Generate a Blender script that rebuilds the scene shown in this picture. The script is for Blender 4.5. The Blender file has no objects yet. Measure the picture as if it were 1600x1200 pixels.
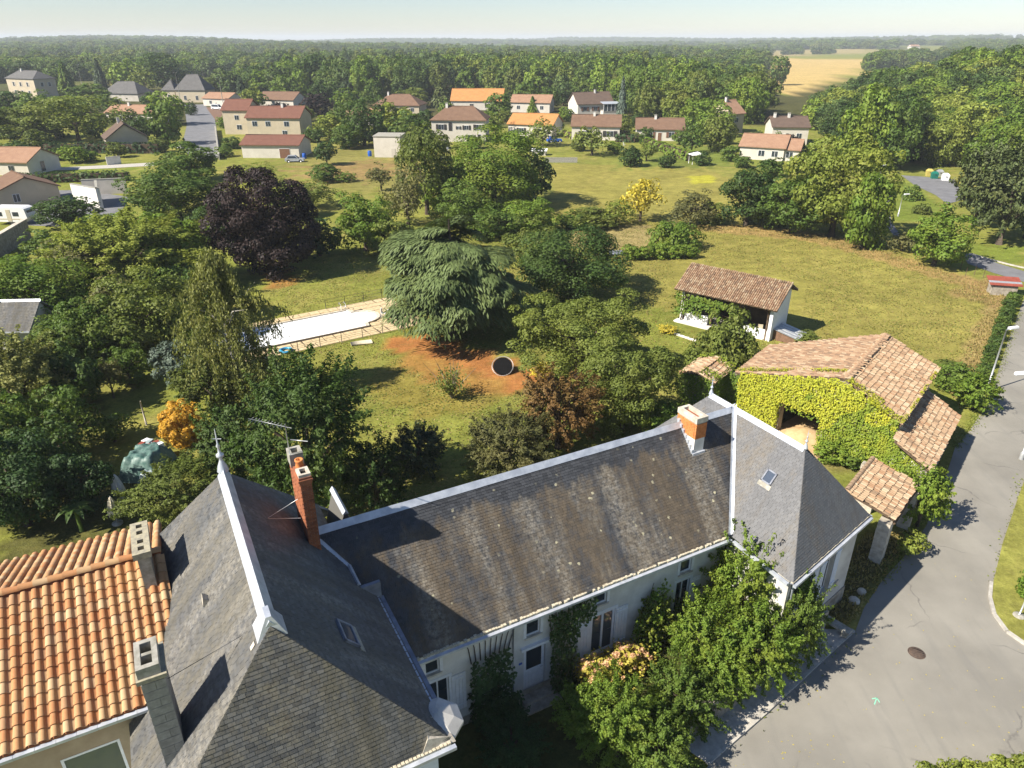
# Aerial view of a slate-roofed house, its garden, barn and the village behind.
import bpy, math, random
import numpy as np
from mathutils import Vector, Matrix

random.seed(7)
SC = bpy.context.scene
COL = SC.collection

# ---------------------------------------------------------------- camera, sky, sun, exposure
F_PX, HORIZON, CAM_Z = 1110.0, 60.0, 25.0           # focal length and horizon row of the 1600 px wide frame
PITCH = math.atan((600 - HORIZON) / F_PX)
CP, SP = math.cos(PITCH), math.sin(PITCH)
cam_d = bpy.data.cameras.new('camera')
cam_d.sensor_fit = 'HORIZONTAL'
cam_d.angle = 2 * math.atan(800 / F_PX)
cam_d.clip_start, cam_d.clip_end = 0.5, 20000
cam = bpy.data.objects.new('camera', cam_d)
cam.location = (0, 0, CAM_Z)
cam.rotation_euler = (math.pi / 2 - PITCH, 0, 0)
COL.objects.link(cam)
SC.camera = cam

SUN_EL, SHADOW_AZ = math.radians(42), math.radians(27)    # shadows run towards +x, a little away from the camera
to_sun = Vector((-math.cos(SHADOW_AZ) * math.cos(SUN_EL), -math.sin(SHADOW_AZ) * math.cos(SUN_EL), math.sin(SUN_EL)))
sun_d = bpy.data.lights.new('sun', 'SUN')
sun_d.energy, sun_d.angle, sun_d.color = 5.0, math.radians(0.5), (1.0, 0.93, 0.82)
sun = bpy.data.objects.new('sun', sun_d)
sun.rotation_euler = to_sun.to_track_quat('Z', 'Y').to_euler()
sun.location = to_sun * 200
COL.objects.link(sun)

world = bpy.data.worlds.new('World')
SC.world = world
world.use_nodes = True
wn = world.node_tree
sky = wn.nodes.new('ShaderNodeTexSky')
sky.sky_type = 'NISHITA'
sky.sun_disc = False
sky.sun_elevation = SUN_EL
sky.sun_rotation = math.atan2(to_sun.x, to_sun.y)
sky.altitude = 150
sky.air_density, sky.dust_density, sky.ozone_density = 1.0, 0.15, 2.0
bg = wn.nodes['Background']
tint = wn.nodes.new('ShaderNodeMix'); tint.data_type = 'RGBA'; tint.blend_type = 'MULTIPLY'
tint.inputs[0].default_value = 1.0; tint.inputs[7].default_value = (0.93, 0.965, 1.09, 1)      # the camera's cool white balance
wn.links.new(sky.outputs[0], tint.inputs[6]); wn.links.new(tint.outputs[2], bg.inputs[0])
bg.inputs[1].default_value = 0.060

vs = SC.view_settings
vs.view_transform, vs.look, vs.gamma, vs.exposure = 'Standard', 'None', 1.0, 1.0
vs.use_curve_mapping = False
SC.cycles.max_bounces = 5
SC.cycles.diffuse_bounces = 3
SC.cycles.glossy_bounces = 2
SC.cycles.transmission_bounces = 3
SC.cycles.transparent_max_bounces = 6
SC.cycles.use_denoising = True

# ---------------------------------------------------------------- measuring helpers
def sstep(t):
    t = np.clip(t, 0, 1)
    return t * t * (3 - 2 * t)

def ground_z(x, y):
    "terrain height: level round the house, a wooded rise on the right, slow waves far off"
    x = np.asarray(x, float); y = np.asarray(y, float)
    h = 17 * sstep((x - 105) / 100) * sstep((y - 125) / 110) * (1 - sstep((y - 262) / 95))
    r = np.hypot(x, y)
    far = sstep((r - 600) / 1800)
    h = h + far * (11 * np.sin(x / 610 + 1.3) * np.cos(y / 830) + 7 * np.sin(x / 260 + y / 420) + 4)
    h = h + far * 4 * sstep((x + 200) / 2500)
    return h

def P(px, py, z=0.0):
    "world point at height z seen at photo pixel (px, py)"
    x = (px - 800) / F_PX; v = (600 - py) / F_PX
    dy, dz = CP + v * SP, -SP + v * CP
    t = (z - CAM_Z) / dz
    return Vector((x * t, dy * t, z))

def G(px, py):
    "terrain point seen at pixel"
    z = 0.0
    for _ in range(12):
        q = P(px, py, z)
        z = 0.5 * z + 0.5 * float(ground_z(q.x, q.y))
    q = P(px, py, z); q.z = float(ground_z(q.x, q.y))
    return q

def Q(p):
    D = p[1] * CP - (p[2] - CAM_Z) * SP
    u = p[1] * SP + (p[2] - CAM_Z) * CP
    return 800 + F_PX * p[0] / D, 600 - F_PX * u / D, D

def z_at_row(x, y, py):
    lo, hi = -5.0, 24.9
    for _ in range(40):
        z = (lo + hi) / 2
        if Q((x, y, z))[1] > py: lo = z
        else: hi = z
    return z

def frame(deg, ox=0.0, oy=0.0):
    c, s = math.cos(math.radians(deg)), math.sin(math.radians(deg))
    return lambda u, n, z=0.0: Vector((ox + u * c - n * s, oy + u * s + n * c, z))
HS = frame(28.0)          # axes of the slate houses: u along the long house, n towards the garden
BN = frame(-39.4)         # axes of the barn and the open shed

# ---------------------------------------------------------------- objects
ORG = {}
def tag(o, label=None, cat=None, group=None, kind=None):
    if label: o['label'] = label
    if cat: o['category'] = cat
    if group: o['group'] = group
    if kind: o['kind'] = kind
    return o

def thing(name, loc, label, cat, group=None):
    o = bpy.data.objects.new(name, None)
    o.empty_display_size = 0.3
    COL.objects.link(o)
    o.location = loc
    ORG[o.name] = Vector(loc)
    return tag(o, label, cat, group)

def link(name, me, parent=None, loc=(0, 0, 0)):
    o = bpy.data.objects.new(name, me)
    COL.objects.link(o)
    o.location = loc
    if parent is not None:
        o.parent = parent
        ORG[o.name] = ORG[parent.name]
    else:
        ORG[o.name] = Vector(loc)
    return o

class MB:
    "collects faces in world coordinates; build() links them as one mesh object"
    def __init__(s): s.v = []; s.f = []; s.uv = []; s.sm = []
    def face(s, pts, uv=None, smooth=False):
        k = len(s.v)
        s.v += [tuple(p) for p in pts]
        s.f.append(tuple(range(k, k + len(pts))))
        s.uv.append(uv if uv else [(0, 0)] * len(pts)); s.sm.append(smooth)
        return s
    def mesh(s, verts, faces, smooth=False, uvs=None):
        k = len(s.v)
        s.v += [tuple(p) for p in verts]
        for i, f in enumerate(faces):
            s.f.append(tuple(k + j for j in f))
            s.uv.append(uvs[i] if uvs else [(0, 0)] * len(f)); s.sm.append(smooth)
        return s
    def hexa(s, b, t):
        "bottom quad b and top quad t, both counter-clockwise seen from above"
        return s.mesh(list(b) + list(t), [(3, 2, 1, 0), (4, 5, 6, 7), (0, 1, 5, 4), (1, 2, 6, 5), (2, 3, 7, 6), (3, 0, 4, 7)])
    def box(s, fr, u0, u1, n0, n1, z0, z1):
        q = [(u0, n0), (u1, n0), (u1, n1), (u0, n1)]
        return s.hexa([fr(u, n, z0) for u, n in q], [fr(u, n, z1) for u, n in q])
    def prism(s, poly, z0, z1):
        "vertical prism over a counter-clockwise list of (x, y)"
        n = len(poly)
        vs_ = [(p[0], p[1], z0) for p in poly] + [(p[0], p[1], z1) for p in poly]
        fs = [tuple(range(n - 1, -1, -1)), tuple(range(n, 2 * n))] + [(i, (i + 1) % n, n + (i + 1) % n, n + i) for i in range(n)]
        return s.mesh(vs_, fs)
    def tube(s, pts, r, seg=6, cap=True):
        pts = [Vector(p) for p in pts]
        rr = r if isinstance(r, (list, tuple)) else [r] * len(pts)
        rings = []
        for i, p in enumerate(pts):
            d = (pts[min(i + 1, len(pts) - 1)] - pts[max(i - 1, 0)]).normalized()
            a = d.cross(Vector((0, 0, 1)))
            if a.length < 1e-3: a = Vector((1, 0, 0))
            a.normalize(); b = d.cross(a)
            rings.append([p + (a * math.cos(2 * math.pi * k / seg) + b * math.sin(2 * math.pi * k / seg)) * rr[i] for k in range(seg)])
        vs_ = [q for ring in rings for q in ring]
        fs = []
        for i in range(len(pts) - 1):
            for k in range(seg):
                k2 = (k + 1) % seg
                fs.append((i * seg + k, i * seg + k2, (i + 1) * seg + k2, (i + 1) * seg + k))
        if cap:
            fs.append(tuple(range(seg))); fs.append(tuple((len(pts) - 1) * seg + k for k in range(seg - 1, -1, -1)))
        return s.mesh(vs_, fs, True)
    def lathe(s, c, prof, seg=12):
        "prof: list of (radius, z) above point c"
        c = Vector(c); vs_ = []; fs = []
        for r, z in prof:
            vs_ += [c + Vector((r * math.cos(2 * math.pi * k / seg), r * math.sin(2 * math.pi * k / seg), z)) for k in range(seg)]
        for i in range(len(prof) - 1):
            for k in range(seg):
                k2 = (k + 1) % seg
                fs.append((i * seg + k, i * seg + k2, (i + 1) * seg + k2, (i + 1) * seg + k))
        fs.append(tuple((len(prof) - 1) * seg + k for k in range(seg)))
        return s.mesh(vs_, fs, True)
    def data(s, name, mat, org):
        me = bpy.data.meshes.new(name)
        o = org
        me.from_pydata([(x - o[0], y - o[1], z - o[2]) for x, y, z in s.v], [], s.f)
        if any(u != (0, 0) for f in s.uv for u in f):
            lay = me.uv_layers.new(name='UVMap')
            lay.data.foreach_set('uv', [c for f in s.uv for u in f for c in u])
        if any(s.sm): me.polygons.foreach_set('use_smooth', s.sm)
        me.materials.append(mat)
        me.update()
        return me
    def build(s, name, mat, parent=None, kind=None, loc=None):
        if parent is not None:
            o = link(name, s.data(name, mat, ORG[parent.name]), parent)
        else:
            loc = Vector(loc) if loc is not None else Vector((0, 0, 0))
            o = link(name, s.data(name, mat, loc), None, loc)
        if kind: o['kind'] = kind
        return o

def np_mesh(name, verts, quads, mat, smooth=False):
    "fast mesh from an (N,3) array and an (M,4) index array"
    me = bpy.data.meshes.new(name)
    nv, nf = len(verts), len(quads)
    me.vertices.add(nv); me.vertices.foreach_set('co', np.ascontiguousarray(verts, np.float32).ravel())
    me.loops.add(nf * 4); me.loops.foreach_set('vertex_index', np.ascontiguousarray(quads, np.int32).ravel())
    me.polygons.add(nf)
    me.polygons.foreach_set('loop_start', np.arange(0, nf * 4, 4, dtype=np.int32))
    if smooth: me.polygons.foreach_set('use_smooth', np.ones(nf, bool))
    me.materials.append(mat)
    me.update(calc_edges=True)
    return me

# ---------------------------------------------------------------- materials
class NT:
    "a little shorthand for node trees"
    def __init__(s, name, rough=0.9, spec=0.2):
        s.m = bpy.data.materials.new(name); s.m.use_nodes = True
        s.t = s.m.node_tree; s.b = s.t.nodes['Principled BSDF']
        s.b.inputs['Roughness'].default_value = rough
        s.b.inputs['Specular IOR Level'].default_value = spec
        s.cache = {}
    def n(s, typ, **kw):
        nd = s.t.nodes.new(typ)
        for k, v in kw.items(): setattr(nd, k, v)
        return nd
    def coord(s, out='Object', scale=None, rot=None):
        key = (out, str(scale), str(rot))
        if key in s.cache: return s.cache[key]
        tc = s.n('ShaderNodeTexCoord').outputs[out]
        if scale is not None or rot is not None:
            mp = s.n('ShaderNodeMapping')
            s.t.links.new(tc, mp.inputs[0])
            if scale is not None: mp.inputs['Scale'].default_value = scale
            if rot is not None: mp.inputs['Rotation'].default_value = rot
            tc = mp.outputs[0]
        s.cache[key] = tc
        return tc
    def noise(s, scale, detail=4, rough=0.6, co=None, dist=0.0):
        nd = s.n('ShaderNodeTexNoise')
        nd.inputs['Scale'].default_value = scale; nd.inputs['Detail'].default_value = detail
        nd.inputs['Roughness'].default_value = rough; nd.inputs['Distortion'].default_value = dist
        s.t.links.new(co if co is not None else s.coord(), nd.inputs['Vector'])
        return nd.outputs[0]
    def ramp(s, fac, stops, interp='LINEAR'):
        nd = s.n('ShaderNodeValToRGB'); el = nd.color_ramp.elements
        nd.color_ramp.interpolation = interp
        while len(el) < len(stops): el.new(0.5)
        for e, (p, c) in zip(el, stops):
            e.position = p
            e.color = (c, c, c, 1) if isinstance(c, (int, float)) else (*c, 1)
        s.t.links.new(fac, nd.inputs[0])
        return nd.outputs[0]
    def mix(s, fac, a, b, mode='MIX'):
        nd = s.n('ShaderNodeMix', data_type='RGBA', blend_type=mode)
        for i, v in ((0, fac), (6, a), (7, b)):
            inp = nd.inputs[i]
            if isinstance(v, (int, float)): inp.default_value = v if i == 0 else (v, v, v, 1)
            elif isinstance(v, tuple): inp.default_value = (*v, 1)
            else: s.t.links.new(v, inp)
        return nd.outputs[2]
    def math(s, op, a, b=0.0):
        nd = s.n('ShaderNodeMath', operation=op)
        for inp, v in zip(nd.inputs, (a, b)):
            if isinstance(v, (int, float)): inp.default_value = v
            else: s.t.links.new(v, inp)
        return nd.outputs[0]
    def color(s, c):
        if isinstance(c, tuple): s.b.inputs['Base Color'].default_value = (*c, 1)
        else: s.t.links.new(c, s.b.inputs['Base Color'])
        return s
    def bump(s, h, strength=0.4, dist=0.02):
        nd = s.n('ShaderNodeBump')
        nd.inputs['Strength'].default_value = strength; nd.inputs['Distance'].default_value = dist
        s.t.links.new(h, nd.inputs['Height']); s.t.links.new(nd.outputs[0], s.b.inputs['Normal'])
        return s

MAT = {}
def simple(key, c1, c2=None, scale=3.0, rough=0.85, bump=0.0, spec=0.2, detail=5, metal=0.0, bscale=None, lo=0.35, hi=0.68):
    m = NT(key, rough, spec)
    if c2 is None: c2 = tuple(x * 0.72 for x in c1)
    nz = m.noise(scale, detail)
    m.color(m.ramp(nz, [(lo, c2), (hi, c1)]))
    if bump: m.bump(m.noise(bscale or scale * 6, 3), bump)
    m.b.inputs['Metallic'].default_value = metal
    MAT[key] = m.m
    return m.m

def leaf_mat(key, c, yellow=(0.16, 0.14, 0.02), yl=0.25, trans=0.28, var=0.5):
    "foliage: each leaf and each plant a little different, thin enough to let some light through"
    c = tuple(x * 1.62 for x in c); yellow = tuple(x * 1.5 for x in yellow)
    m = NT(key, 0.6, 0.25)
    oi = m.n('ShaderNodeObjectInfo').outputs['Random']
    isl = m.n('ShaderNodeNewGeometry').outputs['Random Per Island']
    nz = m.noise(1.7, 2, co=m.coord('Object'))
    tint = m.mix(m.math('MULTIPLY', m.ramp(nz, [(0.42, 0.0), (0.72, 1.0)]), yl), c, yellow)
    tint = m.mix(m.math('MULTIPLY', oi, yl * 0.8), tint, tuple(0.5 * (a + b) for a, b in zip(c, yellow)))
    k = m.math('MULTIPLY_ADD', isl, var)
    k.node.inputs[2].default_value = 1 - var * 0.5
    k2 = m.math('MULTIPLY_ADD', oi, 0.36); k2.node.inputs[2].default_value = 0.82
    kk = m.math('MULTIPLY', k, k2)
    val = m.n('ShaderNodeCombineColor')
    for i in range(3): m.t.links.new(kk, val.inputs[i])
    colr = m.mix(1.0, tint, val.outputs[0], 'MULTIPLY')
    m.color(colr)
    tr = m.n('ShaderNodeBsdfTranslucent')
    bright = m.mix(1.0, colr, (1.3, 1.35, 0.8), 'MULTIPLY')
    m.t.links.new(bright, tr.inputs[0])
    mx = m.n('ShaderNodeMixShader'); mx.inputs[0].default_value = trans
    m.t.links.new(m.b.outputs[0], mx.inputs[1]); m.t.links.new(tr.outputs[0], mx.inputs[2])
    m.t.links.new(mx.outputs[0], m.t.nodes['Material Output'].inputs[0])
    MAT[key] = m.m
    return m.m

# stone, render, metal, wood
simple('white_render', (0.72, 0.70, 0.65), (0.55, 0.53, 0.48), 1.2, 0.9, 0.1)
simple('grey_render', (0.62, 0.60, 0.55), (0.42, 0.40, 0.36), 0.9, 0.95, 0.15)
simple('ochre_render', (0.42, 0.33, 0.22), (0.34, 0.26, 0.17), 2.0, 0.95, 0.15)
simple('stone_wall', (0.42, 0.38, 0.31), (0.22, 0.19, 0.15), 2.5, 0.95, 0.5)
simple('pale_stone', (0.62, 0.57, 0.47), (0.40, 0.35, 0.28), 4.0, 0.95, 0.4)
simple('concrete', (0.40, 0.38, 0.33), (0.23, 0.22, 0.18), 5.0, 0.95, 0.4)
simple('block', (0.34, 0.33, 0.30), (0.24, 0.23, 0.21), 6.0, 0.95, 0.4)
simple('lichen_cap', (0.42, 0.38, 0.26), (0.26, 0.24, 0.19), 9.0, 0.95, 0.5)
simple('zinc', (0.62, 0.65, 0.69), (0.42, 0.45, 0.50), 2.5, 0.42, 0.05, 0.5, metal=0.35)
simple('zinc_dark', (0.26, 0.28, 0.32), (0.15, 0.16, 0.19), 3.0, 0.5, 0.05, 0.4)
simple('white_paint', (0.80, 0.80, 0.80), (0.70, 0.70, 0.69), 5.0, 0.55)
simple('blue_white_paint', (0.62, 0.68, 0.76), (0.55, 0.60, 0.68), 4.0, 0.5)
simple('cream_mortar', (0.62, 0.56, 0.42), (0.40, 0.35, 0.25), 14.0, 0.95, 0.3)
simple('brick_red', (0.34, 0.12, 0.06), (0.20, 0.07, 0.04), 7.0, 0.9, 0.3)
simple('brick_orange', (0.62, 0.24, 0.08), (0.46, 0.16, 0.05), 5.0, 0.9, 0.2)
simple('terracotta', (0.55, 0.22, 0.10), (0.42, 0.16, 0.07), 6.0, 0.8, 0.1)
simple('old_wood', (0.16, 0.11, 0.07), (0.07, 0.05, 0.035), 6.0, 0.9, 0.2)
simple('bark', (0.12, 0.09, 0.065), (0.05, 0.04, 0.03), 8.0, 0.95, 0.5)
simple('birch_bark', (0.62, 0.59, 0.52), (0.18, 0.16, 0.14), 7.0, 0.8, 0.2)
simple('grey_twig', (0.30, 0.26, 0.20), (0.18, 0.15, 0.11), 6.0, 0.9)
simple('dark_void', (0.012, 0.011, 0.010), (0.006, 0.006, 0.006), 2.0, 1.0)
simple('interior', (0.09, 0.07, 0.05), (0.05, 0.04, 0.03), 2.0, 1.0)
simple('metal_dark', (0.05, 0.05, 0.055), (0.03, 0.03, 0.03), 6.0, 0.5, 0.0, 0.4)
simple('black_mesh', (0.012, 0.012, 0.013), (0.008, 0.008, 0.008), 6.0, 1.0, 0.0, 0.0)
simple('galvanised', (0.55, 0.56, 0.56), (0.42, 0.43, 0.43), 4.0, 0.4, 0.0, 0.5, metal=0.5)
simple('rust', (0.22, 0.13, 0.085), (0.14, 0.085, 0.055), 5.0, 0.9, 0.2)
simple('iron_lid', (0.12, 0.085, 0.065), (0.075, 0.055, 0.045), 8.0, 0.8, 0.3)
simple('sand', (0.56, 0.40, 0.22), (0.42, 0.28, 0.14), 2.0, 1.0, 0.3)
simple('kerb', (0.50, 0.47, 0.41), (0.34, 0.32, 0.28), 4.0, 0.9, 0.2)
simple('pool_white', (0.88, 0.89, 0.90), (0.82, 0.83, 0.84), 1.0, 0.5)
simple('paving', (0.62, 0.50, 0.30), (0.42, 0.32, 0.18), 3.0, 0.95, 0.3)
g = NT('glass', 0.08, 0.6); g.color((0.03, 0.04, 0.05)); MAT['glass'] = g.m
g = NT('sky_glass', 0.05, 0.8); g.color((0.12, 0.145, 0.18)); g.b.inputs['Metallic'].default_value = 0.5; MAT['sky_glass'] = g.m

# asphalt: pale and worn, with tyre tracks and patches
m = NT('asphalt', 0.85, 0.25)
a = m.ramp(m.noise(0.22, 5, 0.6), [(0.30, (0.20, 0.188, 0.16)), (0.72, (0.30, 0.282, 0.24))])
b_ = m.ramp(m.noise(42, 3, 0.8), [(0.25, 0.72), (0.7, 1.1)])
a = m.mix(1.0, a, b_, 'MULTIPLY')
streak = m.ramp(m.noise(1.1, 4, 0.65, m.coord('Object', (1.2, 0.16, 1), (0, 0, math.radians(-38)))), [(0.52, 0.0), (0.72, 1.0)])
a = m.mix(m.math('MULTIPLY', streak, 0.4), a, (0.17, 0.165, 0.15))
vo = m.n('ShaderNodeTexVoronoi', feature='DISTANCE_TO_EDGE'); vo.inputs['Scale'].default_value = 0.16
wob = m.n('ShaderNodeVectorMath', operation='ADD'); nzc = m.n('ShaderNodeTexNoise'); nzc.inputs['Scale'].default_value = 0.9; nzc.inputs['Detail'].default_value = 5
m.t.links.new(m.coord(), nzc.inputs['Vector']); m.t.links.new(m.coord(), wob.inputs[0]); m.t.links.new(nzc.outputs[1], wob.inputs[1]); m.t.links.new(wob.outputs[0], vo.inputs['Vector'])
crack = m.math('MULTIPLY', m.ramp(vo.outputs[0], [(0.0, 1.0), (0.006, 0.0)]), m.ramp(m.noise(0.35, 2), [(0.45, 0.0), (0.6, 1.0)]))
a = m.mix(m.math('MULTIPLY', crack, 0.7), a, (0.09, 0.085, 0.08))
oil = m.ramp(m.noise(1.6, 3, 0.5), [(0.70, 0.0), (0.78, 1.0)]); a = m.mix(m.math('MULTIPLY', oil, 0.4), a, (0.12, 0.115, 0.105))
m.color(a); m.bump(m.noise(60, 2), 0.25, 0.01); MAT['asphalt'] = m.m
m = NT('asphalt_grey', 0.85, 0.25)
m.color(m.ramp(m.noise(0.5, 5), [(0.3, (0.13, 0.13, 0.135)), (0.7, (0.20, 0.20, 0.205))])); MAT['asphalt_grey'] = m.m

# slate with lichen running down the slope (uv are metres along and up the roof plane)
def slate_mat(key, base, lich, amount, clean_top, spots=0.0, sc=1.0, pale=0.0, vary=0.28):
    m = NT(key, 0.62, 0.35)
    uv = m.coord('UV')
    isl = m.n('ShaderNodeNewGeometry').outputs['Random Per Island']
    c = m.ramp(isl, [(0.0, tuple(x * (1 - vary) for x in base)), (1.0, tuple(x * (1 + vary) for x in base))])
    st = m.noise(1.0, 5, 0.7, m.coord('UV', (0.62 * sc, 0.10 * sc, 1)))
    blot = m.noise(2.3, 6, 0.75, uv)
    f = m.math('ADD', m.math('MULTIPLY', st, 0.75), m.math('MULTIPLY', blot, 0.45))
    f = m.ramp(f, [(0.62 - 0.14 * amount, 0.0), (0.76 - 0.14 * amount, 1.0)])
    top = None
    if clean_top:                                  # the zinc ridge keeps the top courses clean
        sep = m.n('ShaderNodeSeparateXYZ'); m.t.links.new(uv, sep.inputs[0])
        wob = m.math('MULTIPLY_ADD', m.noise(1.4, 4, 0.7, m.coord('UV', (1, 0.25, 1))), -2.2)
        wob.node.inputs[2].default_value = clean_top + 0.75
        top = m.ramp(m.math('SUBTRACT', wob, sep.outputs[1]), [(0.0, 0.0), (0.35, 1.0)])
        f = m.math('MULTIPLY', f, top)
    lc = m.ramp(m.noise(3.1, 5, 0.7, uv), [(0.3, tuple(x * 0.5 for x in lich)), (0.55, lich), (0.8, (lich[0] * 1.25, lich[1] * 1.25, lich[2] * 1.35))])
    lc = m.mix(m.math('MULTIPLY', isl, 0.55), lc, tuple(x * 0.45 for x in lich))
    c = m.mix(m.math('MULTIPLY', f, 0.55 + 0.3 * amount), c, lc)
    if pale:                                       # grey crust in broad bands, broken up slate by slate
        band = m.ramp(m.noise(1.0, 3, 0.55, m.coord('UV', (0.75, 0.12, 1))), [(0.46, 0.0), (0.60, 1.0)])
        brk = m.ramp(m.noise(5.5, 5, 0.8, uv), [(0.40, 0.0), (0.58, 1.0)])
        pf = m.math('MULTIPLY', m.math('MULTIPLY', band, brk), pale)
        if top is not None: pf = m.math('MULTIPLY', pf, top)
        c = m.mix(pf, c, m.mix(isl, (0.235, 0.21, 0.165), (0.36, 0.33, 0.27)))
        dk = m.ramp(m.noise(1.0, 4, 0.6, m.coord('UV', (1.1, 0.10, 1), (0, 0, 0.0))), [(0.30, 1.0), (0.42, 0.0)])
        c = m.mix(m.math('MULTIPLY', dk, 0.6), c, tuple(x * 0.42 for x in lich))
    if spots:
        vo = m.n('ShaderNodeTexVoronoi'); vo.inputs['Scale'].default_value = 2.1; m.t.links.new(uv, vo.inputs['Vector'])
        wv = m.math('ADD', vo.outputs['Distance'], m.math('MULTIPLY', m.noise(9, 3, 0.7, uv), 0.30))
        sp = m.ramp(wv, [(0.25, 1.0), (0.30, 0.0)])
        reg = m.ramp(m.noise(0.42, 2, 0.5, uv), [(0.47, 0.0), (0.60, 1.0)])
        c = m.mix(m.math('MULTIPLY', m.math('MULTIPLY', sp, reg), spots), c, (0.50, 0.46, 0.30))
    m.color(c); m.bump(m.noise(22, 3, 0.6, uv), 0.25, 0.01)
    m.t.links.new(m.ramp(f, [(0, 0.5), (1, 0.95)]), m.b.inputs['Roughness'])
    MAT[key] = m.m
slate_mat('slate_long', (0.050, 0.052, 0.056), (0.145, 0.112, 0.074), 0.80, 5.0, 0.95, 1.0, 0.58)
slate_mat('slate_grey', (0.078, 0.079, 0.079), (0.165, 0.150, 0.115), 0.6, 0, 0, 1.0, 0.42)
slate_mat('slate_mossy', (0.072, 0.074, 0.073), (0.14, 0.128, 0.09), 0.62, 0, 0.35, 1.6, 0.35)
slate_mat('slate_pavilion', (0.118, 0.119, 0.122), (0.20, 0.17, 0.13), 0.2, 0, 0.0, 1.0, 0.12, 0.12)
slate_mat('slate_far', (0.105, 0.105, 0.105), (0.16, 0.14, 0.11), 0.4, 0)

# clay tiles: one colour a tile
def tile_mat(key, cols, by_object=False, dirt=0.35):
    m = NT(key, 0.85, 0.2)
    r = m.n('ShaderNodeObjectInfo').outputs['Random'] if by_object else m.n('ShaderNodeNewGeometry').outputs['Random Per Island']
    k = len(cols)
    c = m.ramp(r, [((i + 0.0) / k, cc) for i, cc in enumerate(cols)], 'CONSTANT')
    d = m.ramp(m.noise(2.2, 5, 0.7), [(0.35, 0.0), (0.75, 1.0)])
    c = m.mix(m.math('MULTIPLY', d, dirt), c, (0.22, 0.17, 0.11))
    c = m.mix(0.35, c, m.ramp(m.noise(17, 4, 0.7), [(0.3, tuple(0.45 * x for x in cols[0])), (0.7, cols[-1])]))
    m.color(c); m.bump(m.noise(30, 3), 0.2, 0.01); MAT[key] = m.m
NEWT = [(0.54, 0.25, 0.10), (0.56, 0.34, 0.16), (0.58, 0.40, 0.21), (0.50, 0.21, 0.08), (0.56, 0.31, 0.14), (0.54, 0.27, 0.11), (0.60, 0.44, 0.25), (0.44, 0.25, 0.13)]
tile_mat('tile_new', NEWT, True, 0.45)
tile_mat('tile_new_joined', NEWT, False, 0.45)
tile_mat('tile_old', [(0.29, 0.175, 0.105), (0.38, 0.28, 0.18), (0.21, 0.12, 0.075), (0.46, 0.37, 0.25), (0.33, 0.21, 0.13), (0.14, 0.095, 0.07), (0.38, 0.25, 0.155)], False, 0.5)
tile_mat('tile_old_light', [(0.38, 0.25, 0.15), (0.46, 0.35, 0.22), (0.32, 0.17, 0.09), (0.54, 0.44, 0.30), (0.40, 0.27, 0.17), (0.19, 0.125, 0.08), (0.45, 0.32, 0.20)], False, 0.35)

def far_tiles(key, c, c2):
    "roof of a far house: courses too fine to tell apart"
    m = NT(key, 0.9, 0.15)
    wv = m.n('ShaderNodeTexWave', wave_type='BANDS', bands_direction='X')
    wv.inputs['Scale'].default_value = 1.1; wv.inputs['Distortion'].default_value = 0.6
    m.t.links.new(m.coord('UV'), wv.inputs['Vector'])
    b = m.ramp(m.noise(0.9, 5, 0.7), [(0.3, c2), (0.7, c)])
    m.color(m.mix(0.35, b, m.mix(1.0, b, m.ramp(wv.outputs[1], [(0, 0.45), (1, 1.15)]), 'MULTIPLY')))
    MAT[key] = m.m
far_tiles('roof_brown', (0.21, 0.13, 0.085), (0.15, 0.09, 0.06))
far_tiles('roof_dark', (0.15, 0.105, 0.08), (0.10, 0.07, 0.055))
far_tiles('roof_red', (0.20, 0.095, 0.065), (0.15, 0.07, 0.05))
far_tiles('roof_orange', (0.50, 0.25, 0.09), (0.42, 0.19, 0.07))
far_tiles('roof_salmon', (0.36, 0.22, 0.14), (0.27, 0.155, 0.10))
far_tiles('roof_grey', (0.15, 0.145, 0.14), (0.10, 0.097, 0.093))
simple('wall_white', (0.60, 0.56, 0.49), (0.52, 0.48, 0.41), 0.6, 0.95)
simple('wall_cream', (0.50, 0.43, 0.31), (0.43, 0.37, 0.27), 0.6, 0.95)
simple('wall_grey', (0.52, 0.48, 0.42), (0.42, 0.39, 0.34), 0.6, 0.95)
simple('shutter_brown', (0.20, 0.10, 0.06), (0.15, 0.08, 0.05), 3.0, 0.8)
simple('shutter_dark', (0.045, 0.04, 0.04), (0.03, 0.03, 0.03), 3.0, 0.8)
simple('blue_plastic', (0.02, 0.10, 0.42), (0.02, 0.08, 0.34), 3.0, 0.4)
simple('green_plastic', (0.015, 0.16, 0.12), (0.012, 0.12, 0.09), 3.0, 0.4)
simple('yellow_plastic', (0.50, 0.42, 0.12), (0.42, 0.34, 0.10), 3.0, 0.4)
simple('red_sheet', (0.30, 0.075, 0.05), (0.22, 0.06, 0.04), 2.0, 0.6)
simple('hedge_soil', (0.10, 0.07, 0.045), (0.06, 0.045, 0.03), 3.0, 1.0)

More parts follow.
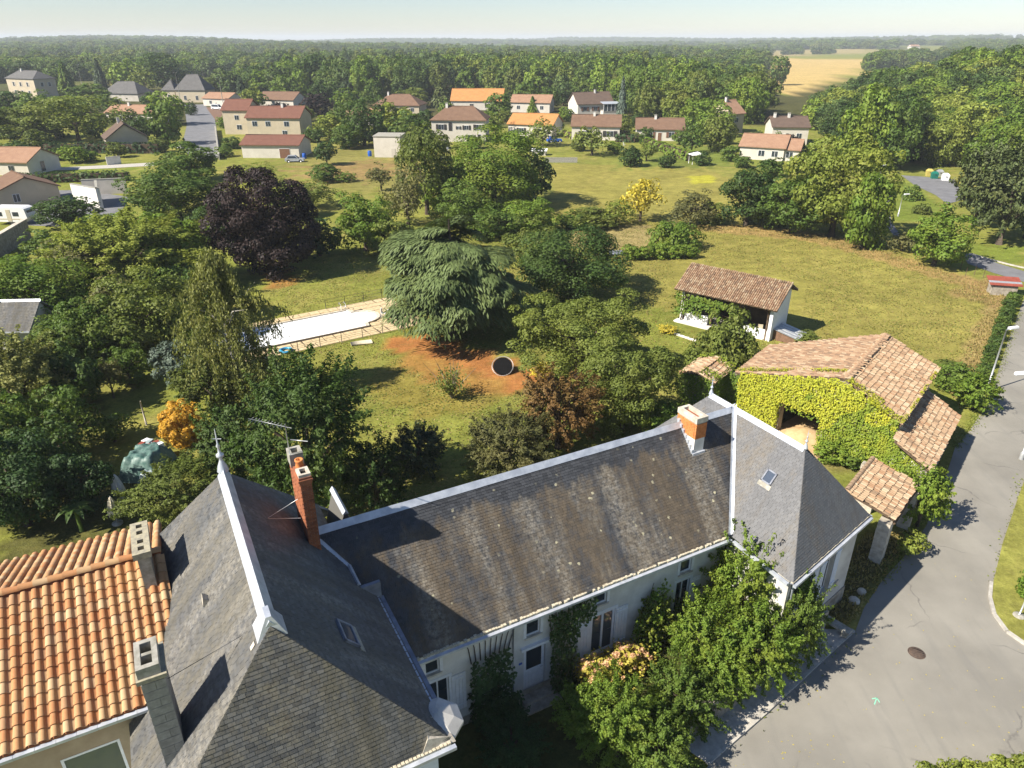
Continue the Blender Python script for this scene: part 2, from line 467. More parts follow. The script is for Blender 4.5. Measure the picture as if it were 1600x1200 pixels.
# foliage
leaf_mat('leaf_mid', (0.052, 0.090, 0.015), (0.12, 0.13, 0.018), 0.45)
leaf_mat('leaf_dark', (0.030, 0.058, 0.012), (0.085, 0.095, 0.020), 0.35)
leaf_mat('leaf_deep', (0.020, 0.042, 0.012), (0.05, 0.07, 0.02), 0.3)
leaf_mat('leaf_bright', (0.075, 0.125, 0.016), (0.17, 0.17, 0.02), 0.45)
leaf_mat('leaf_lime', (0.105, 0.135, 0.022), (0.19, 0.18, 0.03), 0.5)
leaf_mat('leaf_olive', (0.070, 0.094, 0.018), (0.135, 0.135, 0.024), 0.5)
leaf_mat('leaf_dull', (0.082, 0.085, 0.030), (0.14, 0.12, 0.04), 0.5)
leaf_mat('leaf_yellow', (0.30, 0.25, 0.03), (0.42, 0.34, 0.05), 0.5)
leaf_mat('leaf_orange', (0.36, 0.20, 0.022), (0.42, 0.28, 0.04), 0.5)
leaf_mat('leaf_russet', (0.115, 0.062, 0.022), (0.12, 0.10, 0.025), 0.7)
leaf_mat('leaf_copper', (0.018, 0.011, 0.010), (0.035, 0.018, 0.014), 0.5, 0.1)
leaf_mat('leaf_cedar', (0.058, 0.082, 0.028), (0.095, 0.110, 0.032), 0.5, 0.12)
leaf_mat('leaf_spruce', (0.030, 0.048, 0.022), (0.06, 0.075, 0.03), 0.4, 0.1)
leaf_mat('leaf_blue', (0.060, 0.082, 0.058), (0.09, 0.11, 0.09), 0.4, 0.1)
leaf_mat('leaf_pine', (0.050, 0.068, 0.022), (0.095, 0.095, 0.03), 0.5, 0.12)
leaf_mat('leaf_birch', (0.115, 0.125, 0.036), (0.18, 0.165, 0.05), 0.5)
leaf_mat('leaf_creeper', (0.075, 0.125, 0.014), (0.22, 0.22, 0.020), 0.8)
leaf_mat('leaf_creeper_yellow', (0.17, 0.20, 0.018), (0.30, 0.27, 0.024), 0.9)
leaf_mat('leaf_hydrangea', (0.22, 0.20, 0.035), (0.40, 0.33, 0.06), 0.6)
leaf_mat('bloom', (0.52, 0.33, 0.21), (0.48, 0.40, 0.20), 0.6, 0.2)
leaf_mat('leaf_far', (0.046, 0.076, 0.018), (0.10, 0.11, 0.022), 0.5, 0.15)
leaf_mat('grass_dry', (0.20, 0.15, 0.055), (0.14, 0.14, 0.04), 0.6)
leaf_mat('grass_green', (0.10, 0.13, 0.025), (0.17, 0.15, 0.03), 0.5)
# ================================================================ the ground
def vnoise(x, y, s, seed=0):
    "cheap smooth value noise in -1..1"
    rs = np.random.RandomState(seed)
    o = np.zeros_like(x)
    for k in range(5):
        a = rs.rand() * 6.28; f = (0.6 + rs.rand() * 1.3) / s
        o += np.sin((x * math.cos(a) + y * math.sin(a)) * f * 2 * math.pi + rs.rand() * 6.28)
    return o / 3.2

def in_poly(x, y, poly):
    c = np.zeros(x.shape, bool); n = len(poly); j = n - 1
    for i in range(n):
        xi, yi = poly[i][0], poly[i][1]; xj, yj = poly[j][0], poly[j][1]
        hit = ((yi > y) != (yj > y)) & (x < (xj - xi) * (y - yi) / (yj - yi + 1e-9) + xi)
        c ^= hit; j = i
    return c

def pxpoly(*pts): return [P(a, b) for a, b in pts]

def axis(a, b, step, far, grow=1.13):
    v = list(np.arange(a, b + 0.01, step)); s = step
    while v[-1] < far: s *= grow; v.append(v[-1] + s)
    s = step; lo = []; q = a
    while q > -far: s *= grow; q -= s; lo.append(q)
    return np.array(lo[::-1] + v)

xs = axis(-105, 110, 1.0, 9000); ys_ = axis(-15, 185, 1.0, 12000)
ys_ = ys_[ys_ > -400]
GX, GY = np.meshgrid(xs, ys_)
GZ = ground_z(GX, GY)
rr = np.hypot(GX, GY)
col = np.zeros(GX.shape + (4,)); col[..., 3] = 1
w1 = vnoise(GX, GY, 23, 1); w2 = vnoise(GX, GY, 7, 2); w3 = vnoise(GX, GY, 90, 3); w4 = vnoise(GX, GY, 3.3, 8)
lawn = np.array((0.165, 0.170, 0.035)); green = np.array((0.115, 0.145, 0.024)); dry = np.array((0.31, 0.235, 0.085)); needle = np.array((0.33, 0.135, 0.045))
def put(mask, c):
    mask = np.clip(mask, 0, 1)[..., None]
    col[..., :3] = col[..., :3] * (1 - mask) + np.asarray(c) * mask
lawn, green, dry, needle = lawn * 1.2, green * 1.2, dry * 1.15, needle * 1.0
put(np.ones(GX.shape), lawn)
put(sstep(0.5 + 0.35 * w1 + 0.45 * w2), green * 0.5 + lawn * 0.5)
put(0.6 * sstep(0.15 + 0.5 * w2 + 0.4 * w4 - 0.3 * w1), dry * 0.6 + lawn * 0.4)
def soft(poly, amp=1.0):
    return in_poly(GX + amp * w2 + 0.5 * amp * w4, GY + amp * w4, poly).astype(float)
# the meadow beyond the garden: drier, with mown and trodden bands
mead = soft(pxpoly((860, 255), (1100, 262), (1390, 380), (1540, 440), (1575, 470), (1535, 590), (1250, 520), (980, 470), (960, 395), (1090, 360), (860, 345)), 0.5)
put(mead * 0.8, np.array((0.255, 0.222, 0.056)))
put(mead * 0.55 * sstep(0.35 * w1 + 0.5 * w2 + 0.1), np.array((0.20, 0.18, 0.042)))
put(mead * 0.5 * sstep(0.4 * w4 + 0.5 * w2 - 0.15), np.array((0.30, 0.245, 0.075)))
for poly, c, k in [
    (pxpoly((1090, 352), (1200, 352), (1320, 372), (1480, 425), (1545, 440), (1540, 460), (1400, 415), (1250, 374), (1100, 362)), (0.34, 0.22, 0.09), 0.8),
    (pxpoly((1575, 470), (1565, 520), (1535, 580), (1510, 600), (1480, 600), (1530, 500), (1545, 460)), (0.33, 0.23, 0.10), 0.75),
    (pxpoly((1480, 455), (1560, 430), (1580, 470), (1540, 480)), (0.32, 0.20, 0.09), 0.6),
    (pxpoly((905, 355), (1010, 352), (1040, 385), (960, 392), (880, 385)), (0.29, 0.22, 0.10), 0.8),
    (pxpoly((1070, 275), (1110, 274), (1122, 284), (1085, 288)), (0.34, 0.32, 0.035), 0.9),
    (pxpoly((590, 530), (665, 522), (745, 545), (810, 565), (850, 595), (780, 622), (690, 606), (630, 565)), needle, 0.95),
    (pxpoly((560, 600), (640, 545), (800, 600), (760, 640), (640, 650)), needle * 0.4 + lawn * 0.6, 0.55),
    (pxpoly((400, 420), (430, 415), (470, 440), (430, 455)), needle, 0.7),
    (pxpoly((850, 580), (870, 575), (880, 600), (860, 610)), needle, 0.7),
    (pxpoly((440, 225), (700, 225), (700, 300), (440, 300)), (0.22, 0.185, 0.06), 0.6),
    (pxpoly((450, 262), (600, 250), (650, 275), (500, 285)), (0.30, 0.17, 0.085), 0.55),
    (pxpoly((1000, 225), (1130, 225), (1170, 262), (980, 262)), (0.12, 0.16, 0.03), 0.7),
    (pxpoly((1395, 282), (1425, 285), (1470, 325), (1440, 345), (1400, 345)), (0.14, 0.185, 0.03), 0.8),
    (pxpoly((1480, 380), (1600, 385), (1600, 415), (1530, 400)), (0.15, 0.19, 0.03), 0.8),
    (pxpoly((75, 262), (200, 258), (200, 282), (60, 285)), (0.15, 0.20, 0.03), 0.8),
    (pxpoly((1110, 640), (1250, 620), (1345, 700), (1330, 745), (1200, 720)), (0.20, 0.165, 0.06), 0.8),
    (pxpoly((1340, 830), (1430, 830), (1385, 900), (1325, 985), (1280, 975)), (0.085, 0.07, 0.03), 0.85),
    (pxpoly((1195, 90), (1385, 95), (1380, 105), (1300, 128), (1250, 145), (1225, 150), (1195, 120)), (0.47, 0.34, 0.13), 1.0)]:
    put(soft(poly, 0.4 if poly[0].y < 150 else 6.0) * k, c)
# shaded, weedy soil under the thickets on the left, and the woodland floor
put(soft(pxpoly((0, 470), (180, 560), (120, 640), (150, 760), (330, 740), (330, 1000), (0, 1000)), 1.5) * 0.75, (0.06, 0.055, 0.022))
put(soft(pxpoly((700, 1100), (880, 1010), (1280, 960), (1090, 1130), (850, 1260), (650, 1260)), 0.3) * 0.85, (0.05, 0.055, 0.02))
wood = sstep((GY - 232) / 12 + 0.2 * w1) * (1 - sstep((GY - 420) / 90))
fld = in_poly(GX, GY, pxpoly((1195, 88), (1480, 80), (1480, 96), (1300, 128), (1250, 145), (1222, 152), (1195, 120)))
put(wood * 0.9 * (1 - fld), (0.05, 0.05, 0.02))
# far country: woods and patches of field
cell = np.sin(GX / 170 + 2 * np.sin(GY / 300)) * np.cos(GY / 240 + np.sin(GX / 210))
far = sstep((rr - 470) / 150) * (1 - fld)
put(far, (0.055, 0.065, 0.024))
put(far * (cell > 0.24), (0.30, 0.24, 0.10))
put(far * (cell < -0.47), (0.13, 0.15, 0.05))
ny, nx = GX.shape
idx = np.arange(nx * ny).reshape(ny, nx)
quads = np.stack([idx[:-1, :-1], idx[:-1, 1:], idx[1:, 1:], idx[1:, :-1]], -1).reshape(-1, 4)

m = NT('ground', 1.0, 0.05)
va = m.n('ShaderNodeVertexColor'); va.layer_name = 'Col'
k1 = m.ramp(m.noise(0.55, 6, 0.72), [(0.28, 0.62), (0.72, 1.34)])
k2 = m.ramp(m.noise(3.6, 5, 0.8), [(0.25, 0.58), (0.75, 1.36)])
k3 = m.ramp(m.noise(0.09, 3, 0.6), [(0.3, 0.86), (0.7, 1.16)])
c = m.mix(1.0, m.mix(1.0, m.mix(1.0, va.outputs[0], k1, 'MULTIPLY'), k2, 'MULTIPLY'), k3, 'MULTIPLY')
dr = m.ramp(m.noise(0.9, 5, 0.75, m.coord('Object', (1, 1.0, 1), (0, 0, 0.6))), [(0.52, 0.0), (0.75, 1.0)])
c = m.mix(m.math('MULTIPLY', dr, 0.26), c, (0.32, 0.265, 0.085))
gr = m.ramp(m.noise(0.35, 5, 0.75, m.coord('Object', (1, 1.0, 1), (0, 0, 2.1))), [(0.56, 0.0), (0.72, 1.0)])
c = m.mix(m.math('MULTIPLY', gr, 0.30), c, (0.115, 0.145, 0.024))
m.color(c); m.bump(m.noise(5, 4, 0.75), 0.55, 0.15)
MAT['ground'] = m.m
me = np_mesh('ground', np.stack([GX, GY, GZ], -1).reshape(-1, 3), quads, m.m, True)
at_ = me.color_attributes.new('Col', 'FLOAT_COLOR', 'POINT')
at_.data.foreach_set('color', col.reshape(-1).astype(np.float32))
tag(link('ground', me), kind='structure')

# ---------------------------------------------------------------- roads, paths, kerbs
def sheet(name, pts, mat, z=0.02, kind='structure'):
    mb = MB(); mb.face([(p[0], p[1], float(ground_z(p[0], p[1])) + z) for p in pts])
    o = mb.build(name, MAT[mat], kind=kind)
    bm_fix(o)
    return o
import bmesh
def bm_fix(o):
    "triangulate a large outline and turn its faces upwards"
    bm = bmesh.new(); bm.from_mesh(o.data)
    bmesh.ops.triangulate(bm, faces=bm.faces[:])
    bmesh.ops.recalc_face_normals(bm, faces=bm.faces[:])
    if sum(f.normal.z for f in bm.faces) < 0: bmesh.ops.reverse_faces(bm, faces=bm.faces[:])
    bm.to_mesh(o.data); bm.free()

KERB = [P(1107, 1197), P(1197, 1118), P(1290, 1030), P(1336, 988)]
road_left = [P(900, 1420)] + KERB + [P(1350, 950), P(1378, 908), P(1420, 862), P(1447, 822), P(1470, 770), P(1492, 700), P(1516, 672), P(1536, 640), P(1556, 590), P(1576, 530), P(1592, 488), P(1604, 458)]
road = sheet('road', road_left + [Vector((62, 82, 0)), Vector((56, 66, 0)), Vector((46, 46, 0)), Vector((60, 20, 0)), Vector((60, -6, 0)), Vector((-2, -6, 0))], 'asphalt', 0.025)

def ribbon(name, line, width, mat, z0, z1, parent=None, side=1):
    "a kerb: an upright band along a line"
    mb = MB()
    pts = [Vector((p[0], p[1], 0)) for p in line]
    off = []
    for i in range(len(pts)):
        d = (pts[min(i + 1, len(pts) - 1)] - pts[max(i - 1, 0)]).normalized()
        off.append(Vector((-d.y, d.x, 0)) * width * side)
    for i in range(len(pts) - 1):
        a, b, c_, d_ = pts[i], pts[i + 1], pts[i + 1] + off[i + 1], pts[i] + off[i]
        q = [a, b, c_, d_] if side > 0 else [d_, c_, b, a]
        mb.hexa([Vector((p.x, p.y, z0)) for p in q], [Vector((p.x, p.y, z1)) for p in q])
    o = mb.build(name, MAT[mat], parent, None)
    if parent is None: o['kind'] = 'structure'
    return o

# pavement below the garden wall, its kerb laid in single stones
WALL_LINE = [P(1060, 1165), P(1132, 1118), P(1197, 1068), P(1288, 985)]
pave = sheet('pavement', KERB + [WALL_LINE[3], WALL_LINE[2], WALL_LINE[1], WALL_LINE[0]], 'kerb', 0.10)
def stones_along(line, parent, length, width, z0, z1, mat, name, side=1, gap=0.015):
    tot = 0; pts = [Vector((p[0], p[1], 0)) for p in line]
    for i in range(len(pts) - 1):
        d = pts[i + 1] - pts[i]; Ld = d.length; d.normalize(); nrm = Vector((-d.y, d.x, 0)) * side
        k = max(1, int(round(Ld / length)))
        for j in range(k):
            a = pts[i] + d * (Ld * j / k + gap); b = pts[i] + d * (Ld * (j + 1) / k - gap)
            zz = z1 + random.uniform(-0.008, 0.008)
            q = [a, b, b + nrm * width, a + nrm * width]
            if side < 0: q = q[::-1]
            MB().hexa([Vector((p.x, p.y, z0)) for p in q], [Vector((p.x, p.y, zz)) for p in q]).build(name, MAT[mat], parent)
stones_along(KERB, pave, 0.9, 0.16, 0.0, 0.125, 'kerb', 'kerb_stone', 1)

VERGE = [P(1606, 735), P(1588, 785), P(1566, 850), P(1551, 912), P(1549, 935), P(1556, 962), P(1575, 988), P(1604, 1008)]
verge = sheet('verge', VERGE + [Vector((34, 25.5, 0)), Vector((44, 36, 0))], 'ground', 0.10)
cl = verge.data.color_attributes.new('Col', 'FLOAT_COLOR', 'POINT')
cl.data.foreach_set('color', np.tile(np.array((0.24, 0.235, 0.055, 1), np.float32), len(verge.data.vertices)))
stones_along(VERGE[3:], verge, 0.8, 0.16, 0.0, 0.13, 'kerb', 'kerb_stone', -1)

near_lawn = sheet('lawn', [P(1395, 1222), P(1460, 1206), P(1560, 1190), P(1700, 1165), Vector((40, 12, 0)), Vector((40, -6, 0)), Vector((6, -6, 0)), Vector((9.5, 9, 0))], 'ground', 0.11)
cl = near_lawn.data.color_attributes.new('Col', 'FLOAT_COLOR', 'POINT')
cl.data.foreach_set('color', np.tile(np.array((0.17, 0.19, 0.04, 1), np.float32), len(near_lawn.data.vertices)))
sheet('lane', [G(*q) for q in [(1503, 395), (1520, 396), (1560, 412), (1600, 424), (1650, 436), (1650, 452), (1600, 441), (1550, 426), (1512, 412)]], 'asphalt_grey', 0.03)
ln = [G(1518, 398), G(1545, 406), G(1575, 414), G(1606, 421)]
ribbon('lane_kerb', ln, 0.25, 'kerb', 0.0, 0.13)
sheet('car_park', [G(*q) for q in [(1408, 274), (1440, 276), (1493, 281), (1505, 312), (1480, 319), (1462, 305), (1428, 289)]], 'asphalt_grey', 0.03)
sheet('footpath', [G(*q) for q in [(1385, 300), (1392, 302), (1388, 330), (1396, 352), (1410, 372), (1396, 368), (1384, 350), (1380, 325)]], 'asphalt_grey', 0.03)
sheet('street', [G(*q) for q in [(288, 164), (318, 163), (334, 176), (338, 200), (346, 246), (298, 250), (285, 225), (292, 195)]], 'asphalt_grey', 0.03)
sheet('street_entrance', [G(*q) for q in [(322, 168), (350, 166), (372, 188), (340, 192)]], 'rust', 0.04)
sheet('yard', [G(*q) for q in [(20, 300), (60, 298), (130, 297), (202, 308), (186, 338), (120, 356), (40, 352), (0, 345), (-40, 330)]], 'asphalt_grey', 0.03)
sheet('driveway', [G(*q) for q in [(70, 263), (170, 258), (240, 254), (240, 259), (170, 263), (75, 267)]], 'kerb', 0.03)
for i, (a, b) in enumerate([((38, 314), (68, 300)), ((80, 342), (110, 325)), ((60, 325), (105, 323))]):
    pa, pb = G(*a), G(*b); d = (pb - pa).normalized(); nn = Vector((-d.y, d.x, 0)) * 0.12
    sheet('parking_line', [pa - nn, pb - nn, pb + nn, pa + nn], 'white_paint', 0.04)

# manhole cover and the sprayed arrow in the road
mh = thing('manhole_cover', P(1432, 1021), 'round rusty manhole cover set in the grey road', 'manhole cover')
c0 = P(1432, 1021)
MB().lathe(c0, [(0.37, 0.0), (0.37, 0.034), (0.33, 0.036), (0.33, 0.030)], 24).build('frame', MAT['iron_lid'], mh)
mb = MB().lathe(c0, [(0.325, 0.0), (0.325, 0.038), (0.0, 0.038)], 24)
for k in range(-3, 4):
    w = math.sqrt(max(0.0, 0.30 ** 2 - (k * 0.09) ** 2))
    mb.box(frame(20, c0.x, c0.y), -w, w, k * 0.09 - 0.018, k * 0.09 + 0.018, 0.037, 0.045)
mb.build('lid', MAT['iron_lid'], mh)
simple('green_paint', (0.25, 0.62, 0.42), (0.22, 0.55, 0.38), 8.0, 0.8)
a0 = P(1368, 1096)
fr = frame(52, a0.x, a0.y)
mb = MB()
for u0, n0, u1, n1 in [(-0.22, 0, 0.2, 0), (0.2, 0, 0.02, 0.15), (0.2, 0, 0.02, -0.15)]:
    d = Vector((u1 - u0, n1 - n0, 0)); d.normalize(); nn = Vector((-d.y, d.x, 0)) * 0.022
    mb.face([fr(u0 - nn.x, n0 - nn.y, 0.031), fr(u1 - nn.x, n1 - nn.y, 0.031), fr(u1 + nn.x, n1 + nn.y, 0.031), fr(u0 + nn.x, n0 + nn.y, 0.031)])
tag(mb.build('painted_arrow', MAT['green_paint'], loc=a0), 'small pale green arrow sprayed on the road', 'road marking')
# fallen leaves lying about on the asphalt
rs = random.Random(4)
mb = MB()
for _ in range(170):
    u, v = rs.uniform(1120, 1600), rs.uniform(880, 1200)
    q = P(u, v)
    if not in_poly(np.array([q.x]), np.array([q.y]), [P(1130, 1200), P(1345, 995), P(1470, 860), P(1530, 900), P(1545, 980), P(1600, 1020), P(1600, 1200)])[0]: continue
    s = rs.uniform(0.015, 0.045); a = rs.uniform(0, 6.28); fr = frame(math.degrees(a), q.x, q.y)
    mb.face([fr(-s, 0, 0.034), fr(0, -s * 0.6, 0.045), fr(s, 0, 0.036), fr(0, s * 0.6, 0.045)])
tag(mb.build('fallen_leaves', MAT['leaf_yellow']), 'small yellow leaves scattered over the asphalt', 'leaves', kind='stuff')
# ================================================================ roofs, walls, windows
def clip(poly, a, b):
    "keep the part of a 2-D polygon to the left of the line a-b"
    out = []
    for i in range(len(poly)):
        p, q = poly[i], poly[(i + 1) % len(poly)]
        dp = (b[0] - a[0]) * (p[1] - a[1]) - (b[1] - a[1]) * (p[0] - a[0])
        dq = (b[0] - a[0]) * (q[1] - a[1]) - (b[1] - a[1]) * (q[0] - a[0])
        if dp >= 0: out.append(p)
        if (dp > 0 and dq < 0) or (dp < 0 and dq > 0):
            t = dp / (dp - dq); out.append((p[0] + t * (q[0] - p[0]), p[1] + t * (q[1] - p[1])))
    return out

class Plane:
    def __init__(s, poly):
        s.poly = [Vector(p) for p in poly]
        s.o = s.poly[0]; s.e = (s.poly[1] - s.o).normalized()
        s.n = (s.poly[1] - s.o).cross(s.poly[2] - s.poly[1]).normalized()
        if s.n.z < 0: s.n = -s.n
        s.up = s.n.cross(s.e)
        s.flat = [((p - s.o).dot(s.e), (p - s.o).dot(s.up)) for p in s.poly]
        ar = sum(a[0] * b[1] - a[1] * b[0] for a, b in zip(s.flat, s.flat[1:] + s.flat[:1]))
        if ar < 0: s.flat = s.flat[::-1]
    def at(s, x, v, h=0.0): return s.o + s.e * x + s.up * v + s.n * h
    def has(s, x, v):
        return all((b[0] - a[0]) * (v - a[1]) - (b[1] - a[1]) * (x - a[0]) >= 0 for a, b in zip(s.flat, s.flat[1:] + s.flat[:1]))
    def cut(s, poly):
        for a, b in zip(s.flat, s.flat[1:] + s.flat[:1]):
            poly = clip(poly, a, b)
            if len(poly) < 3: return []
        return poly

def deck(parent, planes, mat, thick=0.10, name='roof_deck'):
    mb = MB()
    for pl in planes:
        lo = [p - pl.n * thick for p in pl.poly]; hi = [p - pl.n * 0.012 for p in pl.poly]; n = len(lo)
        mb.mesh(lo + hi, [tuple(range(n - 1, -1, -1)), tuple(range(n, 2 * n))] + [(i, (i + 1) % n, n + (i + 1) % n, n + i) for i in range(n)])
    return mb.build(name, MAT[mat], parent)

def slates(mb, pl, w=0.21, h=0.112, seed=1, singles=None, u_off=0.0, v_off=0.0):
    rs = random.Random(seed)
    x0 = min(p[0] for p in pl.flat); x1 = max(p[0] for p in pl.flat); v1 = max(p[1] for p in pl.flat); v0 = min(p[1] for p in pl.flat)
    r = 0; v = v0
    while v < v1:
        x = x0 - w * (0.5 if r % 2 else 0.0) - rs.uniform(0, 0.03)
        while x < x1:
            ww = w * rs.uniform(0.93, 1.07); sag = rs.uniform(-0.008, 0.008)
            q = [(x + 0.004, v + sag), (x + ww - 0.004, v + sag), (x + ww - 0.004, v + h + 0.03), (x + 0.004, v + h + 0.03)]
            cx, cv = x + ww / 2, v + h / 2
            x += ww
            k = rs.uniform(0.0, 0.006)
            c = pl.cut(q)
            if len(c) < 3: continue
            if singles is not None and len(c) == 4 and all(abs(a[0] - b[0]) + abs(a[1] - b[1]) < 1e-6 for a, b in zip(sorted(c), sorted(q))):
                singles.append((pl, cx, cv, k, ww)); continue
            hi = [pl.at(a, b, 0.018 + k - 0.016 * (b - v) / h) for a, b in c]
            lo = [pl.at(a, b, 0.002 - 0.010 * (b - v) / h) for a, b in c]
            n = len(c)
            uvs = [(a + u_off, b + v_off) for a, b in c]
            mb.mesh(hi + lo, [tuple(range(n))] + [(i, n + i, n + (i + 1) % n, (i + 1) % n) for i in range(n)],
                    uvs=[uvs] + [[uvs[i], uvs[i], uvs[(i + 1) % n], uvs[(i + 1) % n]] for i in range(n)])
        v += h; r += 1

def canal_tiles(mb, pl, w=0.20, h=0.36, seed=1, r=0.085, arc=4, jitter=0.012):
    rs = random.Random(seed)
    x0 = min(p[0] for p in pl.flat); x1 = max(p[0] for p in pl.flat); v0 = min(p[1] for p in pl.flat); v1 = max(p[1] for p in pl.flat)
    x = x0 + w / 2
    while x < x1:
        v = v0 - rs.uniform(0, h * 0.22)
        while v < v1:
            if pl.has(x, min(max(v + h / 2, v0 + 0.01), v1 - 0.01)):
                dx = rs.uniform(-jitter, jitter); dv = rs.uniform(-jitter, jitter); k = rs.uniform(0, 0.015)
                vs_ = []
                for vv, rad, lift in ((v + dv, r * 1.08, 0.035 + k), (v + h + 0.03, r * 0.9, 0.0)):
                    for j in range(arc + 1):
                        t = math.pi * j / arc
                        vs_.append(pl.at(x + dx - rad * 1.12 * math.cos(t), vv, lift + rad * math.sin(t)))
                m_ = arc + 1
                mb.mesh(vs_, [(j, m_ + j, m_ + j + 1, j + 1)[::-1] for j in range(arc)] + [tuple(range(m_))])
            v += h
        x += w

def wall(mb, fr, u0, u1, n0, depth, z0, z1, holes=()):
    "a wall of boxes with real openings; holes are (u0, u1, z0, z1)"
    us = sorted({u0, u1, *[h[0] for h in holes], *[h[1] for h in holes]})
    zs = sorted({z0, z1, *[h[2] for h in holes], *[h[3] for h in holes]})
    for a, b in zip(us, us[1:]):
        for c, d in zip(zs, zs[1:]):
            if not any(h[0] < (a + b) / 2 < h[1] and h[2] < (c + d) / 2 < h[3] for h in holes):
                mb.box(fr, a, b, n0, n0 + depth, c, d)

def window(parent, fr, u0, u1, n0, z0, z1, cols=2, rows=2, frame_mat='white_paint', recess=0.1, sill=True, name='window', pane='glass', surround=None, bar=0.05):
    "casement in an opening of a wall whose outer face is n0"
    n = n0 + recess; w = u1 - u0; b = bar
    mb = MB()
    for a, c, d, e in ((u0, u0 + b, z0, z1), (u1 - b, u1, z0, z1), (u0 + b, u1 - b, z0, z0 + b), (u0 + b, u1 - b, z1 - b, z1)):
        mb.box(fr, a, c, n - 0.03, n + 0.03, d, e)
    for k in range(1, cols):
        x = u0 + w * k / cols; mb.box(fr, x - b * 0.45, x + b * 0.45, n - 0.028, n + 0.028, z0 + b, z1 - b)
    o = mb.build(name, MAT[frame_mat], parent)
    for k in range(cols):
        for j in range(rows):
            a0 = u0 + w * k / cols + b * 0.6; a1 = u0 + w * (k + 1) / cols - b * 0.6
            c0_ = z0 + b + (z1 - z0 - 2 * b) * j / rows; c1_ = z0 + b + (z1 - z0 - 2 * b) * (j + 1) / rows
            MB().box(fr, a0, a1, n - 0.005, n + 0.008, c0_ + 0.012, c1_ - 0.012).build('pane', MAT[pane], o)
    if sill: MB().box(fr, u0 - 0.08, u1 + 0.08, n0 - 0.07, n0 + 0.05, z0 - 0.08, z0 + 0.004).build('sill', MAT['pale_stone'], o)
    if surround:
        t = 0.13; mb = MB()
        for a, c, d, e in ((u0 - t, u0, z0, z1), (u1, u1 + t, z0, z1), (u0 - t, u1 + t, z1, z1 + t)):
            mb.box(fr, a, c, n0 - 0.02, n0 + 0.03, d, e)
        mb.build('surround', MAT[surround], o)
    return o

def shutter(parent, fr, u0, u1, n0, z0, z1, mat='white_paint'):
    mb = MB(); k = 4
    for i in range(k):
        a = u0 + (u1 - u0) * i / k; b = u0 + (u1 - u0) * (i + 1) / k
        mb.box(fr, a + 0.006, b - 0.006, n0 - 0.05, n0 - 0.02, z0, z1)
    o = mb.build('shutter', MAT[mat], parent)
    for z in (z0 + 0.2, z1 - 0.25): MB().box(fr, u0 + 0.02, u1 - 0.02, n0 - 0.075, n0 - 0.05, z, z + 0.09).build('batten', MAT[mat], o)
    return o

def roofline(parent, pts, w, mat, name, h=0.05, drop=0.0):
    "folded metal cap along a ridge, hip or valley"
    mb = MB()
    for a, b in zip(pts, pts[1:]):
        a, b = Vector(a), Vector(b); d = (b - a).normalized(); s = d.cross(Vector((0, 0, 1))).normalized()
        k = max(1, int((b - a).length / 1.6))
        for i in range(k):
            p, q = a.lerp(b, i / k), a.lerp(b, (i + 1) / k) + d * 0.03
            lift = 0.006 * (i % 2)
            L_, R_ = -s * w, s * w; up = Vector((0, 0, h + lift)); dn = Vector((0, 0, drop + lift))
            mb.mesh([p + L_ - dn, p + up, p + R_ - dn, q + L_ - dn, q + up, q + R_ - dn], [(0, 1, 4, 3), (1, 2, 5, 4), (0, 2, 1), (3, 4, 5)])
    return mb.build(name, MAT[mat], parent)

def finial(parent, p, k=1.0, mat='zinc'):
    mb = MB().lathe(p, [(0.20 * k, -0.05), (0.16 * k, 0.12 * k), (0.07 * k, 0.34 * k), (0.05 * k, 0.45 * k), (0.13 * k, 0.52 * k), (0.13 * k, 0.60 * k), (0.05 * k, 0.66 * k), (0.035 * k, 0.85 * k), (0.075 * k, 0.92 * k), (0.03 * k, 1.0 * k), (0.012 * k, 1.55 * k), (0.0, 1.6 * k)], 10)
    mb.tube([Vector(p) + Vector((-0.16 * k, 0, 1.2 * k)), Vector(p) + Vector((0.16 * k, 0, 1.2 * k))], 0.012 * k, 5)
    return mb.build('finial', MAT[mat], parent)

def roof_window(parent, pl, x, v, w, h, name='roof_window'):
    mb = MB()
    for a, b, c, d in ((x, x + 0.07, v, v + h), (x + w - 0.07, x + w, v, v + h), (x, x + w, v, v + 0.07), (x, x + w, v + h - 0.07, v + h)):
        mb.hexa([pl.at(a, c, 0.0), pl.at(b, c, 0.0), pl.at(b, d, 0.0), pl.at(a, d, 0.0)], [pl.at(a, c, 0.09), pl.at(b, c, 0.09), pl.at(b, d, 0.09), pl.at(a, d, 0.09)])
    o = mb.build(name, MAT['zinc_dark'], parent)
    mb = MB(); mb.hexa([pl.at(x + .05, v + .05, 0.02), pl.at(x + w - .05, v + .05, 0.02), pl.at(x + w - .05, v + h - .05, 0.02), pl.at(x + .05, v + h - .05, 0.02)],
                       [pl.at(x + .05, v + .05, 0.06), pl.at(x + w - .05, v + .05, 0.06), pl.at(x + w - .05, v + h - .05, 0.06), pl.at(x + .05, v + h - .05, 0.06)])
    mb.build('pane', MAT['sky_glass'], o)
    mb = MB(); mb.hexa([pl.at(x - .08, v - .22, 0.0), pl.at(x + w + .08, v - .22, 0.0), pl.at(x + w + .08, v, 0.0), pl.at(x - .08, v, 0.0)],
                       [pl.at(x - .08, v - .22, 0.03), pl.at(x + w + .08, v - .22, 0.03), pl.at(x + w + .08, v, 0.045), pl.at(x - .08, v, 0.045)])
    mb.build('flashing', MAT['concrete'], o)
    return o

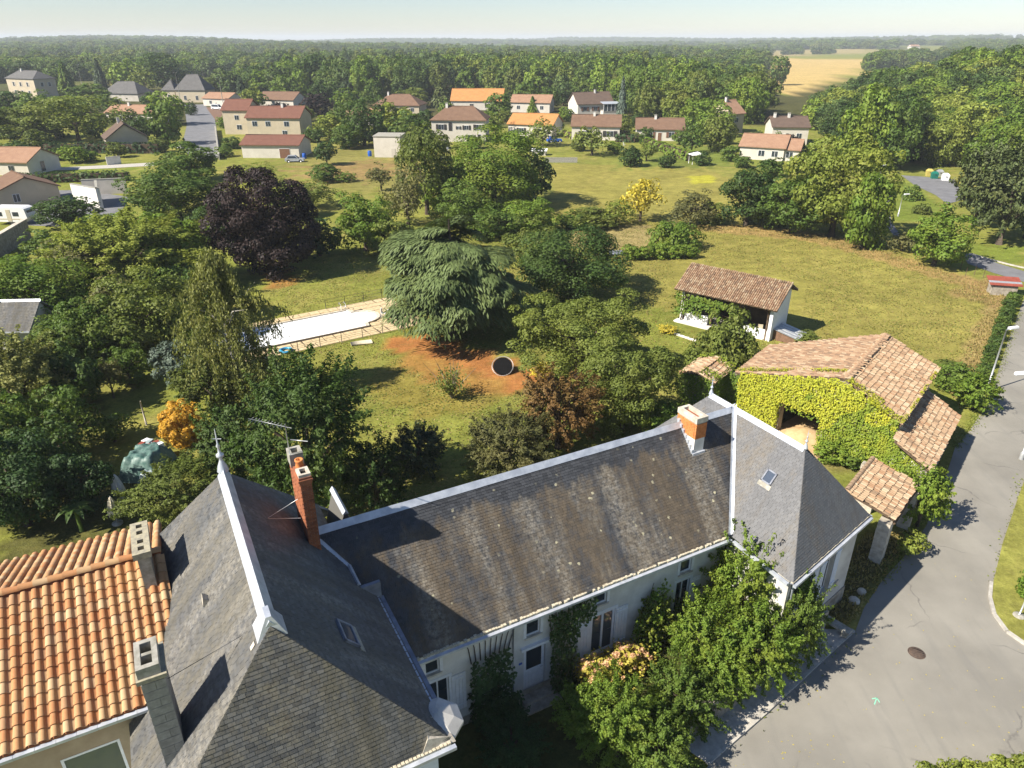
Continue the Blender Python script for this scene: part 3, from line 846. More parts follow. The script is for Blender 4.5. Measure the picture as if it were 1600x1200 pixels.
def brick_shaft(parent, fr, u0, u1, n0, n1, z0, z1, mat, name='brickwork', bl=0.22, bh=0.075, gap=0.012):
    "a chimney shaft of single bricks with recessed joints, joined in one part"
    core = MB().box(fr, u0 + 0.03, u1 - 0.03, n0 + 0.03, n1 - 0.03, z0, z1 - 0.01)
    core.build('mortar_core', MAT['concrete'], parent)
    mb = MB(); z = z0; r = 0
    while z + bh <= z1 + 1e-6:
        for side in range(4):
            a, b = (u0, u1) if side < 2 else (n0 + 0.11, n1 - 0.11)
            x = a - (bl / 2 if r % 2 else 0)
            while x < b:
                p, q = max(a, x + gap / 2), min(b, x + bl - gap / 2); x += bl
                if q - p < 0.03: continue
                j = random.uniform(0, 0.008)
                if side == 0: mb.box(fr, p, q, n0 - j, n0 + 0.10, z + gap / 2, z + bh - gap / 2)
                elif side == 1: mb.box(fr, p, q, n1 - 0.10, n1 + j, z + gap / 2, z + bh - gap / 2)
                elif side == 2: mb.box(fr, u0 - j, u0 + 0.10, p, q, z + gap / 2, z + bh - gap / 2)
                else: mb.box(fr, u1 - 0.10, u1 + j, p, q, z + gap / 2, z + bh - gap / 2)
        z += bh; r += 1
    return mb.build(name, MAT[mat], parent, 'stuff')

def ring_cap(mb, fr, u0, u1, n0, n1, z0, z1, t, cross=()):
    "rectangular rim with open flue"
    mb.box(fr, u0, u1, n0, n0 + t, z0, z1); mb.box(fr, u0, u1, n1 - t, n1, z0, z1)
    mb.box(fr, u0, u0 + t, n0 + t, n1 - t, z0, z1); mb.box(fr, u1 - t, u1, n0 + t, n1 - t, z0, z1)
    for c in cross: mb.box(fr, u0 + t, u1 - t, c - 0.05, c + 0.05, z0, z1 - 0.02)

# ================================================================ the tall slate house (left)
m = NT('brick_varied', 0.9, 0.15)
isl = m.n('ShaderNodeNewGeometry').outputs['Random Per Island']
bc = m.ramp(isl, [(0.0, (0.20, 0.065, 0.035)), (0.35, (0.34, 0.115, 0.055)), (0.7, (0.42, 0.15, 0.07)), (1.0, (0.26, 0.10, 0.06))])
m.color(m.mix(0.4, bc, m.ramp(m.noise(4, 5), [(0.3, (0.12, 0.07, 0.05)), (0.7, (0.45, 0.17, 0.08))]))); MAT['brick_varied'] = m.m

SH = thing('slate_house', HS(1, 19, 0), 'tall house with steep hipped slate roof and zinc ridge at lower left', 'house')
ZR, ZE = 11.6, 7.0
RS_, RN_ = HS(0.93, 14.8, ZR), HS(0.93, 22.9, ZR)
SE, SW, NE, NW = HS(5.0, 12.95, ZE), HS(-3.14, 12.95, ZE), HS(5.0, 25.3, ZE), HS(-3.14, 25.3, ZE)
slope = (ZR - ZE) / (5.0 - 0.93)
uz = lambda u: ZR - abs(u - 0.93) * slope
E1 = Plane([SE, HS(5.0, 19.45, ZE), HS(0.93, 19.45, ZR), RS_])
E2 = Plane([HS(4.25, 19.45, uz(4.25)), HS(4.25, 22.9 + 2.4 * (ZR - uz(4.25)) / 4.6, uz(4.25)), RN_, HS(0.93, 19.45, ZR)])
Wf = Plane([NW, SW, RS_, RN_])
Sf = Plane([SW, SE, RS_])
Nf = Plane([NE, NW, RN_])
rf = deck(SH, [E1, E2, Wf, Sf, Nf], 'zinc_dark', 0.12, 'roof')
mb = MB(); slates(mb, E1, seed=2); slates(mb, E2, seed=3, v_off=1.1); mb.build('east_slates', MAT['slate_grey'], rf, 'stuff')
mb = MB(); slates(mb, Wf, seed=4); slates(mb, Nf, seed=6); mb.build('west_slates', MAT['slate_grey'], rf, 'stuff')
single = []
mb = MB(); slates(mb, Sf, 0.205, 0.118, seed=5, singles=single)
def show(sg):
    p = sg[0].at(sg[1], sg[2]); a = Q(p)
    return a[2] if (-20 < a[0] < 1620 and -20 < a[1] < 1215) else 1e6
single.sort(key=show)
slate_me = {}
for i, (pl, cx, cv, k, ww) in enumerate(single):
    h = 0.118
    if i < 300:
        wi = int(round(ww * 100))
        if wi not in slate_me:
            q = MB(); a = ww / 2 - 0.004
            q.hexa([(-a, -h / 2, 0.002), (a, -h / 2, 0.002), (a, h / 2 + 0.03, -0.010), (-a, h / 2 + 0.03, -0.010)],
                   [(-a, -h / 2, 0.020), (a, -h / 2, 0.020), (a, h / 2 + 0.03, 0.004), (-a, h / 2 + 0.03, 0.004)])
            slate_me[wi] = q.data('slate', None, (0, 0, 0)); slate_me[wi].materials.clear()
        o = link('slate', slate_me[wi], rf)
        t = Matrix((pl.e, pl.up, pl.n)).transposed().to_4x4()
        t.translation = pl.at(cx, cv, k) - ORG[SH.name]
        o.matrix_basis = t
    else:
        q = [(cx - ww / 2 + 0.004, cv - h / 2), (cx + ww / 2 - 0.004, cv - h / 2), (cx + ww / 2 - 0.004, cv + h / 2 + 0.03), (cx - ww / 2 + 0.004, cv + h / 2 + 0.03)]
        hi = [pl.at(a, b, 0.018 + k - (0.016 if j > 1 else 0)) for j, (a, b) in enumerate(q)]; lo = [pl.at(a, b, 0.0 - (0.010 if j > 1 else 0)) for j, (a, b) in enumerate(q)]
        mb.mesh(hi + lo, [(0, 1, 2, 3)] + [(j, 4 + j, 4 + (j + 1) % 4, (j + 1) % 4) for j in range(4)], uvs=[q] + [[q[j], q[j], q[(j + 1) % 4], q[(j + 1) % 4]] for j in range(4)])
mb.build('south_slates', MAT['slate_mossy'], rf, 'stuff')
# single slates take their tint from the object, lichen from their place on the roof
m = NT('slate_single', 0.8, 0.3)
oi = m.n('ShaderNodeObjectInfo')
c = m.ramp(oi.outputs['Random'], [(0.0, (0.055, 0.057, 0.058)), (0.5, (0.085, 0.087, 0.085)), (1.0, (0.125, 0.124, 0.116))])
geo = m.n('ShaderNodeNewGeometry').outputs['Position']
lz = m.ramp(m.noise(1.6, 6, 0.75, geo), [(0.42, 0.0), (0.62, 1.0)])
lc = m.ramp(m.noise(7, 4, 0.7, geo), [(0.35, (0.085, 0.07, 0.05)), (0.6, (0.165, 0.15, 0.105)), (0.8, (0.25, 0.24, 0.20))])
m.color(m.mix(m.math('MULTIPLY', lz, 0.75), c, lc)); m.bump(m.noise(26, 3, 0.6, geo), 0.3, 0.01)
MAT['slate_single'] = m.m
for me_ in slate_me.values(): me_.materials.append(m.m)
MB().box(HS, -2.9, 4.62, 13.3, 24.9, 0, 6.95).build('wall', MAT['blue_white_paint'], SH)
rdg = roofline(SH, [RS_ + Vector((0, 0, 0.03)), RN_ + Vector((0, 0, 0.03))], 0.21, 'zinc', 'ridge_cap', 0.14, 0.16)
finial(SH, RN_ + Vector((0, 0, 0.1)), 1.0)
mb = MB(); a = RS_ + Vector((0, 0, 0.18))
qs = [HS(0.55, 14.72, 11.25), HS(1.31, 14.72, 11.25), HS(1.31, 15.45, 11.25), HS(0.55, 15.45, 11.25)]
mb.hexa(qs, [HS(0.86, 14.86, 11.86), HS(1.0, 14.86, 11.86), HS(1.0, 15.3, 11.86), HS(0.86, 15.3, 11.86)]); mb.build('ridge_end', MAT['zinc'], SH)
# gutters and the stepped lead of the east eave
mb = MB(); mb.box(HS, 4.95, 5.13, 13.2, 19.5, 6.93, 7.03); mb.build('gutter', MAT['zinc_dark'], SH)
mb = MB()
k = 0
while 13.2 + k * 0.28 < 19.4:
    mb.box(HS, 4.84, 4.93, 13.2 + k * 0.28, 13.2 + k * 0.28 + 0.22, 7.06, 7.15); k += 1
mb.build('lead_step', MAT['zinc'], SH, 'stuff')
roofline(SH, [HS(4.30, 19.5, 7.86), HS(4.28, 20.6, 7.92), HS(3.55, 21.35, 8.78)], 0.09, 'zinc', 'valley_gutter', 0.04, 0.05)
MB().box(HS, 4.25, 5.05, 19.40, 19.54, 6.9, 7.75).build('step_flashing', MAT['zinc_dark'], SH)
# corner cap
cc = HS(4.78, 13.75, 6.95)
mb = MB().lathe(cc, [(0.82, 0.0), (0.82, 0.10), (0.55, 0.30), (0.1, 0.52), (0.0, 0.53)], 8)
for i in range(len(mb.sm)): mb.sm[i] = False
mb.build('corner_cap', MAT['grey_render'], SH)
MB().hexa([HS(4.0, 12.9, 6.98), HS(5.05, 12.9, 6.98), HS(5.05, 13.6, 6.98), HS(4.4, 13.6, 6.98)], [HS(4.25, 13.0, 7.42), HS(5.0, 13.0, 7.12), HS(4.9, 13.6, 7.25), HS(4.5, 13.6, 7.55)]).build('cement_patch', MAT['pale_stone'], SH)
mb = MB()
for i in range(34): mb.box(HS, 1.0 + i * 0.115, 1.0 + i * 0.115 + 0.09, 12.86, 13.0, 6.95 + 0.01 * (i % 3), 7.04 + 0.012 * (i % 2))
mb.build('eave_mortar', MAT['cream_mortar'], SH, 'stuff')
MB().box(HS, -3.1, 5.0, 12.72, 12.86, 6.86, 6.97).build('gutter', MAT['zinc'], SH)
def roof_pt(pl, px, py):
    x = (px - 800) / F_PX; v = (600 - py) / F_PX
    d = Vector((x, CP + v * SP, -SP + v * CP)); t = (pl.o - Vector((0, 0, CAM_Z))).dot(pl.n) / d.dot(pl.n)
    p = Vector((0, 0, CAM_Z)) + d * t
    return (p - pl.o).dot(pl.e), (p - pl.o).dot(pl.up)
x, v = roof_pt(E1, 556, 1008)
o = roof_window(SH, E1, x - 0.1, v - 0.1, 0.95, 0.62)
x, v = roof_pt(Wf, 318, 940)
MB().hexa([Wf.at(x, v, 0), Wf.at(x + .28, v, 0), Wf.at(x + .28, v + .25, 0), Wf.at(x, v + .25, 0)], [Wf.at(x, v, .05), Wf.at(x + .28, v, .05), Wf.at(x + .28, v + .25, .22), Wf.at(x, v + .25, .22)]).build('roof_vent', MAT['pale_stone'], SH)
for q in ((392, 1012),):
    x, v = roof_pt(Wf, *q); MB().hexa([Wf.at(x, v, 0), Wf.at(x + .14, v, 0), Wf.at(x + .14, v + .2, 0), Wf.at(x, v + .2, 0)], [Wf.at(x, v, .03), Wf.at(x + .14, v, .03), Wf.at(x + .14, v + .2, .05), Wf.at(x, v + .2, .05)]).build('stay_plate', MAT['pale_stone'], SH)
# the brick chimney with its pots and stays
CH = MB(); u0, u1, n0, n1, zt = 3.06, 3.44, 20.75, 22.45, 11.65
brick_shaft(SH, HS, u0, u1, n0, n1, 7.6, zt, 'brick_varied', 'chimney_bricks')
mb = MB()
for i, (e, z) in enumerate(((0.025, 0.0), (0.05, 0.085), (0.025, 0.17))): mb.box(HS, u0 - e, u1 + e, n0 - e, n0 + 0.85, zt + z, zt + z + 0.08)
cap = mb.build('chimney_corbel', MAT['brick_varied'], SH)
mb = MB(); ring_cap(mb, HS, u0 - 0.01, u1 + 0.01, n0, n0 + 0.5, zt + 0.25, zt + 0.36, 0.1); mb.build('flue_rim', MAT['pale_stone'], SH)
MB().box(HS, u0 + 0.1, u1 - 0.1, n0 + 0.1, n0 + 0.4, zt + 0.25, zt + 0.262).build('flue', MAT['dark_void'], SH)
mb = MB(); ring_cap(mb, HS, u0 - 0.03, u1 + 0.05, n1 - 0.52, n1 + 0.03, zt + 0.02, zt + 0.52, 0.11); mb.build('concrete_flue', MAT['concrete'], SH)
MB().box(HS, u0 + 0.085, u1 - 0.065, n1 - 0.405, n1 - 0.085, zt + 0.1, zt + 0.3).build('flue', MAT['dark_void'], SH)
MB().lathe(HS(3.26, n0 + 0.78, zt + 0.0), [(0.17, 0.0), (0.15, 0.25), (0.12, 0.42), (0.15, 0.46), (0.15, 0.52), (0.09, 0.52), (0.09, 0.3), (0.0, 0.3)], 12).build('chimney_pot', MAT['brick_orange'], SH)
MB().hexa([HS(3.0, 20.6, 7.5), HS(3.6, 20.6, 7.5), HS(3.6, 20.82, 7.5), HS(3.0, 20.82, 7.5)], [HS(3.0, 20.7, 9.2), HS(3.55, 20.7, 8.6), HS(3.55, 20.82, 8.6), HS(3.0, 20.82, 9.2)]).build('chimney_flashing', MAT['zinc'], SH)
for z in (10.2, 9.4):
    MB().tube([HS(3.0, 21.4, z + 0.5), HS(1.9, 21.0, uz(1.9) + 0.05 if z > 10 else uz(1.9) + 0.02)], 0.012, 4).build('stay_wire', MAT['galvanised'], SH)
# tv aerial on the chimney
ae = thing('tv_aerial', HS(3.06, 22.0, zt + 0.3), 'thin metal television aerial strapped to the red brick chimney', 'aerial')
p = HS(3.06, 22.0, zt + 0.2)
MB().tube([p, p + Vector((0, 0, 1.5))], 0.016, 5).build('mast', MAT['galvanised'], ae)
a = p + Vector((0, 0, 1.4)); d = Vector((-0.95, 0.35, 0.02)).normalized()
MB().tube([a + d * -0.25, a + d * 1.5], 0.010, 4).build('boom', MAT['galvanised'], ae)
s = d.cross(Vector((0, 0, 1)))
for k in range(11): MB().tube([a + d * (0.1 + k * 0.13) - s * 0.14, a + d * (0.1 + k * 0.13) + s * 0.14], 0.007, 4).build('element', MAT['galvanised'], ae)
MB().tube([p + Vector((0.1, 0, 0.9)), p + Vector((0.75, -0.2, 0.95))], 0.018, 5).build('arm', MAT['galvanised'], ae)

# ================================================================ the long slate house
LH = thing('long_house', HS(12.5, 21.7, 0), 'long low white house with lichen-stained slate roof in the middle', 'house')
EV, RZ = 5.0, 9.0
Ff = Plane([HS(4.66, 18.0, EV), HS(20.65, 18.0, EV), HS(23.65, 21.7, RZ), HS(2.95, 21.7, RZ)])
Bf = Plane([HS(20.65, 25.4, EV), HS(4.66, 25.4, EV), HS(2.95, 21.7, RZ), HS(23.65, 21.7, RZ)])
rf = deck(LH, [Ff, Bf], 'zinc_dark', 0.12, 'roof')
mb = MB(); slates(mb, Ff, 0.215, 0.115, seed=11); mb.build('front_slates', MAT['slate_long'], rf, 'stuff')
mb = MB(); slates(mb, Bf, 0.215, 0.115, seed=12); mb.build('rear_slates', MAT['slate_long'], rf, 'stuff')
roofline(LH, [HS(3.4, 21.7, RZ + 0.02), HS(23.4, 21.7, RZ + 0.02)], 0.17, 'zinc', 'ridge_cap', 0.10, 0.14)
# eave: mortared edge tiles and a pale gutter
mb = MB(); rs = random.Random(3); x = 5.2
while x < 20.5:
    w = rs.uniform(0.08, 0.13); z = rs.uniform(-0.015, 0.015)
    if rs.random() > 0.12: mb.box(HS, x, x + w, 17.93 + rs.uniform(-.02, .02), 18.10, EV - 0.05 + z, EV + 0.045 + z)
    x += w + 0.02
mb.build('edge_mortar', MAT['cream_mortar'], LH, 'stuff')
mb = MB()
for i in range(8): mb.box(HS, 5.1 + i * 1.93, 5.1 + (i + 1) * 1.93 - 0.01, 17.76, 17.90, EV - 0.13 - 0.004 * (i % 2), EV - 0.03)
mb.build('gutter', MAT['zinc'], LH)
holes = [(6.13, 6.72, 3.45, 4.35), (6.15, 7.05, 1.0, 3.0), (10.45, 11.1, 3.35, 4.3), (10.35, 11.4, 0.25, 2.75), (13.6, 14.85, 0.75, 3.0), (13.78, 14.35, 3.55, 4.4), (18.3, 18.95, 3.4, 4.35), (18.2, 19.0, 1.2, 2.95)]
mb = MB(); wall(mb, HS, 4.63, 20.9, 18.45, 0.45, 0, 4.86, holes)
mb.build('front_wall', MAT['white_render'], LH)
mb = MB(); mb.box(HS, 4.63, 20.9, 24.6, 25.0, 0, 4.9); mb.build('rear_wall', MAT['white_render'], LH)
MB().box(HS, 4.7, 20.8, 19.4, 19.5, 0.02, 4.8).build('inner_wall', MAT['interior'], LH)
MB().box(HS, 4.63, 20.9, 18.40, 18.452, 0.0, 0.45).build('plinth', MAT['stone_wall'], LH)
for u0_, u1_, z0_, z1_, c_, r_ in [(6.13, 6.72, 3.45, 4.35, 1, 1), (6.15, 7.05, 1.0, 3.0, 2, 3), (10.45, 11.1, 3.35, 4.3, 1, 2), (13.6, 14.85, 0.75, 3.0, 2, 2), (13.78, 14.35, 3.55, 4.4, 1, 1), (18.3, 18.95, 3.4, 4.35, 1, 1), (18.2, 19.0, 1.2, 2.95, 2, 3)]:
    big = u1_ - u0_ > 1.0
    window(LH, HS, u0_, u1_, 18.45, z0_, z1_, c_, r_, surround='white_paint', bar=0.11 if big else 0.06, pane='sky_glass' if big else 'glass', recess=0.06 if big else 0.1)
for u0_, u1_, z0_, z1_ in ((12.92, 13.56, 0.75, 2.95), (14.9, 15.5, 0.75, 2.95), (7.15, 7.75, 1.0, 2.95), (19.05, 19.6, 1.25, 2.9)):
    shutter(LH, HS, u0_, u1_, 18.45, z0_, z1_)
dr = MB().box(HS, 10.38, 11.37, 18.55, 18.61, 0.26, 2.72).build('door', MAT['white_paint'], LH)
MB().box(HS, 10.52, 11.23, 18.535, 18.545, 1.45, 2.55).build('pane', MAT['glass'], dr)
for k in range(5): MB().box(HS, 10.5 + k * 0.15, 10.63 + k * 0.15, 18.53, 18.55, 0.45, 1.35).build('panel', MAT['white_paint'], dr)
MB().tube([HS(11.28, 18.50, 1.35), HS(11.16, 18.50, 1.35)], 0.015, 5).build('handle', MAT['galvanised'], dr)
MB().box(HS, 10.2, 11.55, 18.30, 18.50, 2.78, 2.90).build('lintel', MAT['white_paint'], LH)
for k, (d, z) in enumerate(((0.45, 0.20), (0.85, 0.10))): MB().box(HS, 10.15 - 0.1 * k, 11.65 + 0.1 * k, 18.4 - d, 18.42, 0.0, z).build('step', MAT['stone_wall'], LH)
MB().tube([HS(9.82, 18.38, 0.1), HS(9.82, 18.38, 4.7), HS(9.82, 17.9, 4.9)], 0.05, 6).build('downpipe', MAT['zinc_dark'], LH)
# house number plate by the door
MB().box(HS, 10.12, 10.27, 18.43, 18.447, 2.0, 2.1).build('number_plate', MAT['blue_plastic'], LH)
# right-hand chimney: white base, orange brick, pale rim
u0, u1, n0, n1 = 20.40, 20.98, 20.71, 21.95
mb = MB(); mb.hexa([HS(u0, n0, 7.4), HS(u1, n0, 7.4), HS(u1, n1, 7.4), HS(u0, n1, 7.4)], [HS(u0, n0, 8.62), HS(u1, n0, 8.62), HS(u1, n1, 9.35), HS(u0, n1, 9.35)]); mb.build('chimney_base', MAT['white_render'], LH)
brick_shaft(LH, HS, u0 - 0.02, u1 + 0.02, n0 - 0.02, n1 + 0.02, 8.64, 9.46, 'brick_orange', 'chimney_bricks')
mb = MB(); ring_cap(mb, HS, u0 - 0.04, u1 + 0.04, n0 - 0.04, n1 + 0.04, 9.46, 9.72, 0.17); mb.build('chimney_rim', MAT['pale_stone'], LH)
MB().box(HS, u0 + 0.1, u1 - 0.1, n0 + 0.1, n1 - 0.1, 9.42, 9.56).build('flue', MAT['brick_red'], LH)
mb = MB()
for k in range(7): mb.box(HS, u0 - 0.12, u0 + 0.0, n0 + k * 0.17 - 0.03, n0 + k * 0.17 + 0.13, EV + (n0 + k * 0.17 - 18.0) * 1.081 - 0.02, EV + (n0 + k * 0.17 - 18.0) * 1.081 + 0.19)
mb.box(HS, u0 - 0.08, u1 + 0.06, n0 - 0.1, n0 + 0.01, 7.80, 7.95); mb.build('chimney_flashing', MAT['zinc'], LH)
# small zinc-capped gable on the garden side
mb = MB(); g0, g1, g2 = HS(4.7, 23.2, 8.55), HS(4.55, 24.6, 8.5), None
mb.hexa([HS(4.2, 23.0, 6.5), HS(5.6, 23.0, 6.5), HS(5.6, 24.8, 6.0), HS(4.2, 24.8, 6.0)], [HS(4.88, 23.0, 8.5), HS(4.92, 23.0, 8.5), HS(4.92, 24.8, 8.5), HS(4.88, 24.8, 8.5)]); mb.build('dormer', MAT['slate_grey'], LH)
roofline(LH, [HS(4.9, 22.95, 8.5), HS(4.9, 24.85, 8.5)], 0.12, 'zinc', 'dormer_cap', 0.06, 0.10)

# ================================================================ the slate pavilion at the road end
PV_ = thing('slate_pavilion', HS(23.8, 20.5, 0), 'tall end pavilion with smooth grey slate hips beside the road', 'house')
ra, rb = HS(23.65, 17.4, RZ), HS(23.65, 23.3, RZ)
sw, se, ne, nw = HS(20.65, 14.45, EV), HS(27.45, 16.05, EV), HS(27.3, 26.4, EV), HS(20.65, 26.4, EV)
Wp1 = Plane([HS(20.65, 18.0, EV), sw, ra, HS(23.65, 21.7, RZ)])
Wp2 = Plane([nw, HS(20.65, 25.4, EV), HS(23.65, 21.7, RZ), rb])
Sp, Ep, Np = Plane([sw, se, ra]), Plane([se, ne, rb, ra]), Plane([ne, nw, rb])
rf = deck(PV_, [Wp1, Wp2, Sp, Ep, Np], 'zinc_dark', 0.12, 'roof')
mb = MB(); slates(mb, Wp1, 0.21, 0.115, 21); slates(mb, Wp2, 0.21, 0.115, 22); slates(mb, Sp, 0.21, 0.115, 23); slates(mb, Ep, 0.21, 0.115, 24); slates(mb, Np, 0.21, 0.115, 25)
mb.build('slates', MAT['slate_pavilion'], rf, 'stuff')
roofline(PV_, [ra + Vector((0, 0, .02)), rb + Vector((0, 0, .02))], 0.14, 'zinc', 'ridge_cap', 0.10, 0.14)
finial(PV_, ra + Vector((0, 0, 0.08)), 0.55); finial(PV_, rb + Vector((0, 0, 0.08)), 0.6)
# valley to the long house
for a, b in ((HS(20.65, 18.0, EV + 0.05), HS(23.62, 21.66, RZ + 0.06)), (HS(20.65, 25.4, EV + 0.05), HS(23.62, 21.74, RZ + 0.06))):
    mb = MB(); a = Vector(a); b = Vector(b)
    o1 = HS(-0.16, 0.0, 0.05); o2 = HS(0.13, 0.0, 0.16)
    mb.mesh([a + o1, b + o1, b, a, a + o2, b + o2], [(3, 2, 1, 0), (4, 5, 2, 3)]); mb.build('valley', MAT['zinc'], PV_)
pc = HS(20.95, 14.85)
PS = frame(40.4, pc.x, pc.y)
sh_ = [(1.35, 2.15, 1.9, 4.2), (3.35, 4.15, 1.9, 4.2)]
mb = MB(); wall(mb, PS, 0.0, 6.2, 0.0, 0.45, 0, 4.86, sh_ + [(0.3, 1.0, 0.2, 2.2)]); sw_ = mb.build('front_wall', MAT['grey_render'], PV_)
mb = MB(); mb.box(PS, 0.0, 6.25, -0.05, -0.003, 0.0, 0.9); mb.build('plinth', MAT['stone_wall'], PV_)
MB().box(PS, 0.5, 5.2, -0.07, -0.004, 1.72, 1.88).build('string_course', MAT['pale_stone'], PV_)
for u0_, u1_, z0_, z1_ in sh_:
    window(PV_, PS, u0_, u1_, 0.0, z0_, z1_, 2, 3, recess=0.2, sill=False)
    shutter(PV_, PS, u0_ - 0.5, u0_ - 0.03, 0.0, z0_, z1_, 'blue_white_paint'); shutter(PV_, PS, u1_ + 0.03, u1_ + 0.5, 0.0, z0_, z1_, 'blue_white_paint')
window(PV_, PS, 0.3, 1.0, 0.0, 0.2, 2.2, 1, 2, recess=0.2, sill=False)
pp = [HS(20.95, 14.87), PS(6.2, 0.0), HS(26.9, 26.1), HS(20.95, 26.1)]
mb = MB(); mb.box(HS, 20.95, 21.35, 15.1, 18.40, 0, 4.86); mb.build('west_wall', MAT['white_render'], PV_)
q = [PS(6.2, 0.01), HS(26.95, 26.0), HS(26.5, 26.0), PS(5.8, 0.46)]
mb = MB(); mb.prism([(p.x, p.y) for p in q], 0, 4.86); mb.build('east_wall', MAT['grey_render'], PV_)
MB().box(HS, 20.95, 26.5, 25.6, 26.0, 0, 4.86).build('north_wall', MAT['grey_render'], PV_)
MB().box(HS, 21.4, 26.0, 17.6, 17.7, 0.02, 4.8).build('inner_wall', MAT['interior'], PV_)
mb = MB()
for a, b in ((sw, se), (se, ne)):
    d = (b - a).normalized(); s = Vector((d.y, -d.x, 0)); nn = 5
    for k in range(nn):
        p, q2 = a.lerp(b, k / nn), a.lerp(b, (k + 1) / nn) - d * 0.01; lf = Vector((0, 0, 0.004 * (k % 2)))
        bq = [p + s * 0.14 + Vector((0, 0, -.15)), q2 + s * 0.14 + Vector((0, 0, -.15)), q2 + Vector((0, 0, -.15)), p + Vector((0, 0, -.15))]
        mb.hexa(bq, [x + Vector((0, 0, 0.12)) + lf for x in bq])
mb.build('gutter', MAT['zinc'], PV_)
mb = MB(); mb.box(HS, 20.48, 20.62, 14.6, 17.7, EV - 0.16, EV - 0.03); mb.build('gutter', MAT['zinc'], PV_)
mb = MB()
for k in range(34): mb.hexa(*[[p + Vector((0, 0, dz)) for p in (sw.lerp(se, (k + .05) / 34), sw.lerp(se, (k + .9) / 34), sw.lerp(se, (k + .9) / 34) + HS(-.03, .10), sw.lerp(se, (k + .05) / 34) + HS(-.03, .10))] for dz in (0.0, 0.05 + 0.01 * (k % 3))])
mb.build('edge_mortar', MAT['cream_mortar'], PV_, 'stuff')
MB().tube([PS(0.25, -0.1, 0.1), PS(0.25, -0.1, 4.6), PS(0.2, -0.3, 4.85)], 0.05, 6).build('downpipe', MAT['zinc'], PV_)
x, v = roof_pt(Wp1, 1192, 752)
roof_window(PV_, Wp1, x - 0.1, v, 0.55, 0.62)

# ================================================================ the tiled house (bottom left)
TH = thing('tiled_house', HS(-6, 21, 0), 'house with orange and cream barrel-tile roof at the left edge', 'house')
TR, TE, tn, te = 9.6, 7.8, 22.2, 17.55
Tf = Plane([HS(-10.5, te, TE), HS(-1.5, te, TE), HS(-1.5, tn, TR), HS(-10.5, tn, TR)])
Tb = Plane([HS(-1.5, 26.4, 8.0), HS(-10.5, 26.4, 8.0), HS(-10.5, tn, TR), HS(-1.5, tn, TR)])
trf = deck(TH, [Tf, Tb], 'terracotta', 0.10, 'roof')
tw, th_ = 0.292, 0.345
def barrel_mesh(name, w, h, r, seg=6, pan=True):
    q = MB(); rows = ((-h / 2, r * 1.06, 0.040), (h / 2 + 0.03, r * 0.92, 0.010))
    prof = [[(-r * k_ * math.cos(math.pi * j / seg), y, lf + r * k_ * 0.85 * math.sin(math.pi * j / seg)) for j in range(seg + 1)] for y, rk, lf in rows for k_ in (rk / r,)]
    if pan: prof = [p + [(w - r, y, lf - 0.012)] for p, (y, rk, lf) in zip(prof, rows)]
    n = len(prof[0])
    q.mesh(prof[0] + prof[1], [(j + 1, j, n + j, n + j + 1)[::-1] for j in range(n - 1)], False)
    q.sm[-(n - 1):] = [True] * (n - 1)
    lip = [(x_, y_, z_ - 0.022) for x_, y_, z_ in prof[0]]
    q.mesh(prof[0] + lip, [(j, j + 1, n + j + 1, n + j)[::-1] for j in range(n - 1)])
    me_ = q.data(name, MAT['tile_new'], (0, 0, 0)); return me_
tile_me = barrel_mesh('roof_tile', tw, th_, 0.098)
spots_ = []
for pl, W_ in ((Tf, 1), (Tb, 0)):
    wid = 9.0; ht = max(p[1] for p in pl.flat)
    for i in range(int(wid / tw)):
        for j in range(int(ht / th_ + 0.5)):
            x = (wid - 0.10 - i * tw) if pl is Tf else (0.12 + i * tw)
            p = pl.at(x, th_ * (j + 0.5)); a = Q(p)
            vis = a[2] if -15 < a[0] < 1615 and a[1] < 1215 else 1e6
            spots_.append((vis + (4 if pl is Tb else 0), pl, x, th_ * (j + 0.5), j))
spots_.sort(key=lambda s: s[0])
back = MB()
rs = random.Random(8)
for i, (vis, pl, x, v, j) in enumerate(spots_):
    t = Matrix((pl.e, pl.up, pl.n)).transposed().to_4x4() @ Matrix.Rotation(rs.uniform(-0.012, 0.012), 4, 'Z')
    t.translation = pl.at(x, v, rs.uniform(0.0, 0.008))
    if i < 300:
        t.translation -= ORG[TH.name]
        o = link('roof_tile', tile_me, trf); o.matrix_basis = t
    else:
        back.mesh([t @ vv.co for vv in tile_me.vertices], [tuple(f.vertices) for f in tile_me.polygons], True)
back.build('roof_tiles_beyond', MAT['tile_new_joined'], trf, 'stuff')
ridge_me = barrel_mesh('ridge_tile', 0.3, 0.42, 0.13, 8, False)
d = HS(1, 0) ; up = Vector((0, 0, 1)); sd = up.cross(d)
for k in range(20):
    t = Matrix((sd, -d, up)).transposed().to_4x4() ; t = Matrix((-sd, d, up)).transposed().to_4x4()
    t = Matrix(((-sd).to_tuple(), d.to_tuple(), up.to_tuple())).transposed().to_4x4()
    t.translation = HS(-1.7 - 0.40 * k, tn, TR + 0.05 + rs.uniform(0, 0.01)) - ORG[TH.name]
    o = link('ridge_tile', ridge_me, TH); o.matrix_basis = t
hl = [(-5.0, -3.5, 5.0, 6.6), (-9.5, -8.5, 5.0, 6.6)]
mb = MB(); wall(mb, HS, -10.2, -1.75, te + 0.32, 0.4, 0, 7.75, hl); mb.build('wall', MAT['ochre_render'], TH)
mb = MB(); mb.box(HS, -2.1, -1.72, te + 0.72, 26.0, 0, 7.9); mb.build('gable_wall', MAT['ochre_render'], TH)
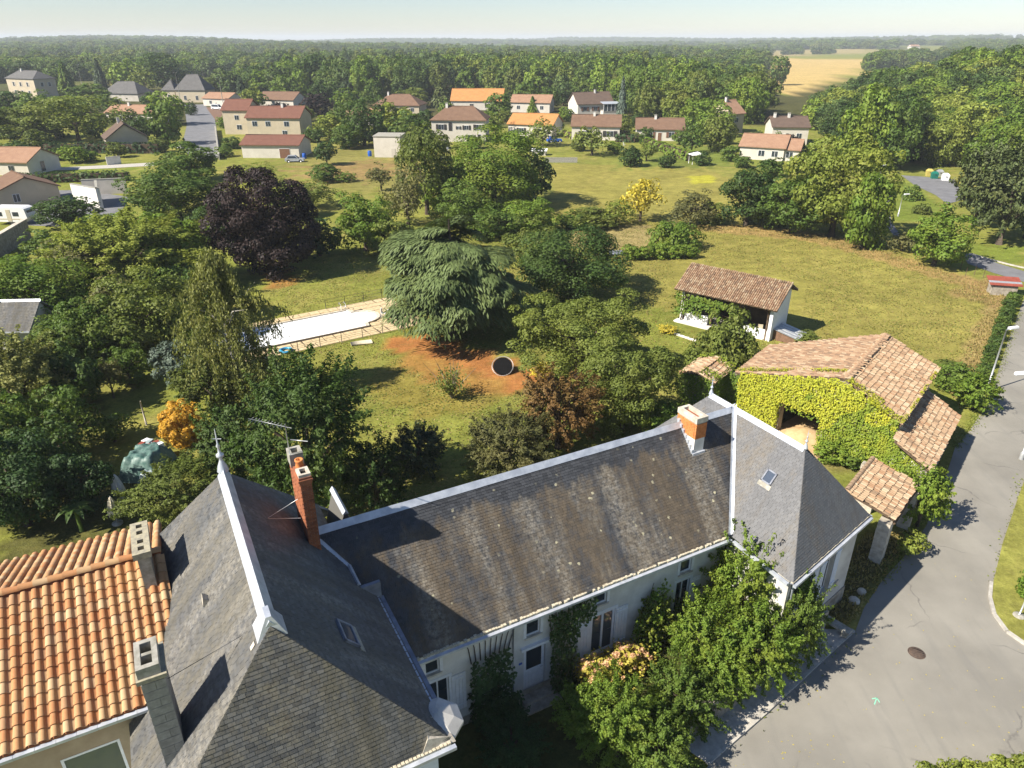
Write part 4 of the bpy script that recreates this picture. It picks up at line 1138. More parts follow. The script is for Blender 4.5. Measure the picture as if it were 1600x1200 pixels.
mb = MB(); mb.hexa([HS(-2.05, te + .4, 7.7), HS(-1.74, te + .4, 7.7), HS(-1.74, 26, 7.7), HS(-2.05, 26, 7.7)], [HS(-2.05, tn - .1, 9.35), HS(-1.74, tn - .1, 9.35), HS(-1.74, tn + .1, 9.35), HS(-2.05, tn + .1, 9.35)]); mb.build('gable_top', MAT['ochre_render'], TH)
for h_ in hl: window(TH, HS, h_[0], h_[1], te + 0.32, h_[2], h_[3], 1, 1, recess=0.02, pane='sky_glass', bar=0.07)
mb = MB()
for k in range(18): mb.box(HS, -10.3 + k * 0.5, -10.3 + k * 0.5 + 0.492, te - 0.16, te - 0.02, TE - 0.13 + 0.004 * (k % 2), TE - 0.03)
mb.build('gutter', MAT['zinc'], TH)
MB().box(HS, -1.74, -1.60, te + 0.1, te + 0.25, 0, 7.6).build('downpipe', MAT['white_paint'], TH)
# four-hole concrete chimney on the ridge
a0_, a1_, b0_, b1_ = -2.10, -1.76, 21.0, 22.5
MB().box(HS, a0_, a1_, b0_, b1_, 8.9, 10.42).build('chimney_shaft', MAT['concrete'], TH)
mb = MB(); us_ = [(-2.02, -1.84)]; ns_ = [21.05, 21.42, 21.93, 22.30]
zc0, zc1 = 10.42, 10.64
mb.box(HS, -2.19, -2.02, 20.85, 22.65, zc0, zc1); mb.box(HS, -1.84, -1.67, 20.85, 22.65, zc0, zc1)
edges = [20.85] + [e for n_ in ns_ for e in (n_, n_ + 0.2)] + [22.65]
for k in range(0, len(edges), 2): mb.box(HS, -2.02, -1.84, edges[k], edges[k + 1], zc0, zc1)
mb.build('chimney_slab', MAT['lichen_cap'], TH)
for n_ in ns_: MB().box(HS, -2.015, -1.845, n_ + .004, n_ + 0.196, 10.425, 10.44).build('flue', MAT['dark_void'], TH)
# block chimney, course by course
bu0, bu1, bn0, bn1 = -2.15, -1.62, 14.85, 15.85
MB().box(HS, bu0 + 0.03, bu1 - 0.03, bn0 + 0.03, bn1 - 0.03, 0, 11.15).build('chimney_core', MAT['concrete'], TH)
z = 5.2; r_ = 0
while z < 11.0:
    for (ua, ub, na, nb) in ([(bu0, bu1, bn0, bn0 + 0.5), (bu0, bu1, bn0 + 0.512, bn1)] if r_ % 2 else [(bu0, bu0 + 0.3, bn0, bn1), (bu0 + 0.312, bu1, bn0, bn1)]):
        MB().box(HS, ua, ub, na, nb, z + 0.006, z + 0.274).build('block', MAT['block'], TH)
    z += 0.28; r_ += 1
mb = MB(); mb.box(HS, bu0 - 0.07, bu1 + 0.07, bn0 - 0.07, bn1 + 0.07, 11.16, 11.28); mb.build('chimney_slab', MAT['lichen_cap'], TH)
mb = MB(); ring_cap(mb, HS, bu0 - 0.02, bu1 - 0.04, bn0, bn1, 11.28, 11.58, 0.13, (15.35,)); mb.build('chimney_rim', MAT['concrete'], TH)
MB().box(HS, bu0 + 0.1, bu1 - 0.15, bn0 + 0.1, bn1 - 0.1, 11.285, 11.30).build('flue', MAT['dark_void'], TH)
MB().tube([HS(bu1, 15.3, 10.6), HS(0.25, 15.6, uz(0.25) + 0.06)], 0.012, 4).build('stay_wire', MAT['metal_dark'], TH)
# ================================================================ foliage: leaf-sized faces spread through the crown
def leaf_mesh(name, pts, nrm, size, mat, rng, aspect=0.62, along=None, fold=0.18, var=0.45):
    "rhombic leaves at pts, facing nrm; along = direction of the leaf's length if given"
    n = len(pts)
    nrm = nrm / (np.linalg.norm(nrm, axis=1, keepdims=True) + 1e-9)
    r = rng.normal(size=(n, 3)) if along is None else along + rng.normal(size=(n, 3)) * 0.38
    t = r - (r * nrm).sum(1, keepdims=True) * nrm
    t /= np.linalg.norm(t, axis=1, keepdims=True) + 1e-9
    b = np.cross(nrm, t)
    s = (size * (1 - var / 2 + var * rng.random(n)))[:, None] if np.ndim(size) else size * (1 - var / 2 + var * rng.random((n, 1)))
    v = np.empty((n, 4, 3))
    v[:, 0] = pts - t * s * 0.5
    v[:, 1] = pts + b * s * 0.5 * aspect + nrm * s * fold
    v[:, 2] = pts + t * s * 0.5
    v[:, 3] = pts - b * s * 0.5 * aspect + nrm * s * fold
    return np_mesh(name, v.reshape(-1, 3), np.arange(4 * n).reshape(n, 4), mat)

def rdir(rng, n):
    d = rng.normal(size=(n, 3)); return d / np.linalg.norm(d, axis=1, keepdims=True)

def lobes(rng, d, amp):
    "uneven outline: a few broad lobes"
    f = np.ones(len(d))
    for _ in range(7):
        a = rdir(rng, 1)[0]; k = rng.uniform(2, 5)
        f += amp * rng.uniform(0.3, 1) * np.cos(k * np.arccos(np.clip(d @ a, -1, 1)) + rng.uniform(0, 6.28)) / 2.2
    return f

def crown_round(rng, n, clump=0.25, amp=0.20, low=-0.97, inner=0.20):
    K = int(24 + 48 * (0.3 / clump) ** 1.6)
    cd = rdir(rng, K * 3); cd = cd[cd[:, 2] > low][:K]; K = len(cd)
    cr = rng.uniform(0.60, 0.93, K) * lobes(rng, cd, amp)
    cc = cd * cr[:, None]
    rad = clump * rng.uniform(0.65, 1.25, K)
    w = rad ** 2; which = rng.choice(K, n, p=w / w.sum())
    d = rdir(rng, n)
    d = d + 0.55 * cd[which] + np.array((0, 0, 0.35)); d /= np.linalg.norm(d, axis=1, keepdims=True)
    rr_ = rad[which] * (0.55 + 0.5 * rng.random(n) ** 0.6)
    p = cc[which] + d * rr_[:, None] * np.array((1, 1, 0.8))
    nr = d + 0.6 * rdir(rng, n) + np.array((0, 0, 0.25))
    m_ = int(n * inner)
    p[:m_] = rdir(rng, m_) * (rng.random((m_, 1)) ** 0.4) * 0.72
    return p, nr, None

def crown_birch(rng, n):
    "hanging strands round an upright stem"
    S = 300
    h = rng.uniform(-0.55, 1.0, S)
    a = rng.uniform(0, 6.28, S)
    R_ = (1.05 - 0.85 * np.clip(h, 0, 1) ** 1.3) * rng.uniform(0.2, 1.1, S) * (1 + 0.25 * np.sin(a * 2 + h * 5)) * np.where(h < -0.3, 0.8, 1)
    Ls = rng.uniform(0.12, 0.42, S)
    w = rng.choice(S, n); t = rng.random(n)
    p = np.stack([np.cos(a[w]) * R_[w] * (0.8 + 0.3 * t), np.sin(a[w]) * R_[w] * (0.8 + 0.3 * t), h[w] - Ls[w] * t ** 1.3], 1)
    p += rng.normal(size=(n, 3)) * 0.035
    p[:, 2] = np.clip(p[:, 2], -1.0, 1.05)
    return p, rdir(rng, n) + np.stack([np.cos(a[w]), np.sin(a[w]), 0.3 * np.ones(n)], 1) * 0.6, np.tile((0, 0, -1.0), (n, 1))

def crown_cedar(rng, n, tiers=8, droop=0.30, flat=True, taper=1.0, per=7):
    "tiers of fanned boughs with hanging fringes; z from -1 to 1"
    P_, N_, A_ = [], [], []
    B = tiers * per; k = n // B
    for i in range(B):
        f = min(1.0, max(0.0, (i // per + rng.uniform(-.5, .5)) / max(1, tiers - 1))) if not flat else ((i * 0.618) % 1.0 * 0.35 + 0.65 * (i + rng.random()) / B)
        h = -0.78 + 1.66 * f
        a = 6.283 * (i % per) / per + (i // per) * 0.45 + rng.uniform(-.3, .3) if not flat else i * 2.399 + rng.uniform(-.4, .4)
        if flat: L_ = (1.0 - 0.42 * max(0.0, f - 0.45) ** 1.5 / 0.41) * rng.uniform(0.55, 1.12)
        else: L_ = (1.02 - f) ** taper * rng.uniform(0.8, 1.12) + 0.05
        s = rng.random(k) ** 0.6
        wd = (0.40 if flat else 0.34) * L_ * np.sin(math.pi * np.clip(s * 0.80 + 0.10, 0, 1)) + 0.02
        t = np.clip(rng.normal(size=k) * 0.5, -1, 1)
        t = np.sign(t) * np.round(np.abs(t) * 5) / 5 + rng.normal(size=k) * 0.035 if flat else t       # sprays side by side
        dx, dy = math.cos(a), math.sin(a)
        edge = np.clip(np.maximum(np.abs(t), (s - 0.72) / 0.28), 0, 1)
        fr = rng.random(k) ** 1.6 * edge ** 2 * (0.13 if flat else 0.2) * L_                       # fringe hanging from the margin
        rise = 0.16 if flat else 0.02
        z = h + L_ * (rise * s - droop * s ** 2.4) - 0.16 * L_ * t ** 2 * s - fr + rng.normal(size=k) * 0.008
        r = L_ * s
        P_.append(np.stack([dx * r - dy * wd * t, dy * r + dx * wd * t, z], 1))
        N_.append(np.stack([dx * edge * 0.9 - dy * t, dy * edge * 0.9 + dx * t, np.ones(k)], 1) + 0.3 * rdir(rng, k))
        A_.append(np.stack([dx - dy * t * 0.9, dy + dx * t * 0.9, -0.15 - 1.4 * edge ** 2 * (0.4 + droop)], 1))
    return np.concatenate(P_), np.concatenate(N_), np.concatenate(A_)

def crown_shoots(rng, n):
    "a bushy crown of leafy shoots standing out from the middle, uneven at the tips"
    K = 230
    d = rdir(rng, K * 3); d = d[d[:, 2] > -0.8][:K]; K = len(d)
    L_ = rng.uniform(0.72, 1.12, K) * lobes(rng, d, 0.20)
    tip = d * L_[:, None] + np.array((0, 0, 0.06)) + rng.normal(size=(K, 3)) * 0.05
    base = d * 0.30
    w = rng.choice(K, n); s = 0.25 + 0.75 * rng.random(n) ** 0.55
    p = base[w] + (tip - base)[w] * s[:, None]
    p += rng.normal(size=(n, 3)) * (0.075 * (1.25 - s))[:, None]
    nr = d[w] * 0.7 + rdir(rng, n) * 0.75 + np.array((0, 0, 0.45))
    return p, nr, d[w] + rdir(rng, n) * 0.8

CROWN = {}
def crown(kind, mat, rel, variant):
    "one crown of unit radius, shared by its copies; rel = leaf length for radius 1"
    key = (kind, rel, variant)
    if key in CROWN: return CROWN[key]
    rng = np.random.default_rng(abs(hash((kind, int(rel * 1000), variant))) % 100000 if False else (sum(map(ord, kind)) * 131 + int(rel * 1000) * 17 + variant))
    n = int(58 / rel ** 2); asp = 0.62
    if kind == 'round': d = crown_round(rng, n)
    elif kind == 'fine': d = crown_round(rng, n, 0.19, 0.24)
    elif kind == 'lumpy': d = crown_round(rng, n, 0.30, 0.26)
    elif kind == 'loose': d = crown_round(rng, int(n * 0.55), 0.26, 0.40, -0.6, 0.25)
    elif kind == 'dome': d = crown_round(rng, n, 0.27, 0.22, -0.15)
    elif kind == 'shoots': d = crown_shoots(rng, int(n * 1.35)); asp = 0.5
    elif kind == 'ball': d = crown_round(rng, int(n * 1.4), 0.21, 0.10)
    elif kind == 'birch': d = crown_birch(rng, int(n * 0.95)); asp = 0.5
    elif kind == 'cedar': d = crown_cedar(rng, int(n * 1.9), 9, 0.17); asp = 0.22
    elif kind == 'spruce': d = crown_cedar(rng, int(n * 0.9), 14, 0.45, False, 0.9, 7); asp = 0.28
    elif kind == 'pine': d = crown_cedar(rng, int(n * 0.9), 7, 0.12, True, 1, 6); asp = 0.35
    s = rel * (2.1 if kind in ('cedar', 'spruce', 'pine') else 1.0)
    me_ = leaf_mesh('crown', d[0], d[1], s, MAT[mat], rng, asp, d[2], 0.05 if kind in ('cedar', 'spruce') else 0.18)
    CROWN[key] = me_
    return me_

def trunk_data(name, mat, h, r, limbs, R_, z0, rng, lean=(0, 0)):
    mb = MB()
    top = Vector((lean[0], lean[1], h))
    pts = [Vector((0, 0, -0.1)), Vector((lean[0] * .2 + rng.uniform(-.05, .05), lean[1] * .2, h * 0.25)), Vector((lean[0] * .5, lean[1] * .5 + rng.uniform(-.08, .08), h * 0.55)), top]
    mb.tube(pts, [r * 1.35, r, r * 0.7, r * 0.15], 7)
    for k in range(limbs):
        a = 6.283 * k / max(1, limbs) + rng.uniform(-.4, .4); zz = h * rng.uniform(0.22, 0.6)
        b = Vector((lean[0], lean[1], 0)) * (zz / h) + Vector((0, 0, zz))
        e = Vector((math.cos(a) * R_ * 0.7, math.sin(a) * R_ * 0.7, min(h * 0.95, zz + R_ * rng.uniform(0.3, 0.9))))
        mb.tube([b, b.lerp(e, 0.5) + Vector((0, 0, 0.15 * R_)), e], [r * 0.55, r * 0.35, r * 0.08], 5)
    return mb.data(name, MAT[mat], (0, 0, 0))

def link_crown(name, me_, mat, parent=None, loc=(0, 0, 0)):
    "crowns share their mesh; the foliage colour belongs to the object"
    o = link(name, me_, parent, loc)
    o.material_slots[0].link = 'OBJECT'; o.material_slots[0].material = MAT[mat]
    return o
VAR = {}
def tree_at(x, y, R_, h, kind, mat, label, low=0.12, name='tree', cat='tree', group=None, trunk='bark', ry=None, limbs=6, lean=(0, 0), px_leaf=4.6, zg=None, tr=None):
    zg = float(ground_z(x, y)) if zg is None else zg
    D = math.hypot(math.hypot(x, y), CAM_Z - h / 2)
    want = px_leaf * D / F_PX / max(R_, h * 0.35)
    rel = min((0.034, 0.044, 0.056, 0.072, 0.095, 0.125, 0.17, 0.23), key=lambda q: abs(math.log(q / want)))
    VAR[(kind, rel)] = VAR.get((kind, rel), -1) + 1
    v = VAR[(kind, rel)] % (3 if rel > 0.05 else 2)
    rng = np.random.default_rng(int(abs(x * 71 + y * 13) * 10) % 99991)
    t = thing(name, (x, y, zg), label, cat, group)
    zl = h * low; rz = (h - zl) / 2
    c = link_crown('crown', crown(kind, mat, rel, v), mat, t, (lean[0] * 0.6, lean[1] * 0.6, zl + rz))
    c.scale = (R_, ry or R_, rz * (1.0 if kind in ('cedar', 'spruce', 'birch', 'pine') else 1.06))
    c.rotation_euler = (0, 0, rng.uniform(0, 6.28) if not ry else 0)
    if kind == 'dome': c.location.z = zl + 0.12 * h; c.scale = (R_, ry or R_, (h - zl) * 0.86)
    link('trunk', trunk_data('trunk', trunk, h * (0.93 if kind in ('cedar', 'spruce', 'birch') else 0.72), tr or max(0.06, min(0.5, R_ * 0.075)), limbs, R_, zl, rng, lean), t)
    return t

def tree(px, base, half, top, kind, mat, label, low=0.12, **kw):
    "tree whose foot is at photo pixel (px, base), crown half-width and top row in pixels"
    p = G(px, base)
    D = Q(p)[2]
    R_ = half / F_PX * D
    h = max(0.5, z_at_row(p.x, p.y, top) - p.z)
    return tree_at(p.x, p.y, R_, h, kind, mat, label, low, **kw)

def shrub(px, base, half, top, kind, mat, label, **kw):
    kw.setdefault('name', 'shrub'); kw.setdefault('cat', 'shrub'); kw.setdefault('limbs', 4)
    return tree(px, base, half, top, kind, mat, label, kw.pop('low', 0.0), **kw)

def wall_leaves(name, parent, mat, quads, density, size, seed, depth=0.16, keep=None):
    "creeper: leaves over a list of wall quads (origin, right vector, up vector)"
    rng = np.random.default_rng(seed); Pn, Nn = [], []
    for o, r, u in quads:
        o, r, u = (np.array(q) for q in (o, r, u))
        nn = np.cross(r, u); area = np.linalg.norm(nn); nn = nn / area
        k = int(area * density); s = rng.random((k, 2))
        p = o + s[:, :1] * r + s[:, 1:] * u
        bulge = 0.5 + 0.5 * np.sin(p[:, 0] * 2.1 + p[:, 2] * 1.7) * np.cos(p[:, 1] * 1.9 - p[:, 2] * 2.3)
        p = p + nn * (depth * (0.15 + rng.random((k, 1)) * (0.4 + bulge[:, None])))
        Pn.append(p); Nn.append(nn + 0.55 * rdir(rng, k) + np.array((0, 0, 0.45)))
    p, nr = np.concatenate(Pn), np.concatenate(Nn)
    if keep is not None: ok = keep(p); p, nr = p[ok], nr[ok]
    me_ = leaf_mesh(name, p - np.array(ORG[parent.name] if parent is not None else (0, 0, 0)), nr, size, MAT[mat], rng, 0.85)
    return link(name, me_, parent)
# ================================================================ the creeper-clad barn
BR = thing('barn', BN(-11, 49, 0), 'stone barn under old clay tiles with yellow-green creeper on its front', 'barn')
bE = Plane([BN(-5.6, 43.9, 4.0), BN(-5.6, 54.6, 4.0), BN(-9.5, 54.8, 5.5), BN(-9.5, 45.1, 5.5)])
bW = Plane([BN(-17.0, 52.6, 3.35), BN(-17.0, 46.1, 3.35), BN(-9.5, 45.1, 5.5), BN(-9.5, 54.8, 5.5)])
rf = deck(BR, [bE, bW], 'old_wood', 0.14, 'roof')
mb = MB(); canal_tiles(mb, bE, 0.195, 0.34, 31, 0.078); mb.build('east_tiles', MAT['tile_old_light'], rf, 'stuff')
mb = MB(); canal_tiles(mb, bW, 0.195, 0.34, 32, 0.078); mb.build('west_tiles', MAT['tile_old'], rf, 'stuff')
for k in range(24):
    b0 = 45.1 + k * 0.40
    mb = MB(); rs = random.Random(k); r0 = 0.15 + rs.uniform(0, .01)
    prof = lambda b, r, l: [BN(-9.5 + r * math.cos(math.pi * j / 6), b, 5.5 + l + r * 0.9 * math.sin(math.pi * j / 6)) for j in range(7)]
    a_, c_ = prof(b0, r0, 0.03), prof(b0 + 0.43, r0 * 0.88, 0.01)
    mb.mesh(a_ + c_, [(j, j + 1, 8 + j, 7 + j)[::-1] for j in range(6)] + [tuple(range(7))], True)
    mb.build('ridge_tile', MAT['tile_old'], rf)
FW = frame(-39.4 - 11.4, *BN(-16.5, 46.35)[:2])
ztop = lambda s: 3.25 + 2.05 * min(1, s / 7.1) if s < 7.1 else 5.3 - 1.5 * (s - 7.1) / 3.9
mb = MB(); o0, o1, oz = 3.25, 6.35, 2.75
cuts = sorted([0, 0.8, 1.6, 2.4, o0, 4.0, 4.8, 5.6, o1, 7.1, 7.8, 8.6, 9.4, 10.2, 11.0])
for a_, b_ in zip(cuts, cuts[1:]):
    z0 = oz if o0 <= a_ < o1 else 0
    q = [FW(a_, 0, z0), FW(b_, 0, z0), FW(b_, 0.5, z0), FW(a_, 0.5, z0)]
    mb.hexa(q, [FW(a_, 0, ztop(a_)), FW(b_, 0, ztop(b_)), FW(b_, 0.5, ztop(b_)), FW(a_, 0.5, ztop(a_))])
mb.build('front_wall', MAT['stone_wall'], BR)
for nm, a0, a1, b0, b1, z1 in (('west_wall', -16.6, -16.1, 46.6, 52.4, 3.2), ('east_wall', -6.3, -5.9, 44.6, 54.4, 3.85), ('rear_wall', -16.0, -6.35, 52.9, 53.3, 3.4)):
    MB().box(BN, a0, a1, b0, b1, 0, z1).build(nm, MAT['stone_wall'], BR)
MB().hexa([FW(o0 - .2, -.04, oz), FW(o1 + .2, -.04, oz), FW(o1 + .2, .2, oz), FW(o0 - .2, .2, oz)], [FW(o0 - .2, -.04, oz + .25), FW(o1 + .2, -.04, oz + .25), FW(o1 + .2, .2, oz + .25), FW(o0 - .2, .2, oz + .25)]).build('lintel', MAT['old_wood'], BR)
qd = []
for a_, b_ in zip(cuts, cuts[1:]):
    z0 = oz - 0.25 if o0 <= a_ < o1 else 0.05
    qd.append((FW(a_, 0, z0), FW(b_, 0, z0) - FW(a_, 0, z0), Vector((0, 0, max(ztop(a_), ztop(b_)) + 0.12 - z0))))
# darker creeper lower right, yellow where it has turned
def upper(p):
    s = (p - np.array(FW(0, 0, 0))) @ np.array(FW(1, 0, 0) - FW(0, 0, 0))
    nz = np.sin(s * 1.3 + p[:, 2] * 1.1) * np.cos(s * 0.7 - p[:, 2] * 1.9)
    return (s - 6.4) * 0.55 - (p[:, 2] - 2.6) * 0.9 + nz * 1.6 + 0.7 * np.sin(s * 3.7 - p[:, 2] * 3.1) < 0.35
wall_leaves('creeper', BR, 'leaf_creeper_yellow', qd, 380, 0.12, 3, 0.48, upper)
wall_leaves('creeper', BR, 'leaf_creeper', qd, 380, 0.12, 4, 0.48, lambda p: ~upper(p))
hang = [(FW(o0, -0.12, oz - 0.75), FW(o1, -0.12, 0) - FW(o0, -0.12, 0), Vector((0, 0, 0.8)))]
wall_leaves('hanging_creeper', BR, 'leaf_creeper', hang, 60, 0.15, 9, 0.15)
# creeper climbing over the verge of the east slope
wall_leaves('verge_creeper', BR, 'leaf_creeper_yellow', [(bE.at(0, 0, 0.02), bE.e * 0.7, bE.up * 4.1), (bE.at(0, 1.6, 0.02), bE.e * 1.3, bE.up * 2.4), (bE.at(0, 0, 0.02), bE.e * 10.6, bE.up * 0.18), (bW.at(6.0, 0, 0.02), bW.e * 0.55, bW.up * 7.6)], 190, 0.12, 12, 0.22, lambda p: np.sin(p[:, 0] * 2.3 + p[:, 1] * 1.1) + 0.6 * np.cos(p[:, 1] * 3.1) > -0.55)
# lean-to along the road
lf = Plane([BN(-3.35, 42.6, 2.25), BN(-3.35, 51.4, 2.25), BN(-5.6, 51.6, 3.35), BN(-5.6, 42.9, 3.35)])
lr = deck(BR, [lf], 'old_wood', 0.12, 'lean_to_roof')
mb = MB(); canal_tiles(mb, lf, 0.195, 0.34, 33, 0.078); mb.build('lean_to_tiles', MAT['tile_old_light'], lr, 'stuff')
MB().box(BN, -3.95, -3.55, 43.0, 51.0, 0, 2.2).build('lean_to_wall', MAT['stone_wall'], BR)
L2 = frame(-39.4 - 24, *BN(-6.05, 44.1)[:2])
MB().hexa([L2(0, 0, 0), L2(2.5, 0, 0), L2(2.5, .4, 0), L2(0, .4, 0)], [L2(0, 0, 3.2), L2(2.5, 0, 2.15), L2(2.5, .4, 2.15), L2(0, .4, 3.2)]).build('lean_to_front', MAT['white_render'], BR)
wall_leaves('creeper', BR, 'leaf_creeper', [(L2(-1.0, -0.05, 0.7), L2(3.4, 0, 0) - L2(0, 0, 0), Vector((0, 0, 2.3)))], 330, 0.12, 5, 0.3, lambda p: p[:, 2] < 3.35 - 0.42 * ((p - np.array(L2(0, 0, 0))) @ np.array(L2(1, 0, 0) - L2(0, 0, 0))))
# west annex, wrapped in ivy
an = Plane([BN(-17.6, 44.0, 3.05), BN(-17.6, 47.6, 3.05), BN(-19.0, 47.6, 3.5), BN(-19.0, 44.0, 3.5)])
an2 = Plane([BN(-20.4, 47.6, 3.05), BN(-20.4, 44.0, 3.05), BN(-19.0, 44.0, 3.5), BN(-19.0, 47.6, 3.5)])
ar = deck(BR, [an, an2], 'old_wood', 0.1, 'annex_roof')
mb = MB(); canal_tiles(mb, an, 0.195, 0.34, 34, 0.078); canal_tiles(mb, an2, 0.195, 0.34, 35, 0.078); mb.build('annex_tiles', MAT['tile_old_light'], ar, 'stuff')
MB().box(BN, -20.1, -17.9, 44.3, 47.4, 0, 3.0).build('annex_wall', MAT['stone_wall'], BR)
MB().box(BN, -17.9, -16.55, 46.6, 47.2, 0, 2.9).build('link_wall', MAT['stone_wall'], BR)
wall_leaves('ivy', BR, 'leaf_bright', [(BN(-20.2, 44.25, 0.1), BN(2.4, 0), Vector((0, 0, 3.2))), (BN(-17.85, 44.25, 0.1), BN(0, 3.2), Vector((0, 0, 3.2))), (BN(-20.15, 47.4, 0.1), BN(0, -3.2), Vector((0, 0, 3.1))), (BN(-18.0, 46.55, 0.1), BN(1.6, -0.1), Vector((0, 0, 3.1)))], 300, 0.12, 6, 0.35)
wall_leaves('ivy', BR, 'leaf_creeper', [(an.at(0, 0, 0.1), an.e * 1.0, an.up * 1.4), (an.at(2.6, 0, 0.1), an.e * 1.0, an.up * 1.4), (an2.at(0, 0, 0.1), an2.e * 0.5, an2.up * 1.4)], 90, 0.15, 16, 0.25)
sheet('barn_floor', [FW(o0 - .4, -1.6), FW(o1 + .9, -1.4), FW(o1 + .2, 4.2), FW(o0 - .3, 4.2)], 'sand', 0.03)
mb = MB(); rng = np.random.default_rng(3)
c0 = FW(4.9, 0.9)
rings = []
for k, (r, z) in enumerate(((1.35, 0.02), (1.0, 0.25), (0.55, 0.45), (0.12, 0.55))):
    rings.append([c0 + Vector((r * math.cos(a) * 1.1 * (1 + .12 * math.sin(3 * a + k)), r * math.sin(a) * (1 + .12 * math.cos(2 * a)), z)) for a in [6.283 * j / 14 for j in range(14)]])
mb.mesh([p for r in rings for p in r], [(i * 14 + j, i * 14 + (j + 1) % 14, (i + 1) * 14 + (j + 1) % 14, (i + 1) * 14 + j) for i in range(3) for j in range(14)] + [tuple(42 + j for j in range(14))], True)
tag(mb.build('sand_heap', MAT['sand'], loc=c0), 'heap of orange sand in the dark barn doorway', 'sand heap')

# ---------------------------------------------------------------- tiled gateway between pavilion and barn
GT = thing('gateway', P(1372, 800, 0), 'small tiled gateway roof on pale stone piers beside the pavilion', 'gateway')
r1, r2, l2 = P(1364, 716, 3.5), P(1322, 768, 3.5), P(1398, 812, 2.75)
l1 = r1 + (l2 - r2)
gp = Plane([l2, l1, r1, r2])
gr = deck(GT, [gp], 'old_wood', 0.12, 'roof')
mb = MB(); canal_tiles(mb, gp, 0.195, 0.34, 36, 0.078); mb.build('roof_tiles', MAT['tile_old_light'], gr, 'stuff')
d = (r2 - r1); L_ = d.length; d.normalize(); sd = Vector((0, 0, 1)).cross(d)
for k in range(int(L_ / 0.36)):
    mb = MB(); p = r1 + d * (k * 0.36); q = p + d * 0.39
    A_ = [[c_ + sd * (r * math.cos(math.pi * j / 6)) + Vector((0, 0, l + r * math.sin(math.pi * j / 6))) for j in range(7)] for c_, r, l in ((p, 0.13, 0.01), (q, 0.145, 0.03))]
    mb.mesh(A_[0] + A_[1], [(j, j + 1, 8 + j, 7 + j) for j in range(6)], True); mb.build('ridge_tile', MAT['tile_old_light'], gr)
def pier(c, w, dd, h, nm='pier'):
    fr = frame(math.degrees(math.atan2(d.y, d.x)), c.x, c.y); z = 0; r = 0
    pr = MB().box(fr, -w / 2 + .02, w / 2 - .02, -dd / 2 + .02, dd / 2 - .02, 0, h).build(nm, MAT['stone_wall'], GT)
    while z < h - 0.05:
        hh = min(0.34, h - z)
        for (x0, x1) in (((-w / 2, 0.0), (0.0, w / 2)) if r % 2 else ((-w / 2, w / 2),)):
            MB().box(fr, x0 + .006, x1 - .006, -dd / 2 + random.uniform(-.01, .01), dd / 2, z + .006, z + hh - .006).build('stone', MAT['pale_stone'], pr)
        z += 0.34; r += 1
gl2, gr2 = P(1398, 812, 2.75), P(1322, 768, 3.5)
mid2 = (l2 + r2) / 2; mid1 = (l1 + r1) / 2
pier(Vector((l2.x - 0.25, l2.y + 0.25, 0)), 0.75, 0.6, 2.55); pier(Vector((l1.x - 0.3, l1.y - 0.2, 0)), 0.6, 0.6, 2.55); pier(Vector((r1.x + 0.1, r1.y, 0)), 0.5, 1.1, 3.0); pier(Vector((r2.x + .25, r2.y + .1, 0)), 0.5, 0.6, 3.2)
for a_, b_ in ((l2, l1), (r2, r1)): MB().tube([a_ - Vector((0, 0, .22)), b_ - Vector((0, 0, .22))], 0.10, 4).build('beam', MAT['old_wood'], GT)
gg = thing('gate_leaf', P(1408, 752, 0), 'dull green sheet-metal gate leaf between gateway and barn', 'gate')
p0, p1 = P(1400, 745), P(1422, 752)
dv = (p1 - p0).normalized(); nv = Vector((-dv.y, dv.x, 0)) * 0.03
for k in range(6):
    a_ = p0 + (p1 - p0) * (k / 6) + dv * .008; b_ = p0 + (p1 - p0) * ((k + 1) / 6) - dv * .008
    MB().hexa([a_ - nv, b_ - nv, b_ + nv, a_ + nv], [x + Vector((0, 0, 1.7)) for x in (a_ - nv, b_ - nv, b_ + nv, a_ + nv)]).build('board', MAT['green_plastic'], gg)
MB().hexa([p0 + nv * 1.2 + Vector((0, 0, .3)), p1 + nv * 1.2 + Vector((0, 0, .3)), p1 + nv * 2.4 + Vector((0, 0, .3)), p0 + nv * 2.4 + Vector((0, 0, .3))], [x + Vector((0, 0, .42)) for x in (p0 + nv * 1.2, p1 + nv * 1.2, p1 + nv * 2.4, p0 + nv * 2.4)]).build('rail', MAT['green_plastic'], gg)

# ================================================================ the open shed in the meadow
OS = thing('open_shed', BN(-24.6, 63.5, 0), 'open-fronted white shed under a mottled clay tile roof in the meadow', 'shed')
sf = Plane([BN(-29.7, 60.9, 3.2), BN(-19.6, 60.9, 3.2), BN(-19.6, 63.9, 4.95), BN(-29.7, 63.9, 4.95)])
sb = Plane([BN(-19.6, 65.9, 3.95), BN(-29.7, 65.9, 3.95), BN(-29.7, 63.9, 4.95), BN(-19.6, 63.9, 4.95)])
sr = deck(OS, [sf, sb], 'old_wood', 0.12, 'roof')
mb = MB(); canal_tiles(mb, sf, 0.195, 0.34, 41, 0.078); mb.build('front_tiles', MAT['tile_old'], sr, 'stuff')
mb = MB(); canal_tiles(mb, sb, 0.195, 0.34, 42, 0.078); mb.build('rear_tiles', MAT['tile_old'], sr, 'stuff')
def gable(a0, a1, nm, mat):
    mb = MB()
    for b0, b1, z0, z1 in ((61.5, 63.9, 3.40, 4.75), (63.9, 65.5, 4.75, 4.0)):
        mb.hexa([BN(a0, b0, 0), BN(a1, b0, 0), BN(a1, b1, 0), BN(a0, b1, 0)], [BN(a0, b0, z0), BN(a1, b0, z0), BN(a1, b1, z1), BN(a0, b1, z1)])
    return mb.build(nm, MAT[mat], OS)
